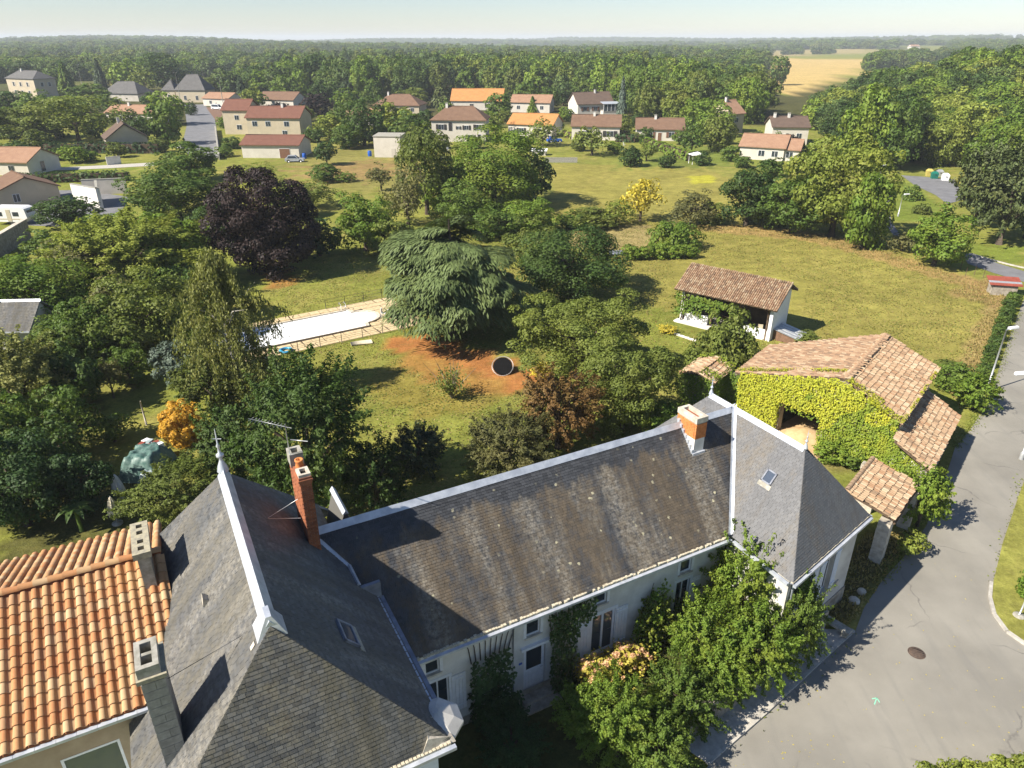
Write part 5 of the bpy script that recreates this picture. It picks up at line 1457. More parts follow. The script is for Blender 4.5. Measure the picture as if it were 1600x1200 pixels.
gable(-20.35, -20.05, 'gable_wall', 'white_paint'); gable(-29.1, -28.8, 'gable_wall', 'white_render')
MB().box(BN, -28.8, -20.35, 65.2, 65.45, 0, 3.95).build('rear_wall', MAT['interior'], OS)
MB().box(BN, -28.85, -26.2, 61.55, 61.80, 0, 0.95).build('low_wall', MAT['white_paint'], OS)
MB().box(BN, -22.6, -20.36, 61.55, 61.80, 0, 0.95).build('low_wall', MAT['white_paint'], OS)
MB().box(BN, -29.3, -25.6, 60.6, 61.5, 0, 0.12).build('plinth', MAT['white_render'], OS)
for a_ in (-28.7, -25.9, -23.2, -20.5):
    MB().tube([BN(a_, 61.6, 0), BN(a_, 61.6, 3.25)], 0.10, 4).build('post', MAT['old_wood'], OS)
    MB().tube([BN(a_, 61.6, 2.5), BN(a_ + (0.7 if a_ < -21 else -0.7), 61.6, 3.2)], 0.06, 4).build('brace', MAT['old_wood'], OS)
MB().box(BN, -29.3, -20.0, 61.5, 61.7, 3.05, 3.24).build('beam', MAT['old_wood'], OS)
sheet('shed_floor', [BN(-29, 61.6), BN(-20.2, 61.6), BN(-20.2, 65.3), BN(-29, 65.3)], 'concrete', 0.04)
vn = thing('grape_vine', BN(-28.4, 61.2, 0), 'green vine climbing the left end of the open shed', 'vine')
wall_leaves('leaves', vn, 'leaf_bright', [(BN(-29.3, 61.2, 0.9), BN(4.6, 0), Vector((0, 0, 2.0))), (BN(-29.25, 64.0, 0.2), BN(0, -2.8), Vector((0, 0, 2.6))), (BN(-28.2, 61.0, 2.0), BN(5.2, -0.1), Vector((0, 0, 0.95)))], 55, 0.24, 7, 0.5, lambda p: np.sin(p[:, 0] * 3 + p[:, 2] * 4) + np.cos(p[:, 0] * 1.7 - p[:, 2] * 2.5) + (p[:, 2] - 1.3) * 0.9 > -0.5)
MB().tube([BN(-28.9, 61.3, 0), BN(-28.7, 61.35, 1.2), BN(-28.0, 61.3, 2.4)], [0.06, 0.05, 0.02], 5).build('stem', MAT['bark'], vn)
ls = thing('sheet_roof_store', BN(-19.0, 63.4, 0), 'low lean-to store of bare metal sheets against the shed gable', 'shed')
mb = MB()
for k in range(9):
    b0 = 62.1 + k * 0.26
    mb.hexa([BN(-20.0, b0, 1.02), BN(-17.7, b0, 0.55), BN(-17.7, b0 + .25, 0.55), BN(-20.0, b0 + .25, 1.02)], [BN(-20.0, b0, 1.05 + .03 * (k % 2)), BN(-17.7, b0, 0.58 + .03 * (k % 2)), BN(-17.7, b0 + .25, 0.58 + .03 * (k % 2)), BN(-20.0, b0 + .25, 1.05 + .03 * (k % 2))])
mb.build('sheet_metal', MAT['galvanised'], ls)
for b0 in (62.2, 64.2): MB().hexa([BN(-20.0, b0, 0), BN(-17.8, b0, 0), BN(-17.8, b0 + .1, 0), BN(-20.0, b0 + .1, 0)], [BN(-20.0, b0, 1.0), BN(-17.8, b0, 0.52), BN(-17.8, b0 + .1, 0.52), BN(-20.0, b0 + .1, 1.0)]).build('side', MAT['rust'], ls)
MB().box(BN, -17.85, -17.75, 62.35, 64.15, 0, 0.5).build('front', MAT['rust'], ls)
# garden table and chairs under the shed roof
def chair(loc, rot, label, mat='old_wood', group=None):
    t = thing('garden_chair', loc, label, 'chair', group)
    fr = frame(rot, loc[0], loc[1]); z = loc[2]
    MB().box(fr, -.22, .22, -.22, .22, z + .42, z + .46).build('seat', MAT[mat], t)
    MB().box(fr, -.22, .22, .19, .23, z + .5, z + .92).build('backrest', MAT[mat], t)
    for x in (-.19, .19):
        for y in (-.19, .19): MB().box(fr, x - .02, x + .02, y - .02, y + .02, z, z + (.42 if y < 0 else .92)).build('leg', MAT[mat], t)
    return t
q = BN(-21.4, 62.6, 0.04); chair(q, -20, 'pale wooden chair at the right end of the open shed', 'cream_mortar')
q = BN(-24.6, 62.7, 0.04)
tb = thing('garden_table', q, 'wooden table in the shade of the open shed', 'table')
MB().box(frame(-39, q.x, q.y), -.8, .8, -.45, .45, .74, .79).build('top', MAT['old_wood'], tb)
for x in (-.7, .7):
    for y in (-.38, .38): MB().box(frame(-39, q.x, q.y), x - .03, x + .03, y - .03, y + .03, .04, .74).build('leg', MAT['old_wood'], tb)
# ================================================================ trees and shrubs of the garden and the meadow
cd = tree(708, 522, 122, 328, 'cedar', 'leaf_cedar', 'huge spreading blue-green cedar in the middle of the garden', 0.02, name='cedar_tree', limbs=0, px_leaf=5.0, tr=0.55)
tree(425, 426, 80, 262, 'ball', 'leaf_copper', 'round copper beech with almost black purple foliage', 0.0, name='copper_beech')
tree(388, 632, 72, 393, 'birch', 'leaf_birch', 'tall weeping birch with pale trunk left of the pool', 0.02, name='birch_tree', trunk='birch_bark', lean=(-1.3, 0.2), limbs=7, px_leaf=4.4, tr=0.13)
tree(572, 392, 48, 303, 'round', 'leaf_bright', 'bright green round tree between copper beech and cedar', 0.08)
tree(893, 468, 84, 360, 'lumpy', 'leaf_dark', 'broad dark green tree against the right side of the cedar', 0.05)
tree(840, 430, 50, 350, 'round', 'leaf_olive', 'olive tree top showing behind the dark tree and cedar', 0.05)
tree(903, 590, 95, 460, 'fine', 'leaf_olive', 'large olive-green walnut tree right of the trampoline', 0.05, name='walnut_tree')
tree(970, 668, 72, 538, 'fine', 'leaf_olive', 'second olive walnut tree nearest the long roof', 0.04, name='walnut_tree')
tree(872, 700, 66, 588, 'shoots', 'leaf_russet', 'red-brown leaved cherry behind the long slate roof', 0.05, name='cherry_tree')
shrub(796, 742, 74, 655, 'shoots', 'leaf_dull', 'thin dull olive shrub between russet cherry and lawn')
shrub(1036, 678, 38, 632, 'round', 'leaf_bright', 'small bright green shrub left of the pavilion finial')
shrub(1125, 573, 52, 492, 'dome', 'leaf_olive', 'rounded shrub standing between open shed and barn')
shrub(1030, 562, 16, 545, 'loose', 'leaf_dull', 'small reddish low shrub on the path to the shed')
shrub(845, 596, 18, 570, 'loose', 'leaf_yellow', 'dry yellow clump beside the trampoline')
shrub(1042, 520, 14, 508, 'loose', 'leaf_yellow', 'yellow flowering clump by the white edging stones')
tree(208, 458, 122, 336, 'shoots', 'leaf_lime', 'wide light green willow in the thicket on the left', 0.03, name='willow_tree')
tree(300, 442, 52, 348, 'fine', 'leaf_bright', 'green tree between the willow and the copper beech', 0.04)
tree(135, 478, 62, 385, 'loose', 'leaf_dull', 'half-bare brownish tree in front of the wide willow', 0.03)
tree(58, 512, 88, 406, 'lumpy', 'leaf_bright', 'bright green tree just above the small slate roof', 0.05)
tree(232, 548, 78, 432, 'round', 'leaf_olive', 'olive tree in the thicket left of the birch', 0.0)
tree(160, 570, 52, 470, 'round', 'leaf_mid', 'mid green tree right of the small slate roof', 0.03)
tree(330, 500, 40, 420, 'round', 'leaf_dark', 'dark tree in shade behind the birch', 0.03)
shrub(268, 552, 40, 488, 'dome', 'leaf_lime', 'yellow-green domed shrub left of the birch')
shrub(285, 606, 38, 532, 'fine', 'leaf_blue', 'blue-grey upright juniper at the birch foot')
shrub(335, 640, 52, 560, 'shoots', 'leaf_olive', 'olive shrub below the juniper and birch')
shrub(425, 648, 40, 590, 'loose', 'leaf_olive', 'small shrub at the right foot of the birch')
tree(42, 660, 74, 528, 'shoots', 'leaf_birch', 'tall yellowish tree below the small slate roof', 0.03)
tree(118, 640, 46, 540, 'round', 'leaf_dark', 'dark tree right of the yellowish tree', 0.03)
tree(12, 742, 66, 618, 'round', 'leaf_mid', 'green tree at the left edge above the tiled house', 0.03)
tree(118, 708, 52, 608, 'loose', 'leaf_mid', 'shaded tree left of the garden path', 0.03)
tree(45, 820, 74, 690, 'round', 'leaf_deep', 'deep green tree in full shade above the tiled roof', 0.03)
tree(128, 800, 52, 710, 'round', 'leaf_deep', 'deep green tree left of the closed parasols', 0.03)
tree(-60, 640, 70, 520, 'round', 'leaf_dark', 'dark tree partly cut off by the left edge', 0.03)
tree(178, 622, 20, 560, 'loose', 'leaf_dull', 'slender half-bare apple tree on the shaded lawn', 0.25, name='apple_tree', limbs=7)
shrub(290, 692, 36, 634, 'ball', 'leaf_orange', 'round golden orange bush beside the green tarpaulin')
shrub(287, 815, 80, 728, 'shoots', 'leaf_olive', 'straggly olive bush behind the tiled house ridge')
tree(378, 756, 66, 640, 'shoots', 'leaf_dark', 'dark glossy tree behind the zinc finial', 0.03)
tree(492, 792, 104, 582, 'shoots', 'leaf_dark', 'large dark glossy tree behind the brick chimney', 0.03, px_leaf=5.5)
tree(590, 800, 52, 700, 'shoots', 'leaf_dark', 'lower dark leafy tree right of the brick chimney', 0.03, px_leaf=5.5)
shrub(655, 738, 44, 672, 'shoots', 'leaf_spruce', 'low dark evergreen in the shadow on the lawn')
tree(668, 335, 44, 200, 'loose', 'leaf_olive', 'thin pale poplar above the bright round tree', 0.1)
tree(772, 325, 82, 218, 'round', 'leaf_bright', 'wide green tree at the near edge of the meadow', 0.06)
tree(835, 314, 31, 240, 'round', 'leaf_dark', 'compact dark round tree casting its shadow on the meadow', 0.08)
shrub(822, 362, 44, 312, 'round', 'leaf_bright', 'round green bush right above the cedar')
tree(720, 350, 44, 284, 'round', 'leaf_mid', 'green tree with brown tips above the cedar', 0.05)
tree(638, 352, 34, 272, 'loose', 'leaf_dull', 'thin dull tree between poplar and round green tree', 0.05)
tree(488, 325, 36, 286, 'loose', 'leaf_olive', 'small olive tree right of the copper beech', 0.05)
shrub(508, 283, 25, 256, 'round', 'leaf_mid', 'round shrub on the dry grass above the copper beech')
tree(511, 258, 18, 222, 'round', 'leaf_dark', 'small round tree on a short trunk in the village lawn', 0.2)
tree(596, 298, 19, 262, 'loose', 'leaf_dull', 'young apple tree alone on the dry grass', 0.25)
shrub(540, 284, 16, 270, 'loose', 'leaf_mid', 'low bushy row on the dry grass')
shrub(400, 290, 36, 258, 'loose', 'leaf_lime', 'yellow-green shrub above the copper beech')
tree(282, 348, 72, 260, 'round', 'leaf_mid', 'large green tree between car yard and copper beech', 0.04)
tree(300, 282, 46, 226, 'round', 'leaf_mid', 'green tree at the foot of the village street', 0.06)
tree(108, 352, 44, 308, 'round', 'leaf_dark', 'dark tree in front of the parking yard', 0.05)
tree(160, 372, 34, 335, 'round', 'leaf_mid', 'green bush below the white yard wall', 0.03)
tree(240, 395, 40, 330, 'round', 'leaf_bright', 'bright tree between yard and willow', 0.03)
tree(75, 402, 32, 362, 'round', 'leaf_mid', 'tree beside the stone garden wall', 0.03)
tree(1000, 345, 29, 276, 'loose', 'leaf_yellow', 'yellow young poplar in the meadow hedge', 0.05)
for i, (x, b, h, t, k, c) in enumerate([(925, 354, 40, 326, 'round', 'leaf_olive'), (962, 352, 26, 316, 'loose', 'leaf_lime'), (892, 356, 22, 334, 'round', 'leaf_mid'), (1078, 352, 38, 304, 'loose', 'leaf_dull'), (1110, 350, 22, 318, 'round', 'leaf_olive')]):
    shrub(x, b, h, t, k, c, ['wide olive bush left of the yellow poplar', 'lime bush touching the yellow poplar', 'small bush at the left end of the meadow hedge', 'brownish bush right of the yellow poplar', 'olive bush left of the dark meadow tree'][i])
shrub(1052, 388, 38, 344, 'dome', 'leaf_bright', 'domed green bush in mid meadow')
for i, x in enumerate((985, 1008, 1031, 1054, 1076)):
    shrub(x, 405 - i * 0.6, 15, 383, 'round', 'leaf_bright', 'low clipped bush in the short row left of the domed bush' if i < 3 else 'low bush in the row under the domed bush', group='low bush row in the meadow')
tree(1165, 352, 47, 258, 'round', 'leaf_dark', 'dark tree at the upper end of the meadow', 0.04)
tree(1236, 364, 52, 270, 'round', 'leaf_mid', 'green tree right of the dark meadow tree', 0.04)
tree(1298, 370, 72, 212, 'round', 'leaf_lime', 'very tall yellow-green tree on the meadow edge', 0.03)
tree(1346, 388, 38, 268, 'lumpy', 'leaf_bright', 'bright green tree right of the tall yellow-green one', 0.03)
tree(1200, 350, 34, 290, 'round', 'leaf_dark', 'low dark tree among the meadow edge trees', 0.03)
tree(1458, 416, 45, 332, 'lumpy', 'leaf_bright', 'bright bushy tree with pale trunk beside the lane', 0.10)
shrub(1408, 392, 22, 362, 'loose', 'leaf_dull', 'dry brown shrub at the meadow corner')
tree(1560, 382, 56, 240, 'shoots', 'leaf_pine', 'tall spreading pine right of the car park', 0.04, name='pine_tree')
tree(1522, 352, 42, 226, 'shoots', 'leaf_pine', 'second pine just behind the tall spreading one', 0.04, name='pine_tree')
tree(1602, 372, 46, 205, 'shoots', 'leaf_spruce', 'dark pine cut by the right edge', 0.04, name='pine_tree')
shrub(1423, 312, 15, 292, 'dome', 'leaf_mid', 'clipped round bush on the car park lawn')
shrub(1440, 334, 14, 318, 'dome', 'leaf_olive', 'flat olive bush on the car park lawn')
# bushes by the barn, the gateway and along the road
shrub(1488, 608, 34, 572, 'round', 'leaf_mid', 'bush growing behind the barn lean-to')
shrub(1520, 640, 32, 590, 'shoots', 'leaf_bright', 'bright roadside bush past the barn')
shrub(1475, 590, 26, 566, 'round', 'leaf_olive', 'olive bush at the far barn corner')
shrub(1432, 822, 38, 734, 'shoots', 'leaf_bright', 'leafy young elder bush hiding the gateway corner', limbs=6)
shrub(1418, 868, 24, 838, 'loose', 'leaf_lime', 'weedy bush at the road edge below the gateway')
for i, (x, b) in enumerate([(1522, 618), (1527, 606), (1533, 595), (1538, 584), (1543, 573), (1547, 562), (1551, 552), (1555, 542), (1559, 532), (1563, 521), (1567, 511), (1570, 502), (1574, 494), (1577, 486), (1581, 479), (1584, 472)]):
    shrub(x - 2, b, 11, b - 15 - 3 * (i % 3), 'round', 'leaf_dark' if i % 2 else 'leaf_mid', 'low hedge bush in the row along the road behind the street lamp', group='hedge along the road', limbs=3)
shrub(1300, 722, 26, 690, 'round', 'leaf_bright', 'fern-like bush against the barn creeper'); shrub(1330, 728, 24, 705, 'round', 'leaf_mid', 'small bush between barn creeper and gateway')
shrub(1255, 532, 26, 520, 'loose', 'leaf_olive', 'weeds along the barn rear eave')

for x, b, h, t, k, c, lb in [(20, 470, 60, 398, 'round', 'leaf_bright', 'green tree top behind the bright one at the left edge'), (120, 432, 48, 372, 'fine', 'leaf_lime', 'light tree left of the wide willow'), (270, 475, 52, 405, 'round', 'leaf_mid', 'green tree right below the willow'), (185, 520, 46, 440, 'loose', 'leaf_dull', 'dull thin tree among the thicket'), (110, 560, 50, 490, 'round', 'leaf_mid', 'green tree just right of the slate outhouse gable'), (205, 600, 36, 540, 'fine', 'leaf_mid', 'bushy tree above the shaded lawn'), (78, 600, 50, 520, 'fine', 'leaf_olive', 'olive tree under the slate outhouse'), (330, 590, 44, 500, 'fine', 'leaf_olive', 'leafy shrub tree left behind the birch'), (80, 760, 58, 660, 'round', 'leaf_dark', 'dark tree in the shaded lower left garden'), (180, 690, 30, 650, 'loose', 'leaf_mid', 'low leafy bush left of the tarpaulin'), (350, 380, 44, 318, 'round', 'leaf_dark', 'dark tree left of the copper beech'), (500, 400, 30, 345, 'round', 'leaf_deep', 'shaded tree between copper beech and pool lawn'), (620, 400, 36, 340, 'fine', 'leaf_olive', 'olive tree behind the left cedar boughs'), (690, 330, 40, 262, 'fine', 'leaf_bright', 'green tree behind the cedar top'), (770, 372, 40, 325, 'round', 'leaf_mid', 'green tree just above the right cedar boughs'), (455, 340, 34, 290, 'round', 'leaf_olive', 'olive tree above the copper beech crown')]:
    tree(x, b, h, t, k, c, lb, 0.0)
# bare shrub in the lawn: a fan of grey twigs with a few leaves
bs = thing('bare_shrub', G(706, 622), 'half-bare shrub with fan of grey twigs on the lawn', 'shrub')
rng = np.random.default_rng(5); o0 = G(706, 622); mb = MB(); tips = []
for k in range(26):
    a = rng.uniform(0, 6.28); L_ = rng.uniform(1.4, 3.6); sp = rng.uniform(0.15, 0.75)
    e = o0 + Vector((math.cos(a) * L_ * sp, math.sin(a) * L_ * sp, L_ * math.sqrt(1 - min(.9, sp * sp))))
    m_ = o0.lerp(e, 0.5) + Vector((0, 0, 0.2)); mb.tube([o0, m_, e], [0.045, 0.028, 0.008], 4); tips += [m_, e]
mb.build('twigs', MAT['grey_twig'], bs)
pp = np.concatenate([np.array(t) - np.array(o0) + rng.normal(size=(22, 3)) * 0.28 for t in tips if t.z < 2.0])
link('leaves', leaf_mesh('leaves', pp, rdir(rng, len(pp)) + np.array((0, 0, .5)), 0.20, MAT['leaf_olive'], rng), bs)

# ---------------------------------------------------------------- front garden
FG = [(1152, 990, 62, 838, 'shoots', 'leaf_bright', 'tall rounded laurel against the white pavilion end wall'),
      (1232, 1028, 44, 900, 'shoots', 'leaf_mid', 'loose bush at the pavilion front corner'),
      (1175, 1062, 68, 950, 'shoots', 'leaf_bright', 'leafy bush overhanging the pavement near the pavilion'),
      (1092, 1045, 56, 948, 'shoots', 'leaf_bright', 'broad bush in the middle of the front garden'),
      (1062, 1128, 62, 1045, 'shoots', 'leaf_mid', 'wide glossy bush above the garden wall'),
      (1120, 1095, 50, 1020, 'shoots', 'leaf_bright', 'bush leaning over the middle of the garden wall'),
      (962, 1178, 70, 1078, 'shoots', 'leaf_bright', 'glossy bush at the lower end of the front garden'),
      (1020, 1205, 66, 1120, 'shoots', 'leaf_mid', 'green bush at the bottom edge of the picture'),
      (1012, 1005, 34, 926, 'shoots', 'leaf_lime', 'lime green climbing shrub by the french window'),
      (1050, 995, 34, 950, 'shoots', 'leaf_lime', 'yellowish shrub below the narrow window'),
      (905, 1150, 42, 1082, 'shoots', 'leaf_bright', 'small leafy bush left of the glossy one'),
      (1210, 985, 44, 880, 'shoots', 'leaf_bright', 'bush between laurel and pavilion corner'),
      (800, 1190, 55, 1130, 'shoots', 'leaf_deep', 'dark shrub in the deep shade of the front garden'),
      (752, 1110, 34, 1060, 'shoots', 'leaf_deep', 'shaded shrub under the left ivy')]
for x, b, h, t, k, c, lb in FG: shrub(x, b, h, t, k, c, lb, px_leaf=4.0)
hy = thing('hydrangea', G(958, 1062), 'hydrangea with faded pinkish flower heads below the french window', 'shrub')
rng = np.random.default_rng(11); lv = []; o0 = G(958, 1062); bl = []
for k in range(70):
    t_ = rng.random(); u_ = 12.6 + 3.2 * t_ + rng.normal() * 0.2; n_ = 17.3 + rng.normal() * 0.35 + 0.15 * t_; z_ = 0.7 + rng.random() * 0.9
    bl.append(np.array(HS(u_, n_, z_)))
for k, c_ in enumerate(bl):
    s_ = c_ - np.array(o0)
    lv.append(s_ - np.array((0, 0, 0.22)) + rng.normal(size=(26, 3)) * np.array((.22, .22, .18)))
pp = np.concatenate(lv); link('leaves', leaf_mesh('leaves', pp, rdir(rng, len(pp)) + np.array((0, 0, .8)), 0.17, MAT['leaf_hydrangea'], rng, 0.75), hy)
head = leaf_mesh('flower_head', (lambda d: d * 0.105 * np.array((1, 1, .8)))(rdir(rng, 130)), rdir(rng, 130) * .4 + 0, 0.055, MAT['bloom'], rng, 0.95)
for c_ in bl:
    o = link('flower_head', head, hy, Vector(c_) - ORG[hy.name]); o.rotation_euler = (0, 0, rng.uniform(0, 6)); s_ = rng.uniform(.75, 1.25); o.scale = (s_, s_, s_)
mb = MB()
for c_ in bl[::2]: mb.tube([Vector((c_[0] * .5 + o0.x * .5, c_[1] * .5 + o0.y * .5, 0)), Vector(c_)], 0.015, 4)
mb.build('stems', MAT['grey_twig'], hy)
iv = thing('wall_ivy', HS(12.3, 18.3, 0), 'dark ivy climbing the wall between door and french window', 'ivy')
wall_leaves('leaves', iv, 'leaf_dark', [(HS(11.5, 18.4, 0), HS(1.15, 0), Vector((0, 0, 3.3))), (HS(11.4, 18.4, 3.0), HS(1.2, 0), Vector((0, 0, 1.2))), (HS(12.5, 18.4, 3.3), HS(1.1, 0), Vector((0, 0, 1.2)))], 230, 0.13, 21, 0.42)
for k in range(7): MB().tube([HS(11.6 + k * .25, 18.40, 3.2), HS(11.5 + k * .3, 18.40, 4.1), HS(11.4 + k * .36, 18.40, 4.7)], [.03, .02, .01], 4).build('stem', MAT['bark'], iv)
iv = thing('wall_ivy', HS(8.6, 18.3, 0), 'shaded ivy mass left of the white front door', 'ivy')
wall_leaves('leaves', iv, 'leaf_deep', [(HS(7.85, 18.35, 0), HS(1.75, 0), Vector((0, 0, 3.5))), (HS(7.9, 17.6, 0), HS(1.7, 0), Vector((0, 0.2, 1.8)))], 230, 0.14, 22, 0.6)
for k in range(9): MB().tube([HS(8.0 + k * .2, 18.40, 3.2), HS(7.9 + k * .24, 18.40, 4.0), HS(7.7 + k * .3, 18.40, 4.65)], [.03, .02, .01], 4).build('stem', MAT['bark'], iv)
vn = thing('climbing_vine', HS(16.2, 18.0, 0), 'light green vine reaching up the white wall by the shutter', 'vine')
wall_leaves('leaves', vn, 'leaf_bright', [(HS(15.6, 18.2, 0), HS(1.5, 0), Vector((0, 0, 2.4))), (HS(16.3, 18.35, 2.2), HS(0.7, 0), HS(0.35, 0) + Vector((0, 0, 1.5)))], 120, 0.15, 23, 0.5)
MB().tube([HS(16.2, 18.3, 0), HS(16.4, 18.35, 1.6), HS(16.8, 18.38, 3.6)], [.04, .03, .01], 5).build('stem', MAT['bark'], vn)
# low garden wall along the pavement
gw = thing('garden_wall', WALL_LINE[1], 'low stone garden wall along the pavement under the bushes', 'wall')
stones_along(WALL_LINE, gw, 0.45, 0.32, 0.0, 0.45, 'stone_wall', 'stone', 1); 
for zz in (0.45, 0.85):
    pts = [Vector((p.x, p.y, 0)) for p in WALL_LINE]
    for i in range(3):
        d = pts[i + 1] - pts[i]; k = max(1, int(d.length / 0.5)); dn = d.normalized(); nn = Vector((-dn.y, dn.x, 0)) * 0.30
        for j in range(k):
            a_ = pts[i] + d * ((j + .02) / k); b_ = pts[i] + d * ((j + .98) / k); zt_ = zz + 0.38 + random.uniform(-.02, .02)
            q = [a_, b_, b_ + nn, a_ + nn]; MB().hexa([p + Vector((0, 0, zz + .01)) for p in q], [p + Vector((0, 0, zt_)) for p in q]).build('stone', MAT['stone_wall'], gw)
# bottom right: hedge and cream rail fence
for i, x in enumerate((1440, 1478, 1515, 1552, 1592, 1632)): shrub(x, 1232 - i * 3, 22, 1200 - i * 4, 'round', 'leaf_lime', 'low yellow-green hedge bush at the bottom right edge', group='hedge at the bottom edge', px_leaf=5)
fc = thing('rail_fence', P(1580, 1215), 'cream slatted fence end at the bottom right corner', 'fence')
a_, b_ = P(1545, 1218), P(1690, 1170); d = (b_ - a_).normalized(); nn = Vector((-d.y, d.x, 0)) * .03
k = 0
while k * 0.14 < (b_ - a_).length:
    p = a_ + d * (k * 0.14); MB().hexa([p - nn, p + d * .09 - nn, p + d * .09 + nn, p + nn], [x + Vector((0, 0, .75)) for x in (p - nn, p + d * .09 - nn, p + d * .09 + nn, p + nn)]).build('slat', MAT['cream_mortar'], fc); k += 1
for z in (.2, .6): MB().tube([a_ - nn * 1.8 + Vector((0, 0, z)), b_ - nn * 1.8 + Vector((0, 0, z))], .03, 4).build('rail', MAT['cream_mortar'], fc)
shrub(1606, 930, 22, 895, 'round', 'leaf_bright', 'small bush at the right edge of the verge')
# ================================================================ the village
def house(px, base, wpx, yaw, depth, hw, hr, wallm, roofm, label, hip=0.0, wins=(), side=(), chim=(), over=0.4, shut=None, name='village_house', frame_m='white_paint', doors=()):
    "front wall foot centred on the pixel; wins / side = (place 0..1, sill, width, height) on the front / on both gables"
    p = G(px, base); D = Q(p)[2]; w = wpx / F_PX * D
    t = thing(name, p, label, 'house')
    fr = frame(yaw, p.x, p.y); z0 = p.z; a, b = -w / 2, w / 2
    mb = MB(); mb.box(fr, a, b, 0, depth, z0 - 0.5, z0 + hw)
    if hip < 0.5:                                             # gable walls up to the roof
        for u in (a, b - 0.25): mb.mesh([fr(u, 0, z0 + hw), fr(u + .25, 0, z0 + hw), fr(u + .25, depth, z0 + hw), fr(u, depth, z0 + hw), fr(u, depth / 2, z0 + hw + hr * (1 - 2 * over / depth) - .1), fr(u + .25, depth / 2, z0 + hw + hr * (1 - 2 * over / depth) - .1)],
                                        [(0, 1, 5, 4), (1, 2, 5), (2, 3, 4, 5), (3, 0, 4)])
    mb.build('wall', MAT[wallm], t)
    ze = z0 + hw - 0.02; zr = z0 + hw + hr; r0, r1 = a - over + hip * depth / 2, b + over - hip * depth / 2; m2 = depth / 2
    e = [fr(a - over, -over, ze), fr(b + over, -over, ze), fr(b + over, depth + over, ze), fr(a - over, depth + over, ze)]
    ra_, rb_ = fr(r0, m2, zr), fr(r1, m2, zr)
    pls = [Plane([e[0], e[1], rb_, ra_]), Plane([e[2], e[3], ra_, rb_])] + ([Plane([e[1], e[2], rb_]), Plane([e[3], e[0], ra_])] if hip > 0 else [])
    mb = MB()
    for pl in pls:
        n = len(pl.poly); uv = [((q - pl.o).dot(pl.e), (q - pl.o).dot(pl.up)) for q in pl.poly]
        lo = [q - Vector((0, 0, .18)) for q in pl.poly]
        mb.mesh(pl.poly + lo, [tuple(range(n)), tuple(range(2 * n - 1, n - 1, -1))] + [(i, n + i, n + (i + 1) % n, (i + 1) % n) for i in range(n)], uvs=[uv, uv[::-1]] + [[uv[i], uv[i], uv[(i + 1) % n], uv[(i + 1) % n]] for i in range(n)])
    rf = mb.build('roof', MAT[roofm], t)
    MB().tube([ra_ + Vector((0, 0, .02)), rb_ + Vector((0, 0, .02))], 0.13, 6).build('ridge', MAT[roofm], rf)
    for c in chim:
        u = a + w * c; z1 = zr + 0.75
        MB().box(fr, u - .3, u + .3, m2 - .8, m2 - .2, zr - 1.0, z1).build('chimney', MAT['white_render'], rf)
        MB().box(fr, u - .36, u + .36, m2 - .86, m2 - .14, z1, z1 + .12).build('chimney_cap', MAT['concrete'], rf)
    def win(fr2, u, z, ww, hh, door=False):
        f = MB().box(fr2, u - ww / 2 - .07, u + ww / 2 + .07, -0.05, 0.02, z - (.0 if door else .07), z + hh + .07).build('door' if door else 'window', MAT[frame_m], t)
        MB().box(fr2, u - ww / 2, u - .04 if not door else u + ww / 2, -0.075, -0.045, z, z + hh).build('pane', MAT['glass' if not door else (shut or 'shutter_brown')], f)
        if not door: MB().box(fr2, u + .04, u + ww / 2, -0.075, -0.045, z, z + hh).build('pane', MAT['glass'], f)
        if shut and not door:
            for s in (-1, 1):
                c0 = u + s * (ww / 2 + .08 + ww * .26)
                MB().box(fr2, c0 - ww * .25, c0 + ww * .25, -0.11, -0.055, z - .03, z + hh + .03).build('shutter', MAT[shut], t)
    for k, s, ww, hh in wins: win(fr, a + w * k, z0 + s, ww, hh)
    for k, s, ww, hh in doors: win(fr, a + w * k, z0 + s, ww, hh, True)
    pr = fr(b, 0); pl_ = fr(a, depth)
    fR = frame(yaw + 90, pr.x, pr.y); fL = frame(yaw - 90, pl_.x, pl_.y)
    for k, s, ww, hh, wh in side: win(fR if wh == 'R' else fL, depth * k, z0 + s, ww, hh)
    return t, fr, w

W1 = [(0.2, 1.0, 1.2, 1.2), (0.5, 1.0, 1.2, 1.2), (0.8, 1.0, 1.2, 1.2)]
house(38, 152, 72, -28, 10, 8.2, 3.2, 'wall_cream', 'roof_grey', 'stone manor with grey mansard roof at the far left', 0.8, [(0.25, 4.8, 1.1, 1.8), (0.5, 4.8, 1.1, 1.8), (0.75, 4.8, 1.1, 1.8), (0.25, 1.2, 1.1, 1.8), (0.5, 1.2, 1.1, 1.8), (0.75, 1.2, 1.1, 1.8)], [(0.35, 4.8, 1, 1.7, 'R'), (0.7, 4.8, 1, 1.7, 'R')], (0.3,), shut='wall_grey', name='manor_house')
house(190, 158, 62, -12, 11, 3.2, 4.6, 'wall_grey', 'roof_grey', 'house with plain grey hipped roof behind the orange roof', 0.9)
house(205, 192, 88, -14, 9, 3.0, 2.2, 'wall_white', 'roof_salmon', 'low house with salmon orange roof left of the street', 0, [(0.3, 1.0, 1.2, 1.2), (0.7, 0.9, 1.4, 1.3)], [(0.5, 1.1, 1, 1.1, 'R')], (0.35,))
house(168, 236, 58, -58, 9, 3.2, 3.4, 'wall_cream', 'roof_dark', 'cream house with dark brown gable roof behind a spreading tree', 0, [(0.4, 1.0, 1.2, 1.2)], [(0.5, 0.3, 2.2, 2.2, 'L')], (0.3,), shut='shutter_dark')
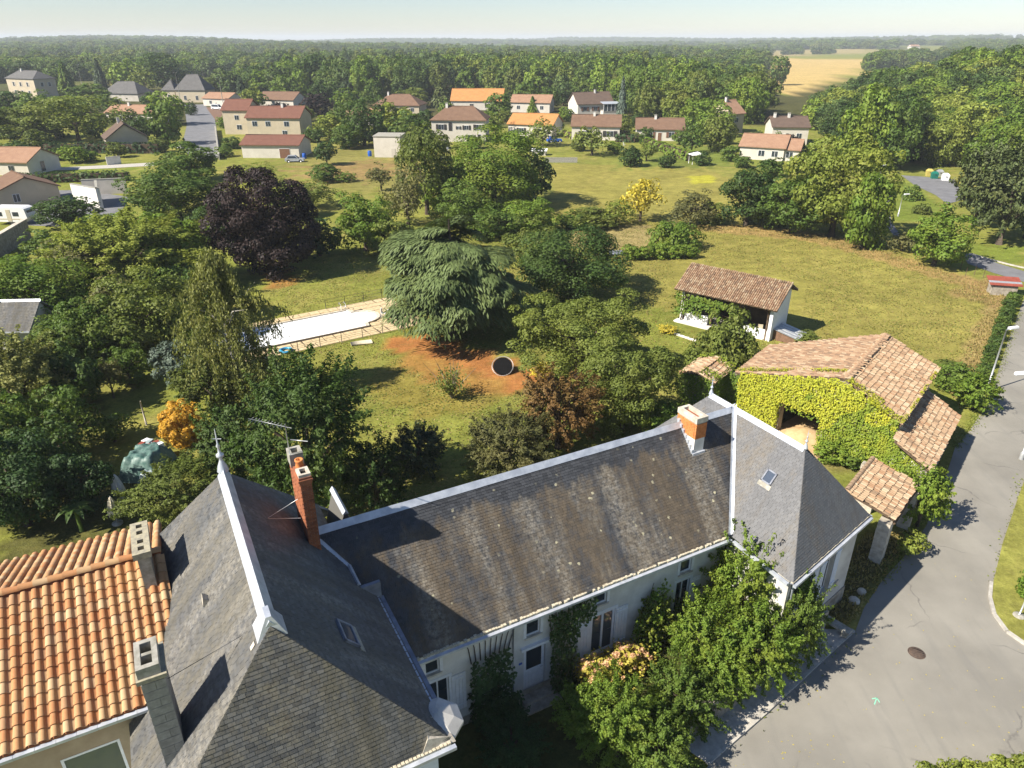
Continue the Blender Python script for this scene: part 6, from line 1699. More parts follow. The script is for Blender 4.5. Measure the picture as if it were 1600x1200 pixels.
house(10, 274, 82, -8, 9, 2.7, 2.2, 'wall_white', 'roof_salmon', 'white bungalow with tiled roof at the left edge', 0, [(0.65, 1.0, 1.2, 0.9)], [(0.45, 0.4, 1.0, 1.9, 'R')], frame_m='wall_grey')
house(-8, 322, 74, -46, 9, 2.7, 2.0, 'wall_cream', 'roof_brown', 'cream house corner above the caravan', 0, [(0.6, 0.9, 1.2, 1.2), (0.85, 0.2, 0.9, 2.0)], [(0.3, 0.9, 0.9, 1.2, 'R')], doors=[(0.35, 0.0, 1.0, 2.1)])
house(300, 160, 48, -6, 9, 5.0, 6.0, 'wall_cream', 'roof_grey', 'old house with tall pointed slate roof at the street head', 1.0, [(0.3, 1.0, 1.1, 1.7), (0.7, 1.0, 1.1, 1.7)], name='village_house')
house(266, 158, 20, -6, 7, 4.6, 4.2, 'wall_cream', 'roof_grey', 'small pointed slate roof left of the tall pointed one', 1.0, [(0.5, 1.0, 1.1, 1.7)])
house(338, 166, 50, -22, 9, 3.0, 2.0, 'wall_white', 'roof_salmon', 'low white house at the head of the street', 0, [(0.3, 0.9, 1.2, 1.2)], [(0.5, 1.0, 1.2, 1.2, 'R')])
house(430, 216, 84, -4, 10, 5.4, 2.6, 'wall_cream', 'roof_red', 'tall cream house with red-brown roof above the white garage', 0, [(0.15, 3.2, 1.3, 1.2), (0.4, 3.2, 1.3, 1.2), (0.75, 3.2, 1.3, 1.2), (0.7, 0.8, 1.3, 1.2)], (), (0.6,), frame_m='blue_white_paint')
house(372, 210, 40, -4, 9, 6.6, 2.6, 'wall_cream', 'roof_red', 'higher left wing of the cream house with red roof', 0, [(0.55, 4.0, 1.2, 1.2), (0.6, 1.4, 1.4, 1.2)], frame_m='white_paint')
house(424, 247, 90, -3, 9, 3.0, 1.6, 'wall_white', 'roof_red', 'long white garage with low red-brown roof', 0, (), (), frame_m='white_paint', doors=[(0.75, 0.0, 2.4, 2.1)])
house(620, 178, 72, -8, 11, 3.0, 3.4, 'wall_cream', 'roof_brown', 'brown hipped roof half hidden by trees', 0.9, [(0.85, 0.9, 1.2, 1.2)], (), (0.25,))
house(717, 222, 84, -4, 10, 5.6, 3.0, 'wall_white', 'roof_brown', 'two-storey white house with brown hipped roof', 0.8, [(0.18, 3.2, 1.3, 1.25), (0.5, 3.3, 0.6, 0.7), (0.65, 3.2, 1.0, 1.0), (0.88, 3.2, 1.4, 1.25), (0.72, 0.9, 1.3, 0.9)], (), (0.25,), shut='shutter_dark', doors=[(0.35, 2.9, 1.0, 2.1), (0.88, 0.0, 0.9, 2.0)])
house(745, 172, 80, -5, 11, 3.4, 4.0, 'wall_white', 'roof_orange', 'house with bright orange new roof at the wood edge', 0, [(0.4, 0.9, 1.4, 1.3), (0.7, 0.9, 1.4, 1.3)], (), frame_m='wall_grey')
house(828, 214, 72, -20, 10, 3.4, 2.4, 'wall_white', 'roof_orange', 'white house with orange roof and bare left gable', 0, [(0.3, 1.0, 1.3, 1.3), (0.7, 1.0, 1.3, 1.3)], (), shut='shutter_dark')
house(828, 176, 62, -14, 9, 3.6, 2.4, 'wall_white', 'roof_salmon', 'white house with salmon roof behind the orange one', 0, [(0.2, 1.2, 1.2, 1.2), (0.8, 1.2, 1.2, 1.2)], [(0.5, 1.2, 1, 1.1, 'R')])
hc = house(930, 182, 58, 14, 11, 4.2, 3.6, 'wall_white', 'roof_dark', 'cream house with dark gable roof and glazed veranda', 0, [(0.2, 2.0, 1.3, 1.2), (0.5, 2.0, 1.3, 1.2)], [(0.5, 4.6, 1.2, 1.2, 'R'), (0.25, 1.8, 1.3, 1.3, 'R')], (0.6,), shut='shutter_brown')
house(930, 219, 74, -8, 10, 3.6, 2.5, 'wall_white', 'roof_brown', 'white house with brown roof just below the veranda house', 0, [(0.25, 1.0, 1.3, 1.3), (0.8, 1.0, 1.8, 1.4)], (), (0.45,), shut='shutter_dark')
house(1030, 220, 72, -8, 10, 3.0, 2.4, 'wall_white', 'roof_brown', 'white bungalow with brown roof beside the hedged lawn', 0, [(0.3, 0.1, 1.2, 2.1), (0.75, 0.9, 1.3, 1.3)], (), (0.4,), shut='shutter_brown', doors=[(0.5, 0.0, 1.0, 2.1)])
house(1150, 208, 26, 30, 9, 5.4, 3.4, 'wall_cream', 'roof_salmon', 'tall narrow house with salmon roof half behind a tree', 0, [(0.4, 3.0, 1.2, 1.2)], (), (0.2,))
house(1188, 250, 66, -26, 10, 2.9, 2.2, 'wall_white', 'roof_salmon', 'low white house with salmon roofs near the tall lime tree', 0, [(0.5, 0.9, 1.3, 1.2), (0.8, 0.9, 1.3, 1.2)], [(0.5, 1, 1.2, 1.2, 'R')])
house(1228, 252, 34, -26, 8, 2.6, 1.8, 'wall_white', 'roof_salmon', 'small right wing of the low salmon-roofed house', 0, [(0.6, 0.8, 1.4, 1.2)], ())
house(1232, 226, 54, -6, 9, 4.4, 2.2, 'wall_white', 'roof_dark', 'white house with dark red-brown roof above the salmon roofs', 0, [(0.3, 1.4, 1.2, 1.2), (0.75, 1.2, 1.2, 1.6)], (), (0.1, 0.5))
house(432, 170, 62, -16, 10, 3.4, 2.6, 'wall_white', 'roof_brown', 'house with brown roof left of the dark red tree', 0, [(0.6, 1.0, 1.3, 1.3)], [(0.5, 1, 1, 1, 'R')])
house(566, 196, 52, -6, 9, 3.0, 1.8, 'wall_white', 'roof_salmon', 'low terracotta roof half hidden behind the dark tree', 0, [(0.3, 0.9, 1.3, 1.2)], ())
# far farm and a barn with a panelled roof
house(320, 82, 26, -5, 14, 4.5, 3.0, 'wall_white', 'roof_salmon', 'far pale farmhouse just under the horizon on the left', 0.3)
house(352, 84, 18, 4, 14, 4.5, 3.0, 'wall_white', 'roof_salmon', 'second far farmhouse right of the first', 0.3)
house(1172, 84, 38, -6, 26, 5.0, 4.0, 'wall_grey', 'zinc_dark', 'far barn with dark panel roof near the golden field', 0, name='far_barn')
house(1430, 76, 14, 0, 14, 4.5, 3.0, 'wall_white', 'roof_salmon', 'tiny far farmhouse at the right horizon', 0.3)

# the white block and the glazed veranda
def block_thing(name, px, base, wpx, yaw, depth, h, mat, label, cat, top=None):
    p = G(px, base); D = Q(p)[2]; w = wpx / F_PX * D; fr = frame(yaw, p.x, p.y)
    t = thing(name, p, label, cat)
    MB().box(fr, -w / 2, w / 2, 0, depth, -.1, h).build('wall', MAT[mat], t)
    MB().hexa([fr(-w / 2 - .15, -.15, h), fr(w / 2 + .15, -.15, h), fr(w / 2 + .15, depth + .15, h), fr(-w / 2 - .15, depth + .15, h)], [fr(-w / 2 - .15, -.15, h + .12), fr(w / 2 + .15, -.15, h + .12), fr(w / 2 + .15, depth + .15, h + .35), fr(-w / 2 - .15, depth + .15, h + .35)]).build('flat_roof', MAT[top or 'concrete'], t)
    return t, fr, w
t, fr, w = block_thing('white_outbuilding', 606, 246, 42, -6, 5, 4.6, 'wall_white', 'plain white box-shaped outbuilding with sloping flat roof', 'outbuilding')
MB().box(fr, w / 2 - 2.2, w / 2 - 1.2, -.06, .02, 0, 2.0).build('door', MAT['wall_grey'], t)
p = G(950, 183); fr = frame(14, p.x, p.y)
t = thing('veranda', p, 'white-framed glass veranda on the gable of the dark-roofed house', 'veranda')
MB().box(fr, -2.4, 3.4, -1.5, 1.5, 2.0, 2.1).build('floor', MAT['wall_white'], t); MB().box(fr, -2.4, 3.4, -1.4, 1.5, -.1, 2.0).build('base', MAT['wall_white'], t)
for k in range(5):
    u = -2.4 + k * 1.4; MB().box(fr, u, u + .14, -1.5, -1.38, 2.1, 4.4).build('post', MAT['white_paint'], t)
    if k < 4: MB().box(fr, u + .16, u + 1.38, -1.46, -1.43, 2.1, 4.3).build('pane', MAT['sky_glass'], t)
MB().hexa([fr(-2.6, -1.7, 4.4), fr(3.7, -1.7, 4.4), fr(3.7, 1.6, 4.9), fr(-2.6, 1.6, 4.9)], [fr(-2.6, -1.7, 4.52), fr(3.7, -1.7, 4.52), fr(3.7, 1.6, 5.05), fr(-2.6, 1.6, 5.05)]).build('roof', MAT['zinc'], t)

# yard walls of the parking court
def wall_thing(name, a, b, h, th, mat, label, cap=None, h2=None):
    a, b = G(*a), G(*b); d = (b - a).normalized(); nn = Vector((-d.y, d.x, 0)) * th; h2 = h2 or h
    t = thing(name, a, label, 'wall')
    MB().hexa([a, b, b + nn, a + nn], [a + Vector((0, 0, h)), b + Vector((0, 0, h2)), b + nn + Vector((0, 0, h2)), a + nn + Vector((0, 0, h))]).build('body', MAT[mat], t)
    q = [a - nn * .15, b - nn * .15, b + nn * 1.15, a + nn * 1.15]
    MB().hexa([q[0] + Vector((0, 0, h + .003)), q[1] + Vector((0, 0, h2 + .003)), q[2] + Vector((0, 0, h2 + .003)), q[3] + Vector((0, 0, h + .003))], [q[0] + Vector((0, 0, h + .1)), q[1] + Vector((0, 0, h2 + .1)), q[2] + Vector((0, 0, h2 + .1)), q[3] + Vector((0, 0, h + .1))]).build('coping', MAT[cap or 'concrete'], t)
    return t
wall_thing('yard_wall', (132, 305), (200, 302), 2.6, .3, 'wall_grey', 'curved grey retaining wall behind the parking yard')
wall_thing('yard_wall', (117, 318), (160, 326), 3.2, .3, 'white_render', 'white rendered wall in the middle of the parking yard')
wall_thing('yard_wall', (160, 326), (158, 312), 3.2, .3, 'white_render', 'return of the white wall in the parking yard')
wall_thing('gate_wall', (168, 258), (190, 256), 1.6, .3, 'white_render', 'short white gate wall on the driveway')
wall_thing('stone_garden_wall', (-20, 418), (50, 372), 2.6, .5, 'stone_wall', 'old grey stone wall at the left edge', 'pale_stone')
wall_thing('street_wall', (344, 250), (338, 204), 1.2, .3, 'wall_white', 'pale wall along the right side of the village street')
wall_thing('meadow_fence_wall', (852, 254), (902, 254), 1.0, .15, 'concrete', 'low concrete panel fence at the far meadow edge')

# hedges of the village gardens: clipped blocks of leaves
def hedge(a, b, h, th, mat, label, seed):
    a, b = G(*a), G(*b); d = (b - a); L_ = d.length; d.normalize(); nn = Vector((-d.y, d.x, 0)) * th
    t = thing('hedge', (a + b) / 2, label, 'hedge')
    up = Vector((0, 0, h)); lo = Vector((0, 0, a.z))
    px = 5 * Q(a)[2] / F_PX
    wall_leaves('leaves', t, mat, [(a, b - a, up), (b + nn, a - b, up), (a + up, b - a, nn), (b, nn, up), (a + nn, -nn, up)], 2.2 / px ** 2, px, seed, 0.35)
    MB().hexa([a, b, b + nn, a + nn], [x + up * .95 for x in (a, b, b + nn, a + nn)]).build('stems', MAT['hedge_soil'], t)
hedge((70, 240), (248, 240), 2.2, 1.2, 'leaf_deep', 'dark clipped hedge across the left village gardens', 1)
hedge((1005, 228), (1075, 252), 1.8, 1.0, 'leaf_bright', 'light green hedge slanting down the village lawn', 2)
hedge((880, 214), (912, 222), 1.6, 1.0, 'leaf_lime', 'lime hedge left of the lower white house', 3)
hedge((968, 212), (996, 222), 1.6, 1.0, 'leaf_lime', 'lime hedge between two white houses', 4)
hedge((962, 222), (992, 223), 1.8, .8, 'leaf_deep', 'short dark hedge below the lime one', 5)
hedge((20, 287), (200, 283), 1.6, 1.0, 'leaf_dark', 'hedge on top of the yard bank', 6)

# ---------------------------------------------------------------- trees among the houses
VT = [(108, 148, 17, 96, 'spruce', 'leaf_mid', 'upright light conifer right of the grey manor', 0.02), (160, 140, 13, 92, 'spruce', 'leaf_spruce', 'dark narrow conifer behind the plain grey roof', 0.02),
      (255, 140, 30, 88, 'lumpy', 'leaf_dark', 'large dark tree left of the pointed slate roof', 0.05), (200, 142, 22, 95, 'round', 'leaf_bright', 'light green tree behind the plain grey roof', 0.04),
      (228, 145, 18, 108, 'loose', 'leaf_olive', 'thin olive tree left of the large dark tree', 0.04), (125, 225, 62, 152, 'loose', 'leaf_olive', 'wide spreading thin tree before the cream gable house', 0.12),
      (40, 222, 55, 165, 'fine', 'leaf_olive', 'olive scrub tree below the grey manor', 0.03), (100, 190, 40, 150, 'round', 'leaf_mid', 'green tree between manor and orange roof', 0.03),
      (20, 185, 36, 140, 'round', 'leaf_dark', 'dark tree in front of the manor left side', 0.03), (68, 190, 30, 145, 'round', 'leaf_mid', 'tree before the manor right corner', 0.03),
      (140, 165, 32, 132, 'round', 'leaf_mid', 'green tree above the orange roof left end', 0.03), (268, 195, 26, 145, 'round', 'leaf_bright', 'bright tree left of the street', 0.04),
      (265, 226, 26, 165, 'round', 'leaf_mid', 'round tree at the street corner', 0.04), (222, 228, 18, 185, 'round', 'leaf_dark', 'dark bushy tree right of the cream gable', 0.04),
      (205, 205, 26, 168, 'loose', 'leaf_olive', 'loose tree in front of the salmon roof', 0.06), (250, 238, 14, 215, 'round', 'leaf_olive', 'small round shrub by the street foot', 0.0),
      (380, 160, 13, 118, 'spruce', 'leaf_spruce', 'dark spruce at the head of the street', 0.02), (398, 172, 20, 138, 'fine', 'leaf_lime', 'yellow-green tree right of the street head', 0.03),
      (365, 232, 16, 215, 'round', 'leaf_mid', 'bush beside the street wall', 0.0), (352, 245, 14, 228, 'round', 'leaf_mid', 'second bush beside the street wall', 0.0),
      (497, 180, 24, 148, 'fine', 'leaf_copper', 'dark red-leaved tree in the middle of the village', 0.04), (520, 218, 30, 178, 'fine', 'leaf_lime', 'yellow-green tree right of the cream house', 0.04),
      (490, 222, 16, 200, 'round', 'leaf_dark', 'dark bush right of the cream house', 0.0), (545, 232, 26, 195, 'round', 'leaf_mid', 'green tree before the dark round tree', 0.03),
      (570, 228, 36, 152, 'round', 'leaf_dark', 'big dark round tree left of the white box building', 0.05), (612, 210, 32, 162, 'fine', 'leaf_lime', 'yellowish tree in front of the brown hipped roof', 0.04),
      (640, 228, 32, 178, 'round', 'leaf_mid', 'green tree left of the two-storey white house', 0.04), (655, 250, 26, 200, 'loose', 'leaf_olive', 'pale thin tree right of the white box building', 0.04),
      (645, 168, 26, 138, 'round', 'leaf_olive', 'tree right of the brown hipped roof', 0.03), (690, 168, 22, 128, 'spruce', 'leaf_pine', 'broad conifer left of the bright orange roof', 0.02),
      (778, 184, 22, 148, 'round', 'leaf_mid', 'tree in front of the bright orange roof', 0.06), (775, 214, 14, 180, 'loose', 'leaf_lime', 'lime shrub right of the two-storey house', 0.0),
      (820, 172, 20, 128, 'round', 'leaf_mid', 'tree covering the salmon roof', 0.04), (832, 176, 10, 150, 'spruce', 'leaf_bright', 'small bright conifer before the salmon roof', 0.02),
      (848, 228, 22, 188, 'loose', 'leaf_olive', 'thin garden tree before the orange-roofed house', 0.08), (815, 236, 15, 212, 'round', 'leaf_mid', 'bush at the far meadow edge', 0.0),
      (970, 190, 11, 120, 'spruce', 'leaf_blue', 'tall slim blue-grey spruce right of the veranda', 0.02), (925, 243, 24, 196, 'loose', 'leaf_olive', 'thin tree before the lower white house', 0.08),
      (1008, 226, 12, 200, 'round', 'leaf_dark', 'round dark bush at the bungalow left corner', 0.0), (985, 260, 18, 230, 'round', 'leaf_dark', 'dark bush in the village lawn', 0.0),
      (1010, 252, 15, 226, 'loose', 'leaf_olive', 'small tree right of the dark lawn bush', 0.05), (1042, 262, 13, 240, 'round', 'leaf_dark', 'clipped dark bush at the lawn edge', 0.0),
      (1080, 240, 18, 196, 'loose', 'leaf_mid', 'thin tree right of the bungalow', 0.05), (1105, 212, 36, 155, 'lumpy', 'leaf_bright', 'bright spreading tree before the tall narrow house', 0.05),
      (1120, 236, 26, 180, 'round', 'leaf_olive', 'olive tree below the bright spreading one', 0.04), (1140, 252, 16, 230, 'round', 'leaf_mid', 'bush left of the low salmon roofs', 0.0),
      (1235, 236, 16, 210, 'fine', 'leaf_copper', 'dark red tree before the white dark-roofed house', 0.05), (1215, 225, 9, 200, 'round', 'leaf_mid', 'small tree at the dark-roofed house left end', 0.05),
      (1205, 276, 18, 248, 'round', 'leaf_mid', 'green bush below the low salmon roofs', 0.0), (545, 160, 24, 120, 'spruce', 'leaf_spruce', 'dark conifer at the village wood edge', 0.03),
      (590, 280, 10, 262, 'loose', 'leaf_dull', 'twiggy sapling on the dry grass', 0.2), (640, 262, 20, 228, 'loose', 'leaf_olive', 'olive shrub tree at the dry grass edge', 0.05),
      (440, 175, 12, 160, 'fine', 'leaf_copper', 'small red shrub in front of the brown-roofed house', 0.0), (1214, 133, 17, 90, 'round', 'leaf_mid', 'lone round oak on the edge of the golden field', 0.05)]
for x, b, h, t, k, c, lb, lw in VT: tree(x, b, h, t, k, c, lb, lw, limbs=4)

# more leafy garden trees between the left-hand houses
rs = random.Random(12)
for i, (x, b, hw_, t) in enumerate([(15, 215, 30, 172), (88, 215, 26, 178), (60, 235, 24, 205), (118, 255, 20, 228), (150, 215, 18, 185), (240, 175, 18, 145), (170, 130, 20, 100), (230, 125, 22, 96), (90, 135, 22, 105), (280, 140, 16, 112), (330, 145, 16, 120), (415, 150, 22, 112), (450, 158, 22, 118), (505, 165, 22, 130), (480, 190, 14, 165), (540, 178, 20, 140), (585, 165, 18, 132), (665, 200, 16, 172), (690, 232, 14, 212), (745, 232, 14, 214), (860, 170, 16, 138), (880, 165, 14, 130), (905, 236, 12, 215), (960, 240, 14, 222), (1065, 226, 16, 205), (1095, 258, 14, 240), (1165, 238, 14, 215), (1265, 250, 14, 225)]):
    m_, ad = [('leaf_mid', 'mid green'), ('leaf_dark', 'dark'), ('leaf_olive', 'olive'), ('leaf_bright', 'bright green')][i % 4]
    tree(x, b, hw_, t, ('round', 'lumpy', 'fine')[i % 3], m_, ad + ' garden tree among the ' + ('left-hand' if x < 350 else 'middle' if x < 700 else 'right-hand') + ' village houses', 0.03, group='village garden trees', limbs=3)

for i, (x, b, hw_, t) in enumerate([(30, 250, 26, 224), (95, 250, 18, 232), (142, 252, 14, 236), (185, 246, 16, 222), (232, 208, 16, 180), (175, 175, 18, 150), (120, 175, 18, 150), (5, 250, 20, 226), (300, 180, 9, 160), (395, 205, 10, 190), (350, 200, 10, 182), (475, 205, 14, 180), (455, 232, 10, 220), (530, 205, 18, 172), (600, 225, 18, 200), (630, 195, 16, 168), (668, 230, 16, 205), (700, 185, 14, 160), (765, 200, 14, 176), (790, 190, 10, 172), (800, 222, 12, 204), (870, 205, 12, 186), (885, 190, 12, 168), (975, 205, 12, 182), (995, 200, 12, 178), (1075, 205, 14, 182), (1090, 225, 14, 205), (1135, 225, 14, 200), (1180, 225, 12, 205), (1160, 262, 14, 244), (1240, 270, 14, 248)]):
    m_, ad = [('leaf_dark', 'dark'), ('leaf_mid', 'mid green'), ('leaf_bright', 'bright green'), ('leaf_olive', 'olive')][i % 4]
    tree(x, b, hw_, t, ('fine', 'round', 'lumpy')[i % 3], m_, ad + ' leafy bush among the ' + ('left-hand' if x < 350 else 'middle' if x < 700 else 'right-hand') + ' village houses', 0.0, name='shrub', cat='shrub', group='village garden bushes', limbs=3)
# ================================================================ the woods
FRONT = [(-200, 190), (0, 150), (60, 135), (130, 138), (330, 140), (380, 150), (470, 155), (560, 160), (660, 160), (700, 150), (790, 155), (870, 160), (960, 165), (1000, 192), (1080, 198), (1130, 190), (1165, 200), (1200, 200), (1262, 212), (1280, 250), (1330, 275), (1395, 268), (1430, 262), (1500, 262), (1600, 300), (1800, 330)]
FX, FY = np.array([q[0] for q in FRONT]), np.array([q[1] for q in FRONT])
rng = np.random.default_rng(42)
def scatter(y0, y1, step, half=0.86):
    ny_ = int((y1 - y0) / step); out = []
    for j in range(ny_):
        y = y0 + j * step; nx_ = int(2 * half * (y + 40) / step)
        x = -half * (y + 40) + step * (np.arange(nx_) + 0.5 * (j % 2))
        out.append(np.stack([x + rng.uniform(-.42, .42, nx_) * step, y + rng.uniform(-.42, .42, nx_) * step], 1))
    return np.concatenate(out)
def wooded(p):
    z = ground_z(p[:, 0], p[:, 1])
    D = p[:, 1] * CP - (z - CAM_Z) * SP
    px = 800 + F_PX * p[:, 0] / D; py = 600 - F_PX * (p[:, 1] * SP + (z - CAM_Z) * CP) / D
    ok = py < np.interp(px, FX, FY)
    gold = in_poly(p[:, 0], p[:, 1], pxpoly((1196, 88), (1480, 78), (1480, 92), (1390, 97), (1300, 128), (1250, 146), (1226, 152), (1196, 122)))
    return ok & ~gold, px, py, z
pts = scatter(105, 640, 9.0)
ok, px, py, z = wooded(pts)
# the wood on the near right rise is denser at its foot; open ground round the car park
cp = in_poly(pts[:, 0], pts[:, 1], [G(1380, 262), G(1500, 262), G(1510, 330), G(1380, 360)])
ok &= ~cp & (px > -120) & (px < 1720)
r_ = np.hypot(pts[:, 0], pts[:, 1])
cellv = np.sin(pts[:, 0] / 95 + 2 * np.sin(pts[:, 1] / 160)) * np.cos(pts[:, 1] / 130)
ok &= ~((r_ > 430) & (px < 900) & (cellv > 0.12))
pts, px, z, r_ = pts[ok], px[ok], z[ok], r_[ok]
h = rng.uniform(10.5, 16.5, len(pts)); R_ = h * rng.uniform(0.36, 0.50, len(pts))
h = np.where(pts[:, 0] > 90, h * 0.72, h); h = np.where(px < 420, h * 0.74, h); R_ = np.minimum(R_, 7.0)
# nothing may stand in front of the golden field that the photograph shows open
top = z + h; Dt = pts[:, 1] * CP - (top - CAM_Z) * SP
row = 600 - F_PX * (pts[:, 1] * SP + (top - CAM_Z) * CP) / Dt
sky_row = np.interp(px, [1176, 1186, 1240, 1290, 1330, 1380, 1440, 1480, 1600], [0, 150, 147, 131, 116, 101, 93, 84, 62])
open_ = ((row < sky_row + 6) & (r_ < 900) & (px > 1176)) & ~((px > 1480) & (row > 58))
pts, px, z, r_, h, R_ = pts[~open_], px[~open_], z[~open_], r_[~open_], h[~open_], R_[~open_]
vis = R_ / r_ * ((px > -20) & (px < 1620))
order = np.argsort(-vis)
LOOK = [('leaf_mid', 'mid green'), ('leaf_dark', 'dark green'), ('leaf_bright', 'bright green'), ('leaf_olive', 'olive'), ('leaf_mid', 'mid green'), ('leaf_dark', 'dark green'), ('leaf_far', 'deep green'), ('leaf_lime', 'yellowish green')]
n_ind = 300
for i, idx_ in enumerate(order[:n_ind]):
    x, y = pts[idx_]; k = int(rng.integers(0, 999))
    if x > 75: grp, lab = 'trees of the wooded rise', ('at the foot of' if y < 190 else 'high on' if x > 140 else 'on the left side of') + ' the wooded rise on the right'
    elif px[idx_] > 900: grp, lab = 'trees of the wood behind the village', 'in the wood behind the veranda house and bungalow'
    elif px[idx_] > 560: grp, lab = 'trees of the wood behind the village', 'in the wood behind the orange roofs'
    else: grp, lab = 'trees of the left wood', 'in the wood left behind the village'
    mt, ad = LOOK[k % 8]
    if x > 75 and k % 3 == 0: mt, ad = ('leaf_lime', 'yellowish green') if k % 2 else ('leaf_bright', 'bright green')
    rel = 0.095 if vis[idx_] > 0.034 else (0.125 if vis[idx_] > 0.02 else 0.17)
    o = link_crown('woodland_tree', crown(('round', 'lumpy', 'round', 'fine')[k % 4], mt, rel, (k // 4) % 2), mt, None, (x, y, float(z[idx_]) + h[idx_] * 0.5))
    o.scale = (R_[idx_], R_[idx_], h[idx_] * 0.54); o.rotation_euler = (0, 0, rng.uniform(0, 6.28))
    tag(o, ad + ' tree ' + lab, 'tree', grp)

# everything farther off reads as one mass
fc = bpy.data.collections.new('far_tree_shapes')
for k, (kind, mt) in enumerate([('round', 'leaf_far'), ('lumpy', 'leaf_mid'), ('round', 'leaf_dark'), ('fine', 'leaf_far'), ('lumpy', 'leaf_olive'), ('round', 'leaf_bright')]):
    me_ = crown(kind, mt, 0.23, k % 3).copy(); me_.materials.clear(); me_.materials.append(MAT[mt])
    o = bpy.data.objects.new('far_tree_shape', me_); fc.objects.link(o)
def instancer(name, P3, S3, label, cat):
    me_ = bpy.data.meshes.new(name)
    me_.vertices.add(len(P3)); me_.vertices.foreach_set('co', np.asarray(P3, np.float32).ravel())
    for nm, arr in (('scl', S3), ('rot', np.stack([np.zeros(len(P3)), np.zeros(len(P3)), rng.uniform(0, 6.28, len(P3))], 1))):
        a = me_.attributes.new(nm, 'FLOAT_VECTOR', 'POINT'); a.data.foreach_set('vector', np.asarray(arr, np.float32).ravel())
    me_.update()
    o = link(name, me_); tag(o, label, cat, kind='stuff')
    ng = bpy.data.node_groups.new(name, 'GeometryNodeTree')
    ng.interface.new_socket('Geometry', in_out='INPUT', socket_type='NodeSocketGeometry'); ng.interface.new_socket('Geometry', in_out='OUTPUT', socket_type='NodeSocketGeometry')
    N = ng.nodes.new; gi, go, ip, ci = N('NodeGroupInput'), N('NodeGroupOutput'), N('GeometryNodeInstanceOnPoints'), N('GeometryNodeCollectionInfo')
    ci.inputs['Collection'].default_value = fc; ci.inputs['Separate Children'].default_value = True; ci.inputs['Reset Children'].default_value = True
    ip.inputs['Pick Instance'].default_value = True
    at = []
    for nm in ('scl', 'rot'):
        q = N('GeometryNodeInputNamedAttribute'); q.data_type = 'FLOAT_VECTOR'; q.inputs['Name'].default_value = nm; at.append(q.outputs[0])
    L_ = ng.links.new
    L_(gi.outputs[0], ip.inputs['Points']); L_(ci.outputs[0], ip.inputs['Instance']); L_(at[0], ip.inputs['Scale']); L_(at[1], ip.inputs['Rotation']); L_(ip.outputs[0], go.inputs[0])
    md = o.modifiers.new('scatter', 'NODES'); md.node_group = ng
    return o
rest = order[n_ind:]
far = scatter(640, 1500, 15.0); far = np.concatenate([far, scatter(1500, 5200, 34.0)])
zf = ground_z(far[:, 0], far[:, 1]); rf_ = np.hypot(far[:, 0], far[:, 1])
c2 = np.sin(far[:, 0] / 170 + 2 * np.sin(far[:, 1] / 300)) * np.cos(far[:, 1] / 240 + np.sin(far[:, 0] / 210))
okf = ((c2 < 0.22) & (c2 > -0.45)) | (rng.random(len(far)) < 0.06)
okf &= wooded(far)[0]
far, zf, rf_ = far[okf], zf[okf], rf_[okf]
hf = rng.uniform(9, 14, len(far)) * np.where(rf_ > 1500, 1.15, 1); Rf = hf * rng.uniform(.45, .65, len(far)) * np.where(rf_ > 1500, 1.9, 1.15)
P3 = np.concatenate([np.stack([pts[rest, 0], pts[rest, 1], z[rest] + h[rest] * .5], 1), np.stack([far[:, 0], far[:, 1], zf + hf * .45], 1)])
S3 = np.concatenate([np.stack([R_[rest], R_[rest], h[rest] * .52], 1), np.stack([Rf, Rf, hf * .55], 1)])
sx = rng.uniform(-150, -45, 160); sy = rng.uniform(30, 215, 160)           # the thicket goes on past the left edge of the frame
keep_ = (800 + F_PX * sx / (sy * CP + CAM_Z * SP)) < -90
sh2 = rng.uniform(5, 9, keep_.sum()); P3 = np.concatenate([P3, np.stack([sx[keep_], sy[keep_], sh2 * .5], 1)]); S3 = np.concatenate([S3, np.stack([sh2 * .5, sh2 * .5, sh2 * .54], 1)])
instancer('far_woodland', P3, S3, 'distant woodland reaching to the horizon', 'woodland')
# ================================================================ the pool terrace
a_, b_ = P(435, 540), P(572, 511)
ang = math.degrees(math.atan2(b_.y - a_.y, b_.x - a_.x)); PL = frame(ang, a_.x, a_.y); PLn = (b_ - a_).length
pw = 5.2
pool = thing('swimming_pool', PL(PLn / 2, pw / 2), 'empty white swimming pool with rounded end beside the cedar', 'swimming pool')
out = [(-7.5, 0.0), (PLn, 0.0)] + [(PLn + 0.2 + 1.9 * math.sin(t), pw / 2 - 1.75 * math.cos(t)) for t in [math.pi * k / 14 for k in range(15)]] + [(PLn, pw), (-7.5, pw)]
inn = [PL(u, n) for u, n in out]
cen = PL(PLn / 2 - 3, pw / 2)
mb = MB(); mb.face([Vector((p.x, p.y, 0.035)) for p in inn]); mb.build('floor', MAT['pool_white'], pool)
mb = MB(); N_ = len(inn)
grow = [(cen + (p - cen) * (1 + 0.35 / max(1.0, (p - cen).length))) for p in inn]
mb.mesh([Vector((p.x, p.y, z)) for ring, z in ((inn, 0.03), (inn, 0.16), (grow, 0.17), (grow, 0.02)) for p in ring], [(r * N_ + i, r * N_ + (i + 1) % N_, (r + 1) * N_ + (i + 1) % N_, (r + 1) * N_ + i) for r in range(3) for i in range(N_)])
mb.build('coping', MAT['pale_stone'], pool)
sheet('terrace', [PL(-8.5, -2.3), PL(PLn + 4.6, -2.3), PL(PLn + 4.6, pw + 1.6), PL(-8.5, pw + 1.6)], 'hedge_soil', 0.012)
ter = bpy.data.objects['terrace']
rs = random.Random(5)
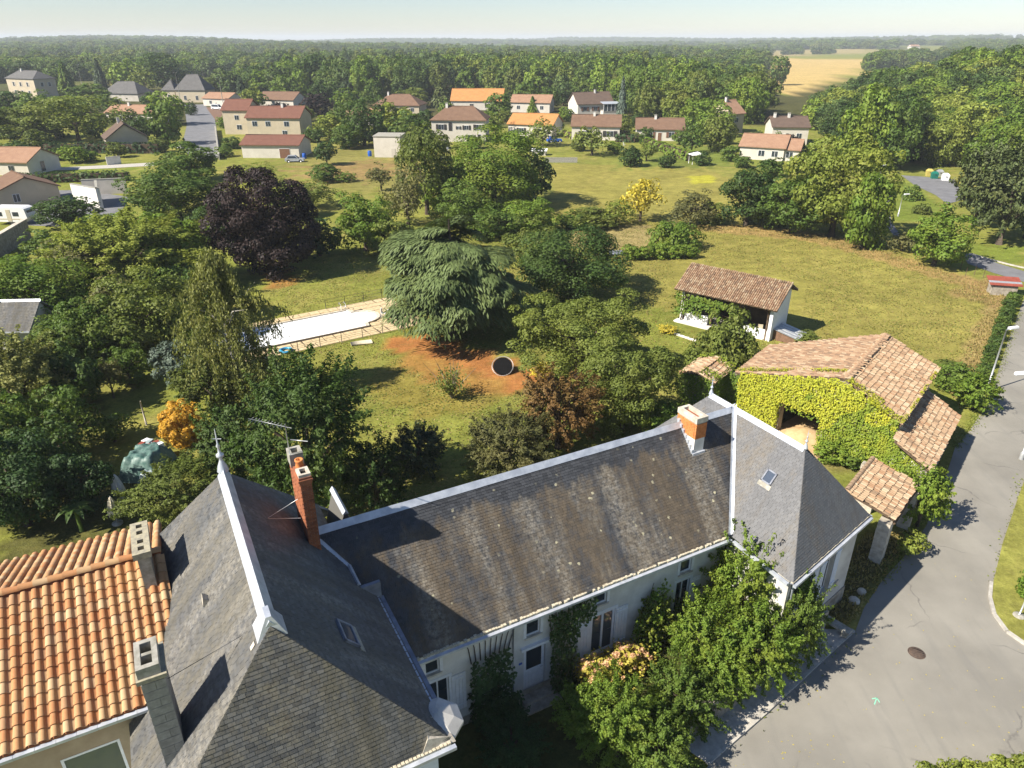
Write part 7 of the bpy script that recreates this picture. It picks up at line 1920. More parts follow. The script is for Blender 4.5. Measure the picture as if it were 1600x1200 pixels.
for i in range(-8, int(PLn + 4.6) + 1):
    for j in range(-2, 7):
        u0, u1, n0, n1 = i + .02 + rs.uniform(-.06, .06), i + .98 + rs.uniform(-.06, .06), j * 1.03 - .2 + .02, j * 1.03 + .8 - .02
        cx_, cn_ = (u0 + u1) / 2, (n0 + n1) / 2
        if -0.1 < cn_ < pw + .1 and cx_ < PLn + 0.6: continue
        if (cx_ - PLn) ** 2 / 4.6 + (cn_ - pw / 2) ** 2 / 4.6 < 1 and cx_ > PLn: continue
        sk = rs.uniform(-.08, .08)
        MB().hexa([PL(u0, n0, .014), PL(u1, n0 + sk * .3, .014), PL(u1 + sk, n1, .014), PL(u0 - sk * .5, n1, .014)], [PL(u0, n0, .03), PL(u1, n0 + sk * .3, .03), PL(u1 + sk, n1, .03), PL(u0 - sk * .5, n1, .03)]).build('paving_slab', MAT['paving'], ter)
def wire_fence(name, pts, label, h=1.05, step=1.9):
    t = thing(name, pts[0], label, 'fence')
    for a, b in zip(pts, pts[1:]):
        k = max(1, int((b - a).length / step))
        for j in range(k + 1): p = a.lerp(b, j / k); MB().tube([p, p + Vector((0, 0, h))], .03, 5).build('post', MAT['metal_dark'], t)
        for z in (.35, .7, h - .03): MB().tube([a + Vector((0, 0, z)), b + Vector((0, 0, z))], .012, 4).build('wire', MAT['metal_dark'], t)
wire_fence('pool_fence', [PL(-5, -2.45), PL(PLn + 4.7, -2.45), PL(PLn + 4.7, 0.5)], 'low dark wire fence along the near side of the pool')
wire_fence('pool_fence', [PL(PLn - 1.5, pw + 1.75), PL(PLn + 4.7, pw + 1.75)], 'dark wire fence at the far right of the pool')
# table, ring, float, pump
q = PL(PLn + 3.4, 1.2)
tb = thing('pool_table', q, 'white plastic table at the rounded end of the pool', 'table')
MB().lathe(q, [(.0, .68), (.55, .68), (.55, .73), (.0, .73)], 16).build('top', MAT['white_paint'], tb)
for k in range(4): MB().tube([q + Vector((.4 * math.cos(1.57 * k), .4 * math.sin(1.57 * k), 0.03)), q + Vector((.3 * math.cos(1.57 * k), .3 * math.sin(1.57 * k), .68))], .03, 5).build('leg', MAT['white_paint'], tb)
for k, (du, dn, rt) in enumerate(((-.9, .3, 80), (.9, -.2, 250))): chair(PL(PLn + 3.4 + du, 1.2 + dn, .03), rt, ['white plastic chair on the pool side of the table', 'white plastic chair on the far side of the pool table'][k], 'white_paint')
def torus(name, c, R, r, mat, label, cat, tilt=(0, 0)):
    vs_, fs = [], []; A, B = 24, 8
    for i in range(A):
        for j in range(B):
            a, b = 6.2832 * i / A, 6.2832 * j / B; vs_.append(c + Vector(((R + r * math.cos(b)) * math.cos(a), (R + r * math.cos(b)) * math.sin(a), r + r * math.sin(b))))
    for i in range(A):
        for j in range(B): fs.append((i * B + j, ((i + 1) % A) * B + j, ((i + 1) % A) * B + (j + 1) % B, i * B + (j + 1) % B))
    o = MB().mesh(vs_, fs, True).build(name, MAT[mat], loc=c); tag(o, label, cat); return o
simple('blue_vinyl', (0.06, 0.36, 0.62), (0.05, 0.30, 0.52), 3, .3, spec=.5)
torus('swim_ring', P(447, 549, .03), .48, .12, 'blue_vinyl', 'bright blue inflatable ring on the pool terrace', 'swim ring')
c0 = P(565, 537, 0.0); fr = frame(20, c0.x, c0.y)
fl = thing('pool_float', c0, 'pale yellow air mattress lying on the lawn by the pool', 'air mattress')
for k in range(5): MB().tube([fr(-.95, -.3 + k * .15, .09), fr(-.2, -.3 + k * .15, .11), fr(.95, -.3 + k * .15, .09)], .085, 7).build('tube', MAT['cream_mortar'], fl)
c0 = PL(PLn - .2, pw + .5); fr = frame(ang, c0.x, c0.y)
lad = thing('pool_ladder', c0, 'small metal pool ladder at the far side of the pool', 'ladder')
for s in (-.25, .25): MB().tube([fr(s, .3, .05), fr(s, .3, .7), fr(s, .1, .85), fr(s, -.35, .7), fr(s, -.4, .1)], .025, 6).build('rail', MAT['galvanised'], lad)
for z in (.25, .5): MB().tube([fr(-.25, -.39, z), fr(.25, -.39, z)], .03, 5).build('rung', MAT['galvanised'], lad)
# trampoline tipped on its edge
c0 = P(785, 590, 0); nrm = Vector((-0.05, -0.66, 0.75)).normalized(); up = Vector((0, 0.6, 0.8)); up = (up - nrm * up.dot(nrm)).normalized(); sd = up.cross(nrm)
ctr = c0 + Vector((0, 0.3, 0)) + up * 0.90
tr_ = thing('trampoline', c0, 'round black trampoline tipped on its side under the cedar', 'trampoline')
ringp = [ctr + (sd * math.cos(6.2832 * k / 28) + up * math.sin(6.2832 * k / 28)) * 0.88 for k in range(28)]
mb = MB(); mb.face([ctr + (p - ctr) * .9 + nrm * .02 for p in ringp]); mb.face([ctr + (p - ctr) * .9 - nrm * .02 for p in ringp][::-1]); mb.build('mat', MAT['black_mesh'], tr_)
MB().tube(ringp + ringp[:2], .022, 6, False).build('rim', MAT['galvanised'], tr_)
for k in (3, 10, 17, 24): p = ringp[k]; MB().tube([p, p - nrm * .75, ringp[(k + 3) % 28] - nrm * .75, ringp[(k + 3) % 28]], .025, 5).build('leg', MAT['galvanised'], tr_)
mb = MB()
for k in range(0, 28): mb.tube([ctr + (ringp[k] - ctr) * .9, ringp[k]], .008, 3)
mb.build('springs', MAT['galvanised'], tr_, 'stuff')
# closed parasols
for i, (x, b, t) in enumerate(((190, 782, 741), (184, 818, 776))):
    p = G(x, b); hh = z_at_row(p.x, p.y, t)
    pr = thing('closed_parasol', p, ['closed cream parasol behind, nearer the green tarpaulin', 'closed cream parasol in front, nearer the tiled roof'][i], 'parasol', 'closed parasols')
    MB().tube([p, p + Vector((0, 0, hh))], .025, 6).build('pole', MAT['white_paint'], pr)
    MB().lathe(p, [(.30, 0.0), (.30, .07), (.05, .09), (.04, .3)], 12).build('base', MAT['concrete'], pr)
    mb = MB(); seg = 16; prof = [(.30, hh * .36), (.24, hh * .6), (.14, hh * .85), (.05, hh * .97), (.01, hh)]
    vs_ = [p + Vector((r * (1 + .28 * (k % 2)) * math.cos(6.2832 * k / seg), r * (1 + .28 * (k % 2)) * math.sin(6.2832 * k / seg), z)) for r, z in prof for k in range(seg)]
    mb.mesh(vs_, [(i_ * seg + k, i_ * seg + (k + 1) % seg, (i_ + 1) * seg + (k + 1) % seg, (i_ + 1) * seg + k) for i_ in range(4) for k in range(seg)]); mb.build('canopy', MAT['white_paint'] if i == 0 else MAT['cream_mortar'], pr)
# tarpaulin over a heap
simple('tarp_green', (0.16, 0.24, 0.21), (0.04, 0.10, 0.085), 3.2, .5, spec=.4)
simple('tarp_clear', (0.50, 0.56, 0.56), (0.22, 0.28, 0.28), 2.6, .3, spec=.5)
c0 = G(232, 735); tp = thing('tarpaulin_heap', c0, 'heap under rumpled green plastic tarpaulin by the orange bush', 'tarpaulin')
rng = np.random.default_rng(9); n1 = 22
gx, gy = np.meshgrid(np.linspace(-1, 1, n1), np.linspace(-1, 1, n1))
gz = 1.5 * np.clip(1.25 - np.maximum(np.abs(gx), np.abs(gy)) ** 3 * 1.25, 0, 1) + .10 * np.sin(gx * 9 + gy * 4) * np.cos(gy * 7 - gx * 3) + rng.normal(size=gx.shape) * .04
vv = np.stack([gx * 1.25 + .05 * np.sin(gy * 9), gy * 1.5, np.maximum(gz, .02)], -1).reshape(-1, 3); id_ = np.arange(n1 * n1).reshape(n1, n1)
link('sheet', np_mesh('sheet', vv, np.stack([id_[:-1, :-1], id_[:-1, 1:], id_[1:, 1:], id_[1:, :-1]], -1).reshape(-1, 4), MAT['tarp_green'], False), tp)
vv2 = vv * np.array((.6, .5, .55)) + np.array((.9, -1.1, 0)); link('clear_sheet', np_mesh('clear_sheet', vv2, np.stack([id_[:-1, :-1], id_[:-1, 1:], id_[1:, 1:], id_[1:, :-1]], -1).reshape(-1, 4), MAT['tarp_clear'], False), tp)
for k in range(9):
    x, y = rng.uniform(-.9, .9), rng.uniform(.9, 1.5); fr = frame(rng.uniform(0, 90), c0.x + x, c0.y + y)
    MB().box(fr, -.22, .22, -.15, .15, 1.0 + rng.uniform(0, .2), 1.35 + rng.uniform(0, .15)).build('crate', MAT[['white_paint', 'red_sheet', 'tarp_clear'][k % 3]], tp)
p = G(229, 664)
po = MB().tube([p, p + Vector((-.05, .05, 1.9))], [.07, .05], 6).build('garden_post', MAT['pale_stone'], loc=p); tag(po, 'leaning pale post on the shaded lawn left of the orange bush', 'post')
# banana plant in the shade
p = G(128, 830); bp = thing('banana_plant', p, 'banana plant with big arching leaves in the shade', 'plant')
MB().tube([p, p + Vector((0, 0, 1.6))], [.12, .08], 7).build('stem', MAT['leaf_mid'], bp)
for k in range(8):
    a = k * .8; d = Vector((math.cos(a), math.sin(a), 0)); s = Vector((-d.y, d.x, 0)); mb = MB(); prev = None
    for j in range(6):
        t = j / 5; c = p + Vector((0, 0, 1.6)) + d * (1.1 * t) + Vector((0, 0, .7 * t - 1.0 * t * t)); w = .2 * math.sin(math.pi * min(1, .12 + .88 * t)); cur = (c - s * w, c + Vector((0, 0, -.05)), c + s * w)
        if prev: mb.face([prev[0], prev[1], cur[1], cur[0]]); mb.face([prev[1], prev[2], cur[2], cur[1]])
        prev = cur
    mb.build('leaf', MAT['leaf_dark'], bp)
# small slate-roofed outhouse at the left edge
p = G(18, 560); fr = frame(3, p.x, p.y); so = thing('slate_outhouse', p, 'small outhouse with pale grey slate roof at the left edge', 'outhouse')
MB().box(fr, -5.0, 2.1, 0.2, 4.2, 0, 2.6).build('wall', MAT['grey_render'], so)
s1 = Plane([fr(-5.2, -.1, 2.5), fr(2.3, -.1, 2.5), fr(2.3, 2.6, 4.4), fr(-5.2, 2.6, 4.4)]); s2 = Plane([fr(2.3, 4.5, 2.9), fr(-5.2, 4.5, 2.9), fr(-5.2, 2.6, 4.4), fr(2.3, 2.6, 4.4)])
r = deck(so, [s1, s2], 'zinc_dark', .1, 'roof'); mb = MB(); slates(mb, s1, .24, .16, 61); slates(mb, s2, .24, .16, 62); mb.build('slates', MAT['slate_grey'], r, 'stuff')
roofline(so, [fr(-5.2, 2.6, 4.42), fr(2.3, 2.6, 4.42)], .14, 'zinc', 'ridge_cap', .07, .1)
MB().box(fr, -5.2, 2.3, -.2, -.08, 2.4, 2.5).build('gutter', MAT['zinc'], so); MB().hexa([fr(1.9, .3, 2.6), fr(2.1, .3, 2.6), fr(2.1, 4.2, 2.6), fr(1.9, 4.2, 2.6)], [fr(1.9, 2.5, 4.2), fr(2.1, 2.5, 4.2), fr(2.1, 2.7, 4.2), fr(1.9, 2.7, 4.2)]).build('gable', MAT['grey_render'], so)
# edging stones by the shed path, trough in the meadow
es = thing('path_edging', G(1060, 525), 'row of white edging stones leading to the shed', 'edging')
for k in range(9):
    p = G(1056, 523).lerp(G(1088, 534), k / 9); MB().box(frame(-30 + 5 * (k % 3), p.x, p.y), -.17, .17, -.09, .09, -.02, .12 + .03 * (k % 2)).build('stone', MAT['white_render'], es)
p = G(963, 397); fr = frame(0, p.x, p.y); tr2 = thing('metal_sheet', p, 'grey-blue metal sheet lying beside the low bush row', 'metal sheet')
for k in range(5): MB().hexa([fr(-.95 + k * .38, -.55, .1), fr(-.6 + k * .38, -.55, .1), fr(-.6 + k * .38, .6, .3), fr(-.95 + k * .38, .6, .3)], [fr(-.95 + k * .38, -.55, .13), fr(-.6 + k * .38, -.55, .13), fr(-.6 + k * .38, .6, .33), fr(-.95 + k * .38, .6, .33)]).build('panel', MAT['zinc_dark'], tr2)
MB().box(fr, -.9, .9, .3, .4, 0, .24).build('support', MAT['old_wood'], tr2)
# stones on the dirt strip by the pavilion, stone bench at its corner
for i, (x, y, s) in enumerate(((1334, 940, .28), (1346, 926, .22))):
    p = P(x, y); mb = MB(); mb.lathe(p, [(s, 0), (s * 1.05, .1), (s * .7, .2), (0, .22)], 7); o = mb.build('loose_stone', MAT['pale_stone'], loc=p); o.rotation_euler = (0, 0, i); tag(o, ['larger pale stone on the dirt strip below the pavilion', 'smaller pale stone on the dirt strip below the pavilion'][i], 'stone')
p = P(1302, 985); fr = frame(-50, p.x, p.y); bn = thing('stone_bench', p, 'stone bench block at the pavilion front corner', 'bench')
MB().box(fr, -.75, .75, -.22, .22, .38, .48).build('seat', MAT['concrete'], bn)
for x in (-.55, .55): MB().box(fr, x - .12, x + .12, -.18, .18, 0, .38).build('leg', MAT['concrete'], bn)

# ================================================================ street furniture
def lamp_post(base, z, arm, label, k=1.0, head='white_paint', tilt=0.0):
    t = thing('street_lamp', base, label, 'street lamp', 'street lamps')
    top = base + Vector((0, 0, z)); d = Vector((math.cos(arm), math.sin(arm), 0))
    MB().lathe(base, [(.14 * k, 0), (.14 * k, .5), (.08 * k, .6)], 8).build('base', MAT['galvanised'], t)
    MB().tube([base + Vector((0, 0, .4)), top], [.075 * k, .05 * k], 8).build('pole', MAT['galvanised'], t)
    MB().tube([top, top + d * (.35 + tilt) + Vector((0, 0, .12))], .04 * k, 6).build('arm', MAT['galvanised'], t)
    c = top + d * (.7 + tilt) + Vector((0, 0, .14)); s = Vector((-d.y, d.x, 0))
    ring = lambda w, h_: [c - d * .45 - s * w + Vector((0, 0, h_)), c + d * .4 - s * w * .8 + Vector((0, 0, h_)), c + d * .4 + s * w * .8 + Vector((0, 0, h_)), c - d * .45 + s * w + Vector((0, 0, h_))]
    hd = MB().hexa(ring(.15, -.06), ring(.11, .08)).build('lantern', MAT[head], t)
    MB().hexa(ring(.11, -.10), ring(.12, -.062)).build('lens', MAT['blue_white_paint'], hd)
p = G(1541, 612); lamp_post(p, z_at_row(p.x, p.y, 516), 0.3, 'grey street lamp standing in the roadside hedge')
lamp_post(Vector((33.6, 40.0, 0)), 6.3, math.radians(188), 'street lamp head reaching in over the road at the right edge', 1.0, 'white_paint', 1.5)
for i, (x, b, t) in enumerate(((1403, 338, 305), (1373, 284, 259), (1525, 258, 234))):
    p = G(x, b); lamp_post(p, z_at_row(p.x, p.y, t) - p.z, 0.2, ['slim lamp on the car park lawn', 'lamp at the left of the car park entrance', 'lamp among the trees behind the car park'][i])
def pole_thing(x, b, t, label, cross=True):
    p = G(x, b); hh = z_at_row(p.x, p.y, t) - p.z; o = thing('utility_pole', p, label, 'utility pole', 'utility poles')
    MB().tube([p, p + Vector((0, 0, hh))], [.14, .09], 7).build('post', MAT['concrete'], o)
    MB().tube([p + Vector((-.8, 0, hh - .4)), p + Vector((.8, 0, hh - .4))], .05, 5).build('cross_arm', MAT['metal_dark'], o)
    for s in (-.7, 0, .7): MB().lathe(p + Vector((s, 0, hh - .36)), [(.05, 0), (.07, .1), (.03, .2)], 6).build('insulator', MAT['white_paint'], o)
pole_thing(284, 168, 112, 'tall concrete pole at the head of the village street'); pole_thing(351, 176, 120, 'concrete pole right of the village street'); pole_thing(131, 144, 100, 'thin pole right of the light conifer'); pole_thing(321, 140, 106, 'pole behind the pointed slate roof')
# shelter with a red roof at the bend
p = G(1567, 462); fr0 = frame(-14, p.x, p.y); fr = lambda u, n, z=0.0: fr0(u * .72, n * .72, z * .8); rsx = thing('roadside_shelter', p, 'small stone shelter with faded red sheet roof at the road bend', 'shelter')
MB().box(fr, -1.7, 1.7, 0, 1.8, 0, 1.3).build('wall', MAT['stone_wall'], rsx)
for k in range(10):
    u = -2.2 + k * .44
    MB().hexa([fr(u, -.3, 1.45), fr(u + .42, -.3, 1.45), fr(u + .42, 2.1, 2.1), fr(u, 2.1, 2.1)], [fr(u, -.3, 1.5), fr(u + .42, -.3, 1.5), fr(u + .42, 2.1, 2.15), fr(u, 2.1, 2.15)]).build('roof_sheet', MAT['red_sheet'], rsx)
MB().hexa([fr(-2.2, .3, 1.664), fr(2.2, .3, 1.664), fr(2.2, .75, 1.786), fr(-2.2, .75, 1.786)], [fr(-2.2, .3, 1.70), fr(2.2, .3, 1.70), fr(2.2, .75, 1.82), fr(-2.2, .75, 1.82)]).build('pale_band', MAT['galvanised'], rsx)
MB().box(fr, -1.65, 1.65, .05, 1.75, 1.3, 1.5).build('frame', MAT['old_wood'], rsx)
wf = thing('paddock_fence', G(1508, 432), 'thin posts and wire at the meadow corner by the lane', 'fence')
for x, y in ((1508, 432), (1522, 430), (1536, 434), (1500, 422)): p = G(x, y); MB().tube([p, p + Vector((0, 0, 1.2))], .035, 5).build('post', MAT['old_wood'], wf)
# sign on the verge
p = P(1592, 962, .1); sg = thing('verge_sign', p, 'pale sign post on the right-hand verge', 'sign')
MB().tube([p, p + Vector((.05, 0, 2.1))], .04, 6).build('post', MAT['galvanised'], sg); MB().lathe(p, [(.28, -.02), (.25, .05), (.06, .08)], 9).build('footing', MAT['concrete'], sg)
fr = frame(35, p.x + .05, p.y); MB().box(fr, -.3, .3, -.06, -.04, 1.5, 2.1).build('panel', MAT['galvanised'], sg)
# recycling containers
for i, (x, b, m_, lb) in enumerate(((1451, 275, 'yellow_plastic', 'yellow and white recycling container'), (1459, 279, 'green_plastic', 'green glass recycling container'), (1467, 276, 'galvanised', 'grey recycling container behind the white one'), (1476, 282, 'white_paint', 'white recycling container at the right end'))):
    p = G(x, b); t = thing('recycling_bin', p, lb, 'recycling bin', 'recycling bins'); fr0 = frame(-10, p.x, p.y); fr = lambda u, n, z=0.0, f_=fr0: f_(u * .75, n * .75, z * .8)
    MB().hexa([fr(-.7, -.6, p.z), fr(.7, -.6, p.z), fr(.7, .6, p.z), fr(-.7, .6, p.z)], [fr(-.8, -.7, p.z + 1.3), fr(.8, -.7, p.z + 1.3), fr(.8, .7, p.z + 1.3), fr(-.8, .7, p.z + 1.3)]).build('body', MAT[m_], t)
    MB().hexa([fr(-.8, -.7, p.z + 1.3), fr(.8, -.7, p.z + 1.3), fr(.8, .7, p.z + 1.3), fr(-.8, .7, p.z + 1.3)], [fr(-.4, -.35, p.z + 1.75), fr(.4, -.35, p.z + 1.75), fr(.4, .35, p.z + 1.75), fr(-.4, .35, p.z + 1.75)]).build('lid', MAT[m_], t)
    MB().lathe(fr(0, -.72, p.z + 1.0), [(.14, -.02), (.14, .02), (0, .02)], 8).build('opening', MAT['metal_dark'], t)

# ================================================================ vehicles
def car(px, base, yaw, mat, label, L_=4.2, W_=1.75, H_=1.45, van=False):
    p = G(px, base); t = thing('parked_van' if van else 'parked_car', p, label, 'van' if van else 'car'); fr = frame(yaw, p.x, p.y); z = p.z
    l, w = L_ / 2, W_ / 2; hb = .95 if van else .85
    mb = MB(); mb.hexa([fr(-l, -w, z + .28), fr(l, -w, z + .28), fr(l, w, z + .28), fr(-l, w, z + .28)], [fr(-l + .06, -w + .05, z + hb), fr(l - .15, -w + .08, z + hb - .08), fr(l - .15, w - .08, z + hb - .08), fr(-l + .06, w - .05, z + hb)])
    bd = mb.build('body', MAT[mat], t)
    x0, x1, y0, y1 = (-l + .08, l * .62, -l + .12, l * .3) if van else (-l + .25, l * .45, -l + .75, l * .1)
    MB().hexa([fr(x0, -w + .06, z + hb - .01), fr(x1, -w + .06, z + hb - .05), fr(x1, w - .06, z + hb - .05), fr(x0, w - .06, z + hb - .01)], [fr(y0, -w + .2, z + H_), fr(y1, -w + .2, z + H_), fr(y1, w - .2, z + H_), fr(y0, w - .2, z + H_)]).build('cabin', MAT[mat], t)
    for s in (-1, 1):
        q = lambda a, b, zz: fr(a, s * (b + .012), zz)
        f = [q(x0 + .3, w - .075, z + hb + .05), q(x1 - .25, w - .075, z + hb + .05), q(y1 - .05, w - .185, z + H_ - .08), q(y0 + .15, w - .185, z + H_ - .08)]
        MB().face(f if s < 0 else f[::-1]).build('side_window', MAT['glass'], t)
    MB().face([fr(x1 + .005, -w + .15, z + hb + .02), fr(x1 + .005, w - .15, z + hb + .02), fr(y1 + .03, w - .25, z + H_ - .06), fr(y1 + .03, -w + .25, z + H_ - .06)]).build('windscreen', MAT['glass'], t)
    MB().face([fr(x0 - .005, w - .15, z + hb + .05), fr(x0 - .005, -w + .15, z + hb + .05), fr(y0 - .03, -w + .25, z + H_ - .06), fr(y0 - .03, w - .25, z + H_ - .06)]).build('rear_window', MAT['glass'], t)
    for a in (-l * .62, l * .62):
        for s in (-1, 1):
            c = fr(a, s * (w - .08), z + .32); d = fr(0, 1) - fr(0, 0); wl = MB().tube([c - d * .1, c + d * .1], .32, 12).build('wheel', MAT['metal_dark'], t)
            MB().tube([c - d * .112, c + d * .112], .19, 10).build('rim', MAT['galvanised'], wl)
    for s in (-.55, .55): MB().box(fr, l - .06, l + .02, s - .15, s + .15, z + .58, z + .72).build('headlight', MAT['white_paint'], t)
car(340, 171, -15, 'white_paint', 'white van parked at the street head', 4.6, 1.8, 1.9, True)
car(287, 231, 75, 'white_paint', 'white car at the foot of the village street', 4.2)
car(461, 253, 8, 'galvanised', 'silver car below the white garage', 4.2)
car(866, 222, 12, 'blue_plastic', 'blue car before the orange-roofed house', 4.0)
car(862, 188, 30, 'metal_dark', 'dark car in the drive beside the veranda house', 4.2)
# caravan
p = G(20, 352); fr = frame(-3, p.x, p.y); cv = thing('caravan', p, 'cream caravan parked at the left edge', 'caravan')
mb = MB(); pr_ = [(-2.6, .5), (2.2, .5), (2.55, 1.1), (2.35, 2.4), (1.9, 2.6), (-2.4, 2.6), (-2.7, 2.3), (-2.75, 1.0)]
n = len(pr_); mb.mesh([fr(u, 0, z) for u, z in pr_] + [fr(u, 2.1, z) for u, z in pr_], [tuple(range(n)), tuple(range(2 * n - 1, n - 1, -1))] + [(i, n + i, n + (i + 1) % n, (i + 1) % n) for i in range(n)]); mb.build('body', MAT['white_paint'], cv)
for u in (-1.6, .9): MB().box(fr, u - .45, u + .45, -.03, .01, 1.35, 1.95).build('window', MAT['glass'], cv)
MB().box(fr, -2.6, 2.4, -.02, .01, .85, 1.0).build('stripe', MAT['cream_mortar'], cv); MB().box(fr, -.5, .15, -.035, .01, .6, 2.3).build('door', MAT['cream_mortar'], cv)
MB().hexa([fr(2.42, .4, 1.4), fr(2.46, .4, 1.4), fr(2.46, 1.7, 1.4), fr(2.42, 1.7, 1.4)], [fr(2.40, .4, 2.1), fr(2.44, .4, 2.1), fr(2.44, 1.7, 2.1), fr(2.40, 1.7, 2.1)]).build('end_window', MAT['glass'], cv)
for s in (0.05, 1.9): MB().tube([fr(-.1, s, .32), fr(-.1, s + .2, .32)], .32, 12).build('wheel', MAT['metal_dark'], cv)
MB().tube([fr(2.4, 1.05, .5), fr(3.5, 1.05, .5)], .05, 5).build('drawbar', MAT['galvanised'], cv)
# yellow-topped box by the yard house
p = G(38, 299); fr = frame(-5, p.x, p.y); bx = thing('yellow_crate', p, 'box with yellow lid beside the yard house', 'box')
MB().box(fr, -1.0, 1.0, -.6, .6, 0, 1.2).build('body', MAT['cream_mortar'], bx); MB().box(fr, -1.06, 1.06, -.66, .66, 1.2, 1.32).build('lid', MAT['yellow_plastic'], bx)
# garden odds and ends
for x, b, lb in ((578, 244, 'blue water drum by the white box building'), (476, 248, 'blue drum beside the white garage')):
    p = G(x, b); t = thing('water_drum', p, lb, 'drum'); MB().lathe(p, [(.45, 0), (.48, .5), (.45, 1.1), (.4, 1.15), (0, 1.15)], 12).build('barrel', MAT['blue_plastic'], t); MB().lathe(p + Vector((0, 0, 1.15)), [(.42, 0), (.42, .06), (0, .08)], 12).build('lid', MAT['blue_plastic'], t)
p = G(1088, 256); gz_ = thing('garden_gazebo', p, 'white cloth gazebo on the village lawn', 'gazebo'); fr = frame(10, p.x, p.y)
for a in (-1.4, 1.4):
    for b in (-1.0, 1.0): MB().tube([fr(a, b, p.z), fr(a, b, p.z + 2.0)], .05, 5).build('post', MAT['white_paint'], gz_)
MB().mesh([fr(-1.7, -1.3, p.z + 2.0), fr(1.7, -1.3, p.z + 2.0), fr(1.7, 1.3, p.z + 2.0), fr(-1.7, 1.3, p.z + 2.0), fr(0, 0, p.z + 2.6)], [(0, 1, 4), (1, 2, 4), (2, 3, 4), (3, 0, 4), (3, 2, 1, 0)]).build('canopy', MAT['white_paint'], gz_)
p = G(842, 243); gh = thing('hen_house', p, 'white roofed hen house at the far meadow edge', 'hen house'); fr = frame(-8, p.x, p.y)
MB().box(fr, -1.7, 1.7, 0, 1.8, 0, 1.0).build('body', MAT['wall_grey'], gh); MB().hexa([fr(-1.9, -.2, 1.0), fr(1.9, -.2, 1.0), fr(1.9, 2.0, 1.3), fr(-1.9, 2.0, 1.3)], [fr(-1.9, -.2, 1.08), fr(1.9, -.2, 1.08), fr(1.9, 2.0, 1.4), fr(-1.9, 2.0, 1.4)]).build('roof', MAT['white_paint'], gh)
for k, (x, b) in enumerate(((700, 236), (975, 228))):
    p = G(x, b); chair(p, 40 + 50 * k, ['white garden chair below the two-storey house', 'white garden chair by the short dark hedge'][k], 'white_paint')
# rough grass: tufts along the edges of meadow and drive
rng = np.random.default_rng(77); Pn = []
for poly, k in ((pxpoly((1090, 352), (1320, 372), (1480, 425), (1545, 445), (1540, 460), (1400, 415), (1250, 374), (1100, 362)), 1500), (pxpoly((1575, 472), (1565, 520), (1540, 590), (1500, 640), (1480, 610), (1530, 500)), 1500), (pxpoly((1480, 455), (1560, 430), (1585, 465), (1540, 480)), 900), (pxpoly((1190, 520), (1300, 520), (1300, 535), (1190, 545)), 300), (pxpoly((1345, 840), (1430, 830), (1385, 900), (1325, 985), (1290, 975)), 700)):
    xs_ = np.array([q.x for q in poly]); ys2 = np.array([q.y for q in poly]); c_ = 0
    while c_ < k:
        x = rng.uniform(xs_.min(), xs_.max(), 4000); y = rng.uniform(ys2.min(), ys2.max(), 4000); m_ = in_poly(x, y, poly)
        x, y = x[m_][:k - c_], y[m_][:k - c_]; Pn.append(np.stack([x, y, rng.uniform(.02, .14, len(x))], 1)); c_ += len(x)
pp = np.concatenate(Pn); o = link('rough_grass', leaf_mesh('rough_grass', pp, np.concatenate([rng.normal(size=(len(pp), 2)), .3 * np.ones((len(pp), 1))], 1), 0.26, MAT['grass_dry'], rng, .35, np.tile((0, 0, 1.0), (len(pp), 1))))
tag(o, 'dry rough grass along the meadow edges', 'grass', kind='stuff')

# short tufts all over lawn and meadow
rng = np.random.default_rng(5)
lawnp = pxpoly((300, 1000), (330, 620), (440, 430), (560, 380), (860, 345), (880, 262), (1110, 266), (1400, 390), (1570, 470), (1530, 590), (1250, 560), (1080, 650), (1000, 700), (700, 780))
bad = [pxpoly((1050, 400), (1260, 440), (1250, 540), (1060, 515)), pxpoly((1060, 560), (1170, 520), (1380, 515), (1480, 590), (1500, 680), (1400, 760), (1050, 680)), [PL(-9, -2.5), PL(PLn + 5, -2.5), PL(PLn + 5, pw + 2), PL(-9, pw + 2)], pxpoly((590, 530), (665, 522), (745, 545), (810, 565), (850, 595), (780, 622), (690, 606), (630, 565))]
x = rng.uniform(-28, 52, 300000); y = 30 + 78 * rng.random(300000) ** 1.15
k = in_poly(x, y, lawnp)
for q in bad: k &= ~in_poly(x, y, q)
clump_ = np.sin(x * 1.1 + 2 * np.sin(y * .7)) * np.cos(y * 1.3 + np.sin(x * .9)) + rng.normal(size=len(x)) * 1.1
k &= clump_ > 0.5
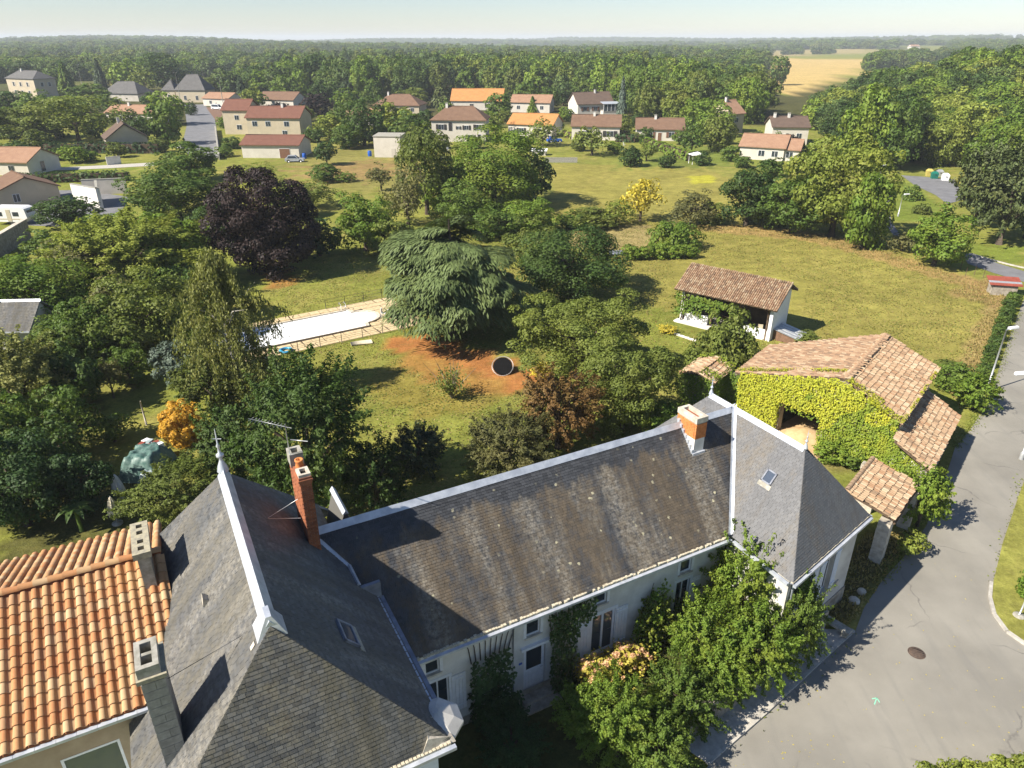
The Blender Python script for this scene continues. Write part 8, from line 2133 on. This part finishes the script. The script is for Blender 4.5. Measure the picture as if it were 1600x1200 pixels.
pp = np.stack([x[k], y[k], np.full(k.sum(), .02)], 1)[:60000]
half_ = len(pp) // 2
for nm, m_, q in (('lawn_tufts', 'grass_green', pp[:half_]), ('dry_lawn_tufts', 'grass_dry', pp[half_:])):
    o = link(nm, leaf_mesh(nm, q, np.concatenate([rng.normal(size=(len(q), 2)) * .6, np.ones((len(q), 1))], 1), 0.17, MAT[m_], rng, .5))
    tag(o, {'lawn_tufts': 'short green grass tufts over lawn and meadow', 'dry_lawn_tufts': 'dry straw-coloured tufts over lawn and meadow'}[nm], 'grass', kind='stuff')
# weeds along the road edge and the foot of the garden wall
rng = np.random.default_rng(6); Pn = []
for a, b, k in ((KERB[0], KERB[3], 60), (WALL_LINE[1], WALL_LINE[3], 300), (P(1378, 908), P(1470, 770), 700), (P(1492, 700), P(1536, 640), 500), (P(1536, 640), P(1592, 488), 900), (P(1551, 925), P(1600, 745), 160)):
    t = rng.random(k); q = np.array(a)[None] * (1 - t[:, None]) + np.array(b)[None] * t[:, None]; q[:, :2] += rng.normal(size=(k, 2)) * np.array((.22, .22)); q[:, 2] = rng.uniform(.03, .10, k); Pn.append(q)
pp = np.concatenate(Pn); o = link('roadside_weeds', leaf_mesh('roadside_weeds', pp, rdir(rng, len(pp)) + np.array((0, 0, .4)), 0.13, MAT['grass_green'], rng, .5))
tag(o, 'weeds along the road edge and wall foot', 'weeds', kind='stuff')
# ================================================================ the air: a thin even haze round everything
hz = MB().box(frame(0), -9500, 9500, -450, 12500, -25, 60)
m = bpy.data.materials.new('haze'); m.use_nodes = True
nt = m.node_tree; nt.nodes.remove(nt.nodes['Principled BSDF'])
pv = nt.nodes.new('ShaderNodeVolumePrincipled'); pv.inputs['Color'].default_value = (0.90, 0.96, 1.0, 1); pv.inputs['Density'].default_value = 0.00020
pv.inputs['Anisotropy'].default_value = 0.0
nt.links.new(pv.outputs[0], nt.nodes['Material Output'].inputs['Volume'])
MAT['haze'] = m
tag(hz.build('haze', m), 'thin pale haze in the air', 'haze', kind='stuff')
SC.cycles.volume_bounces = 0
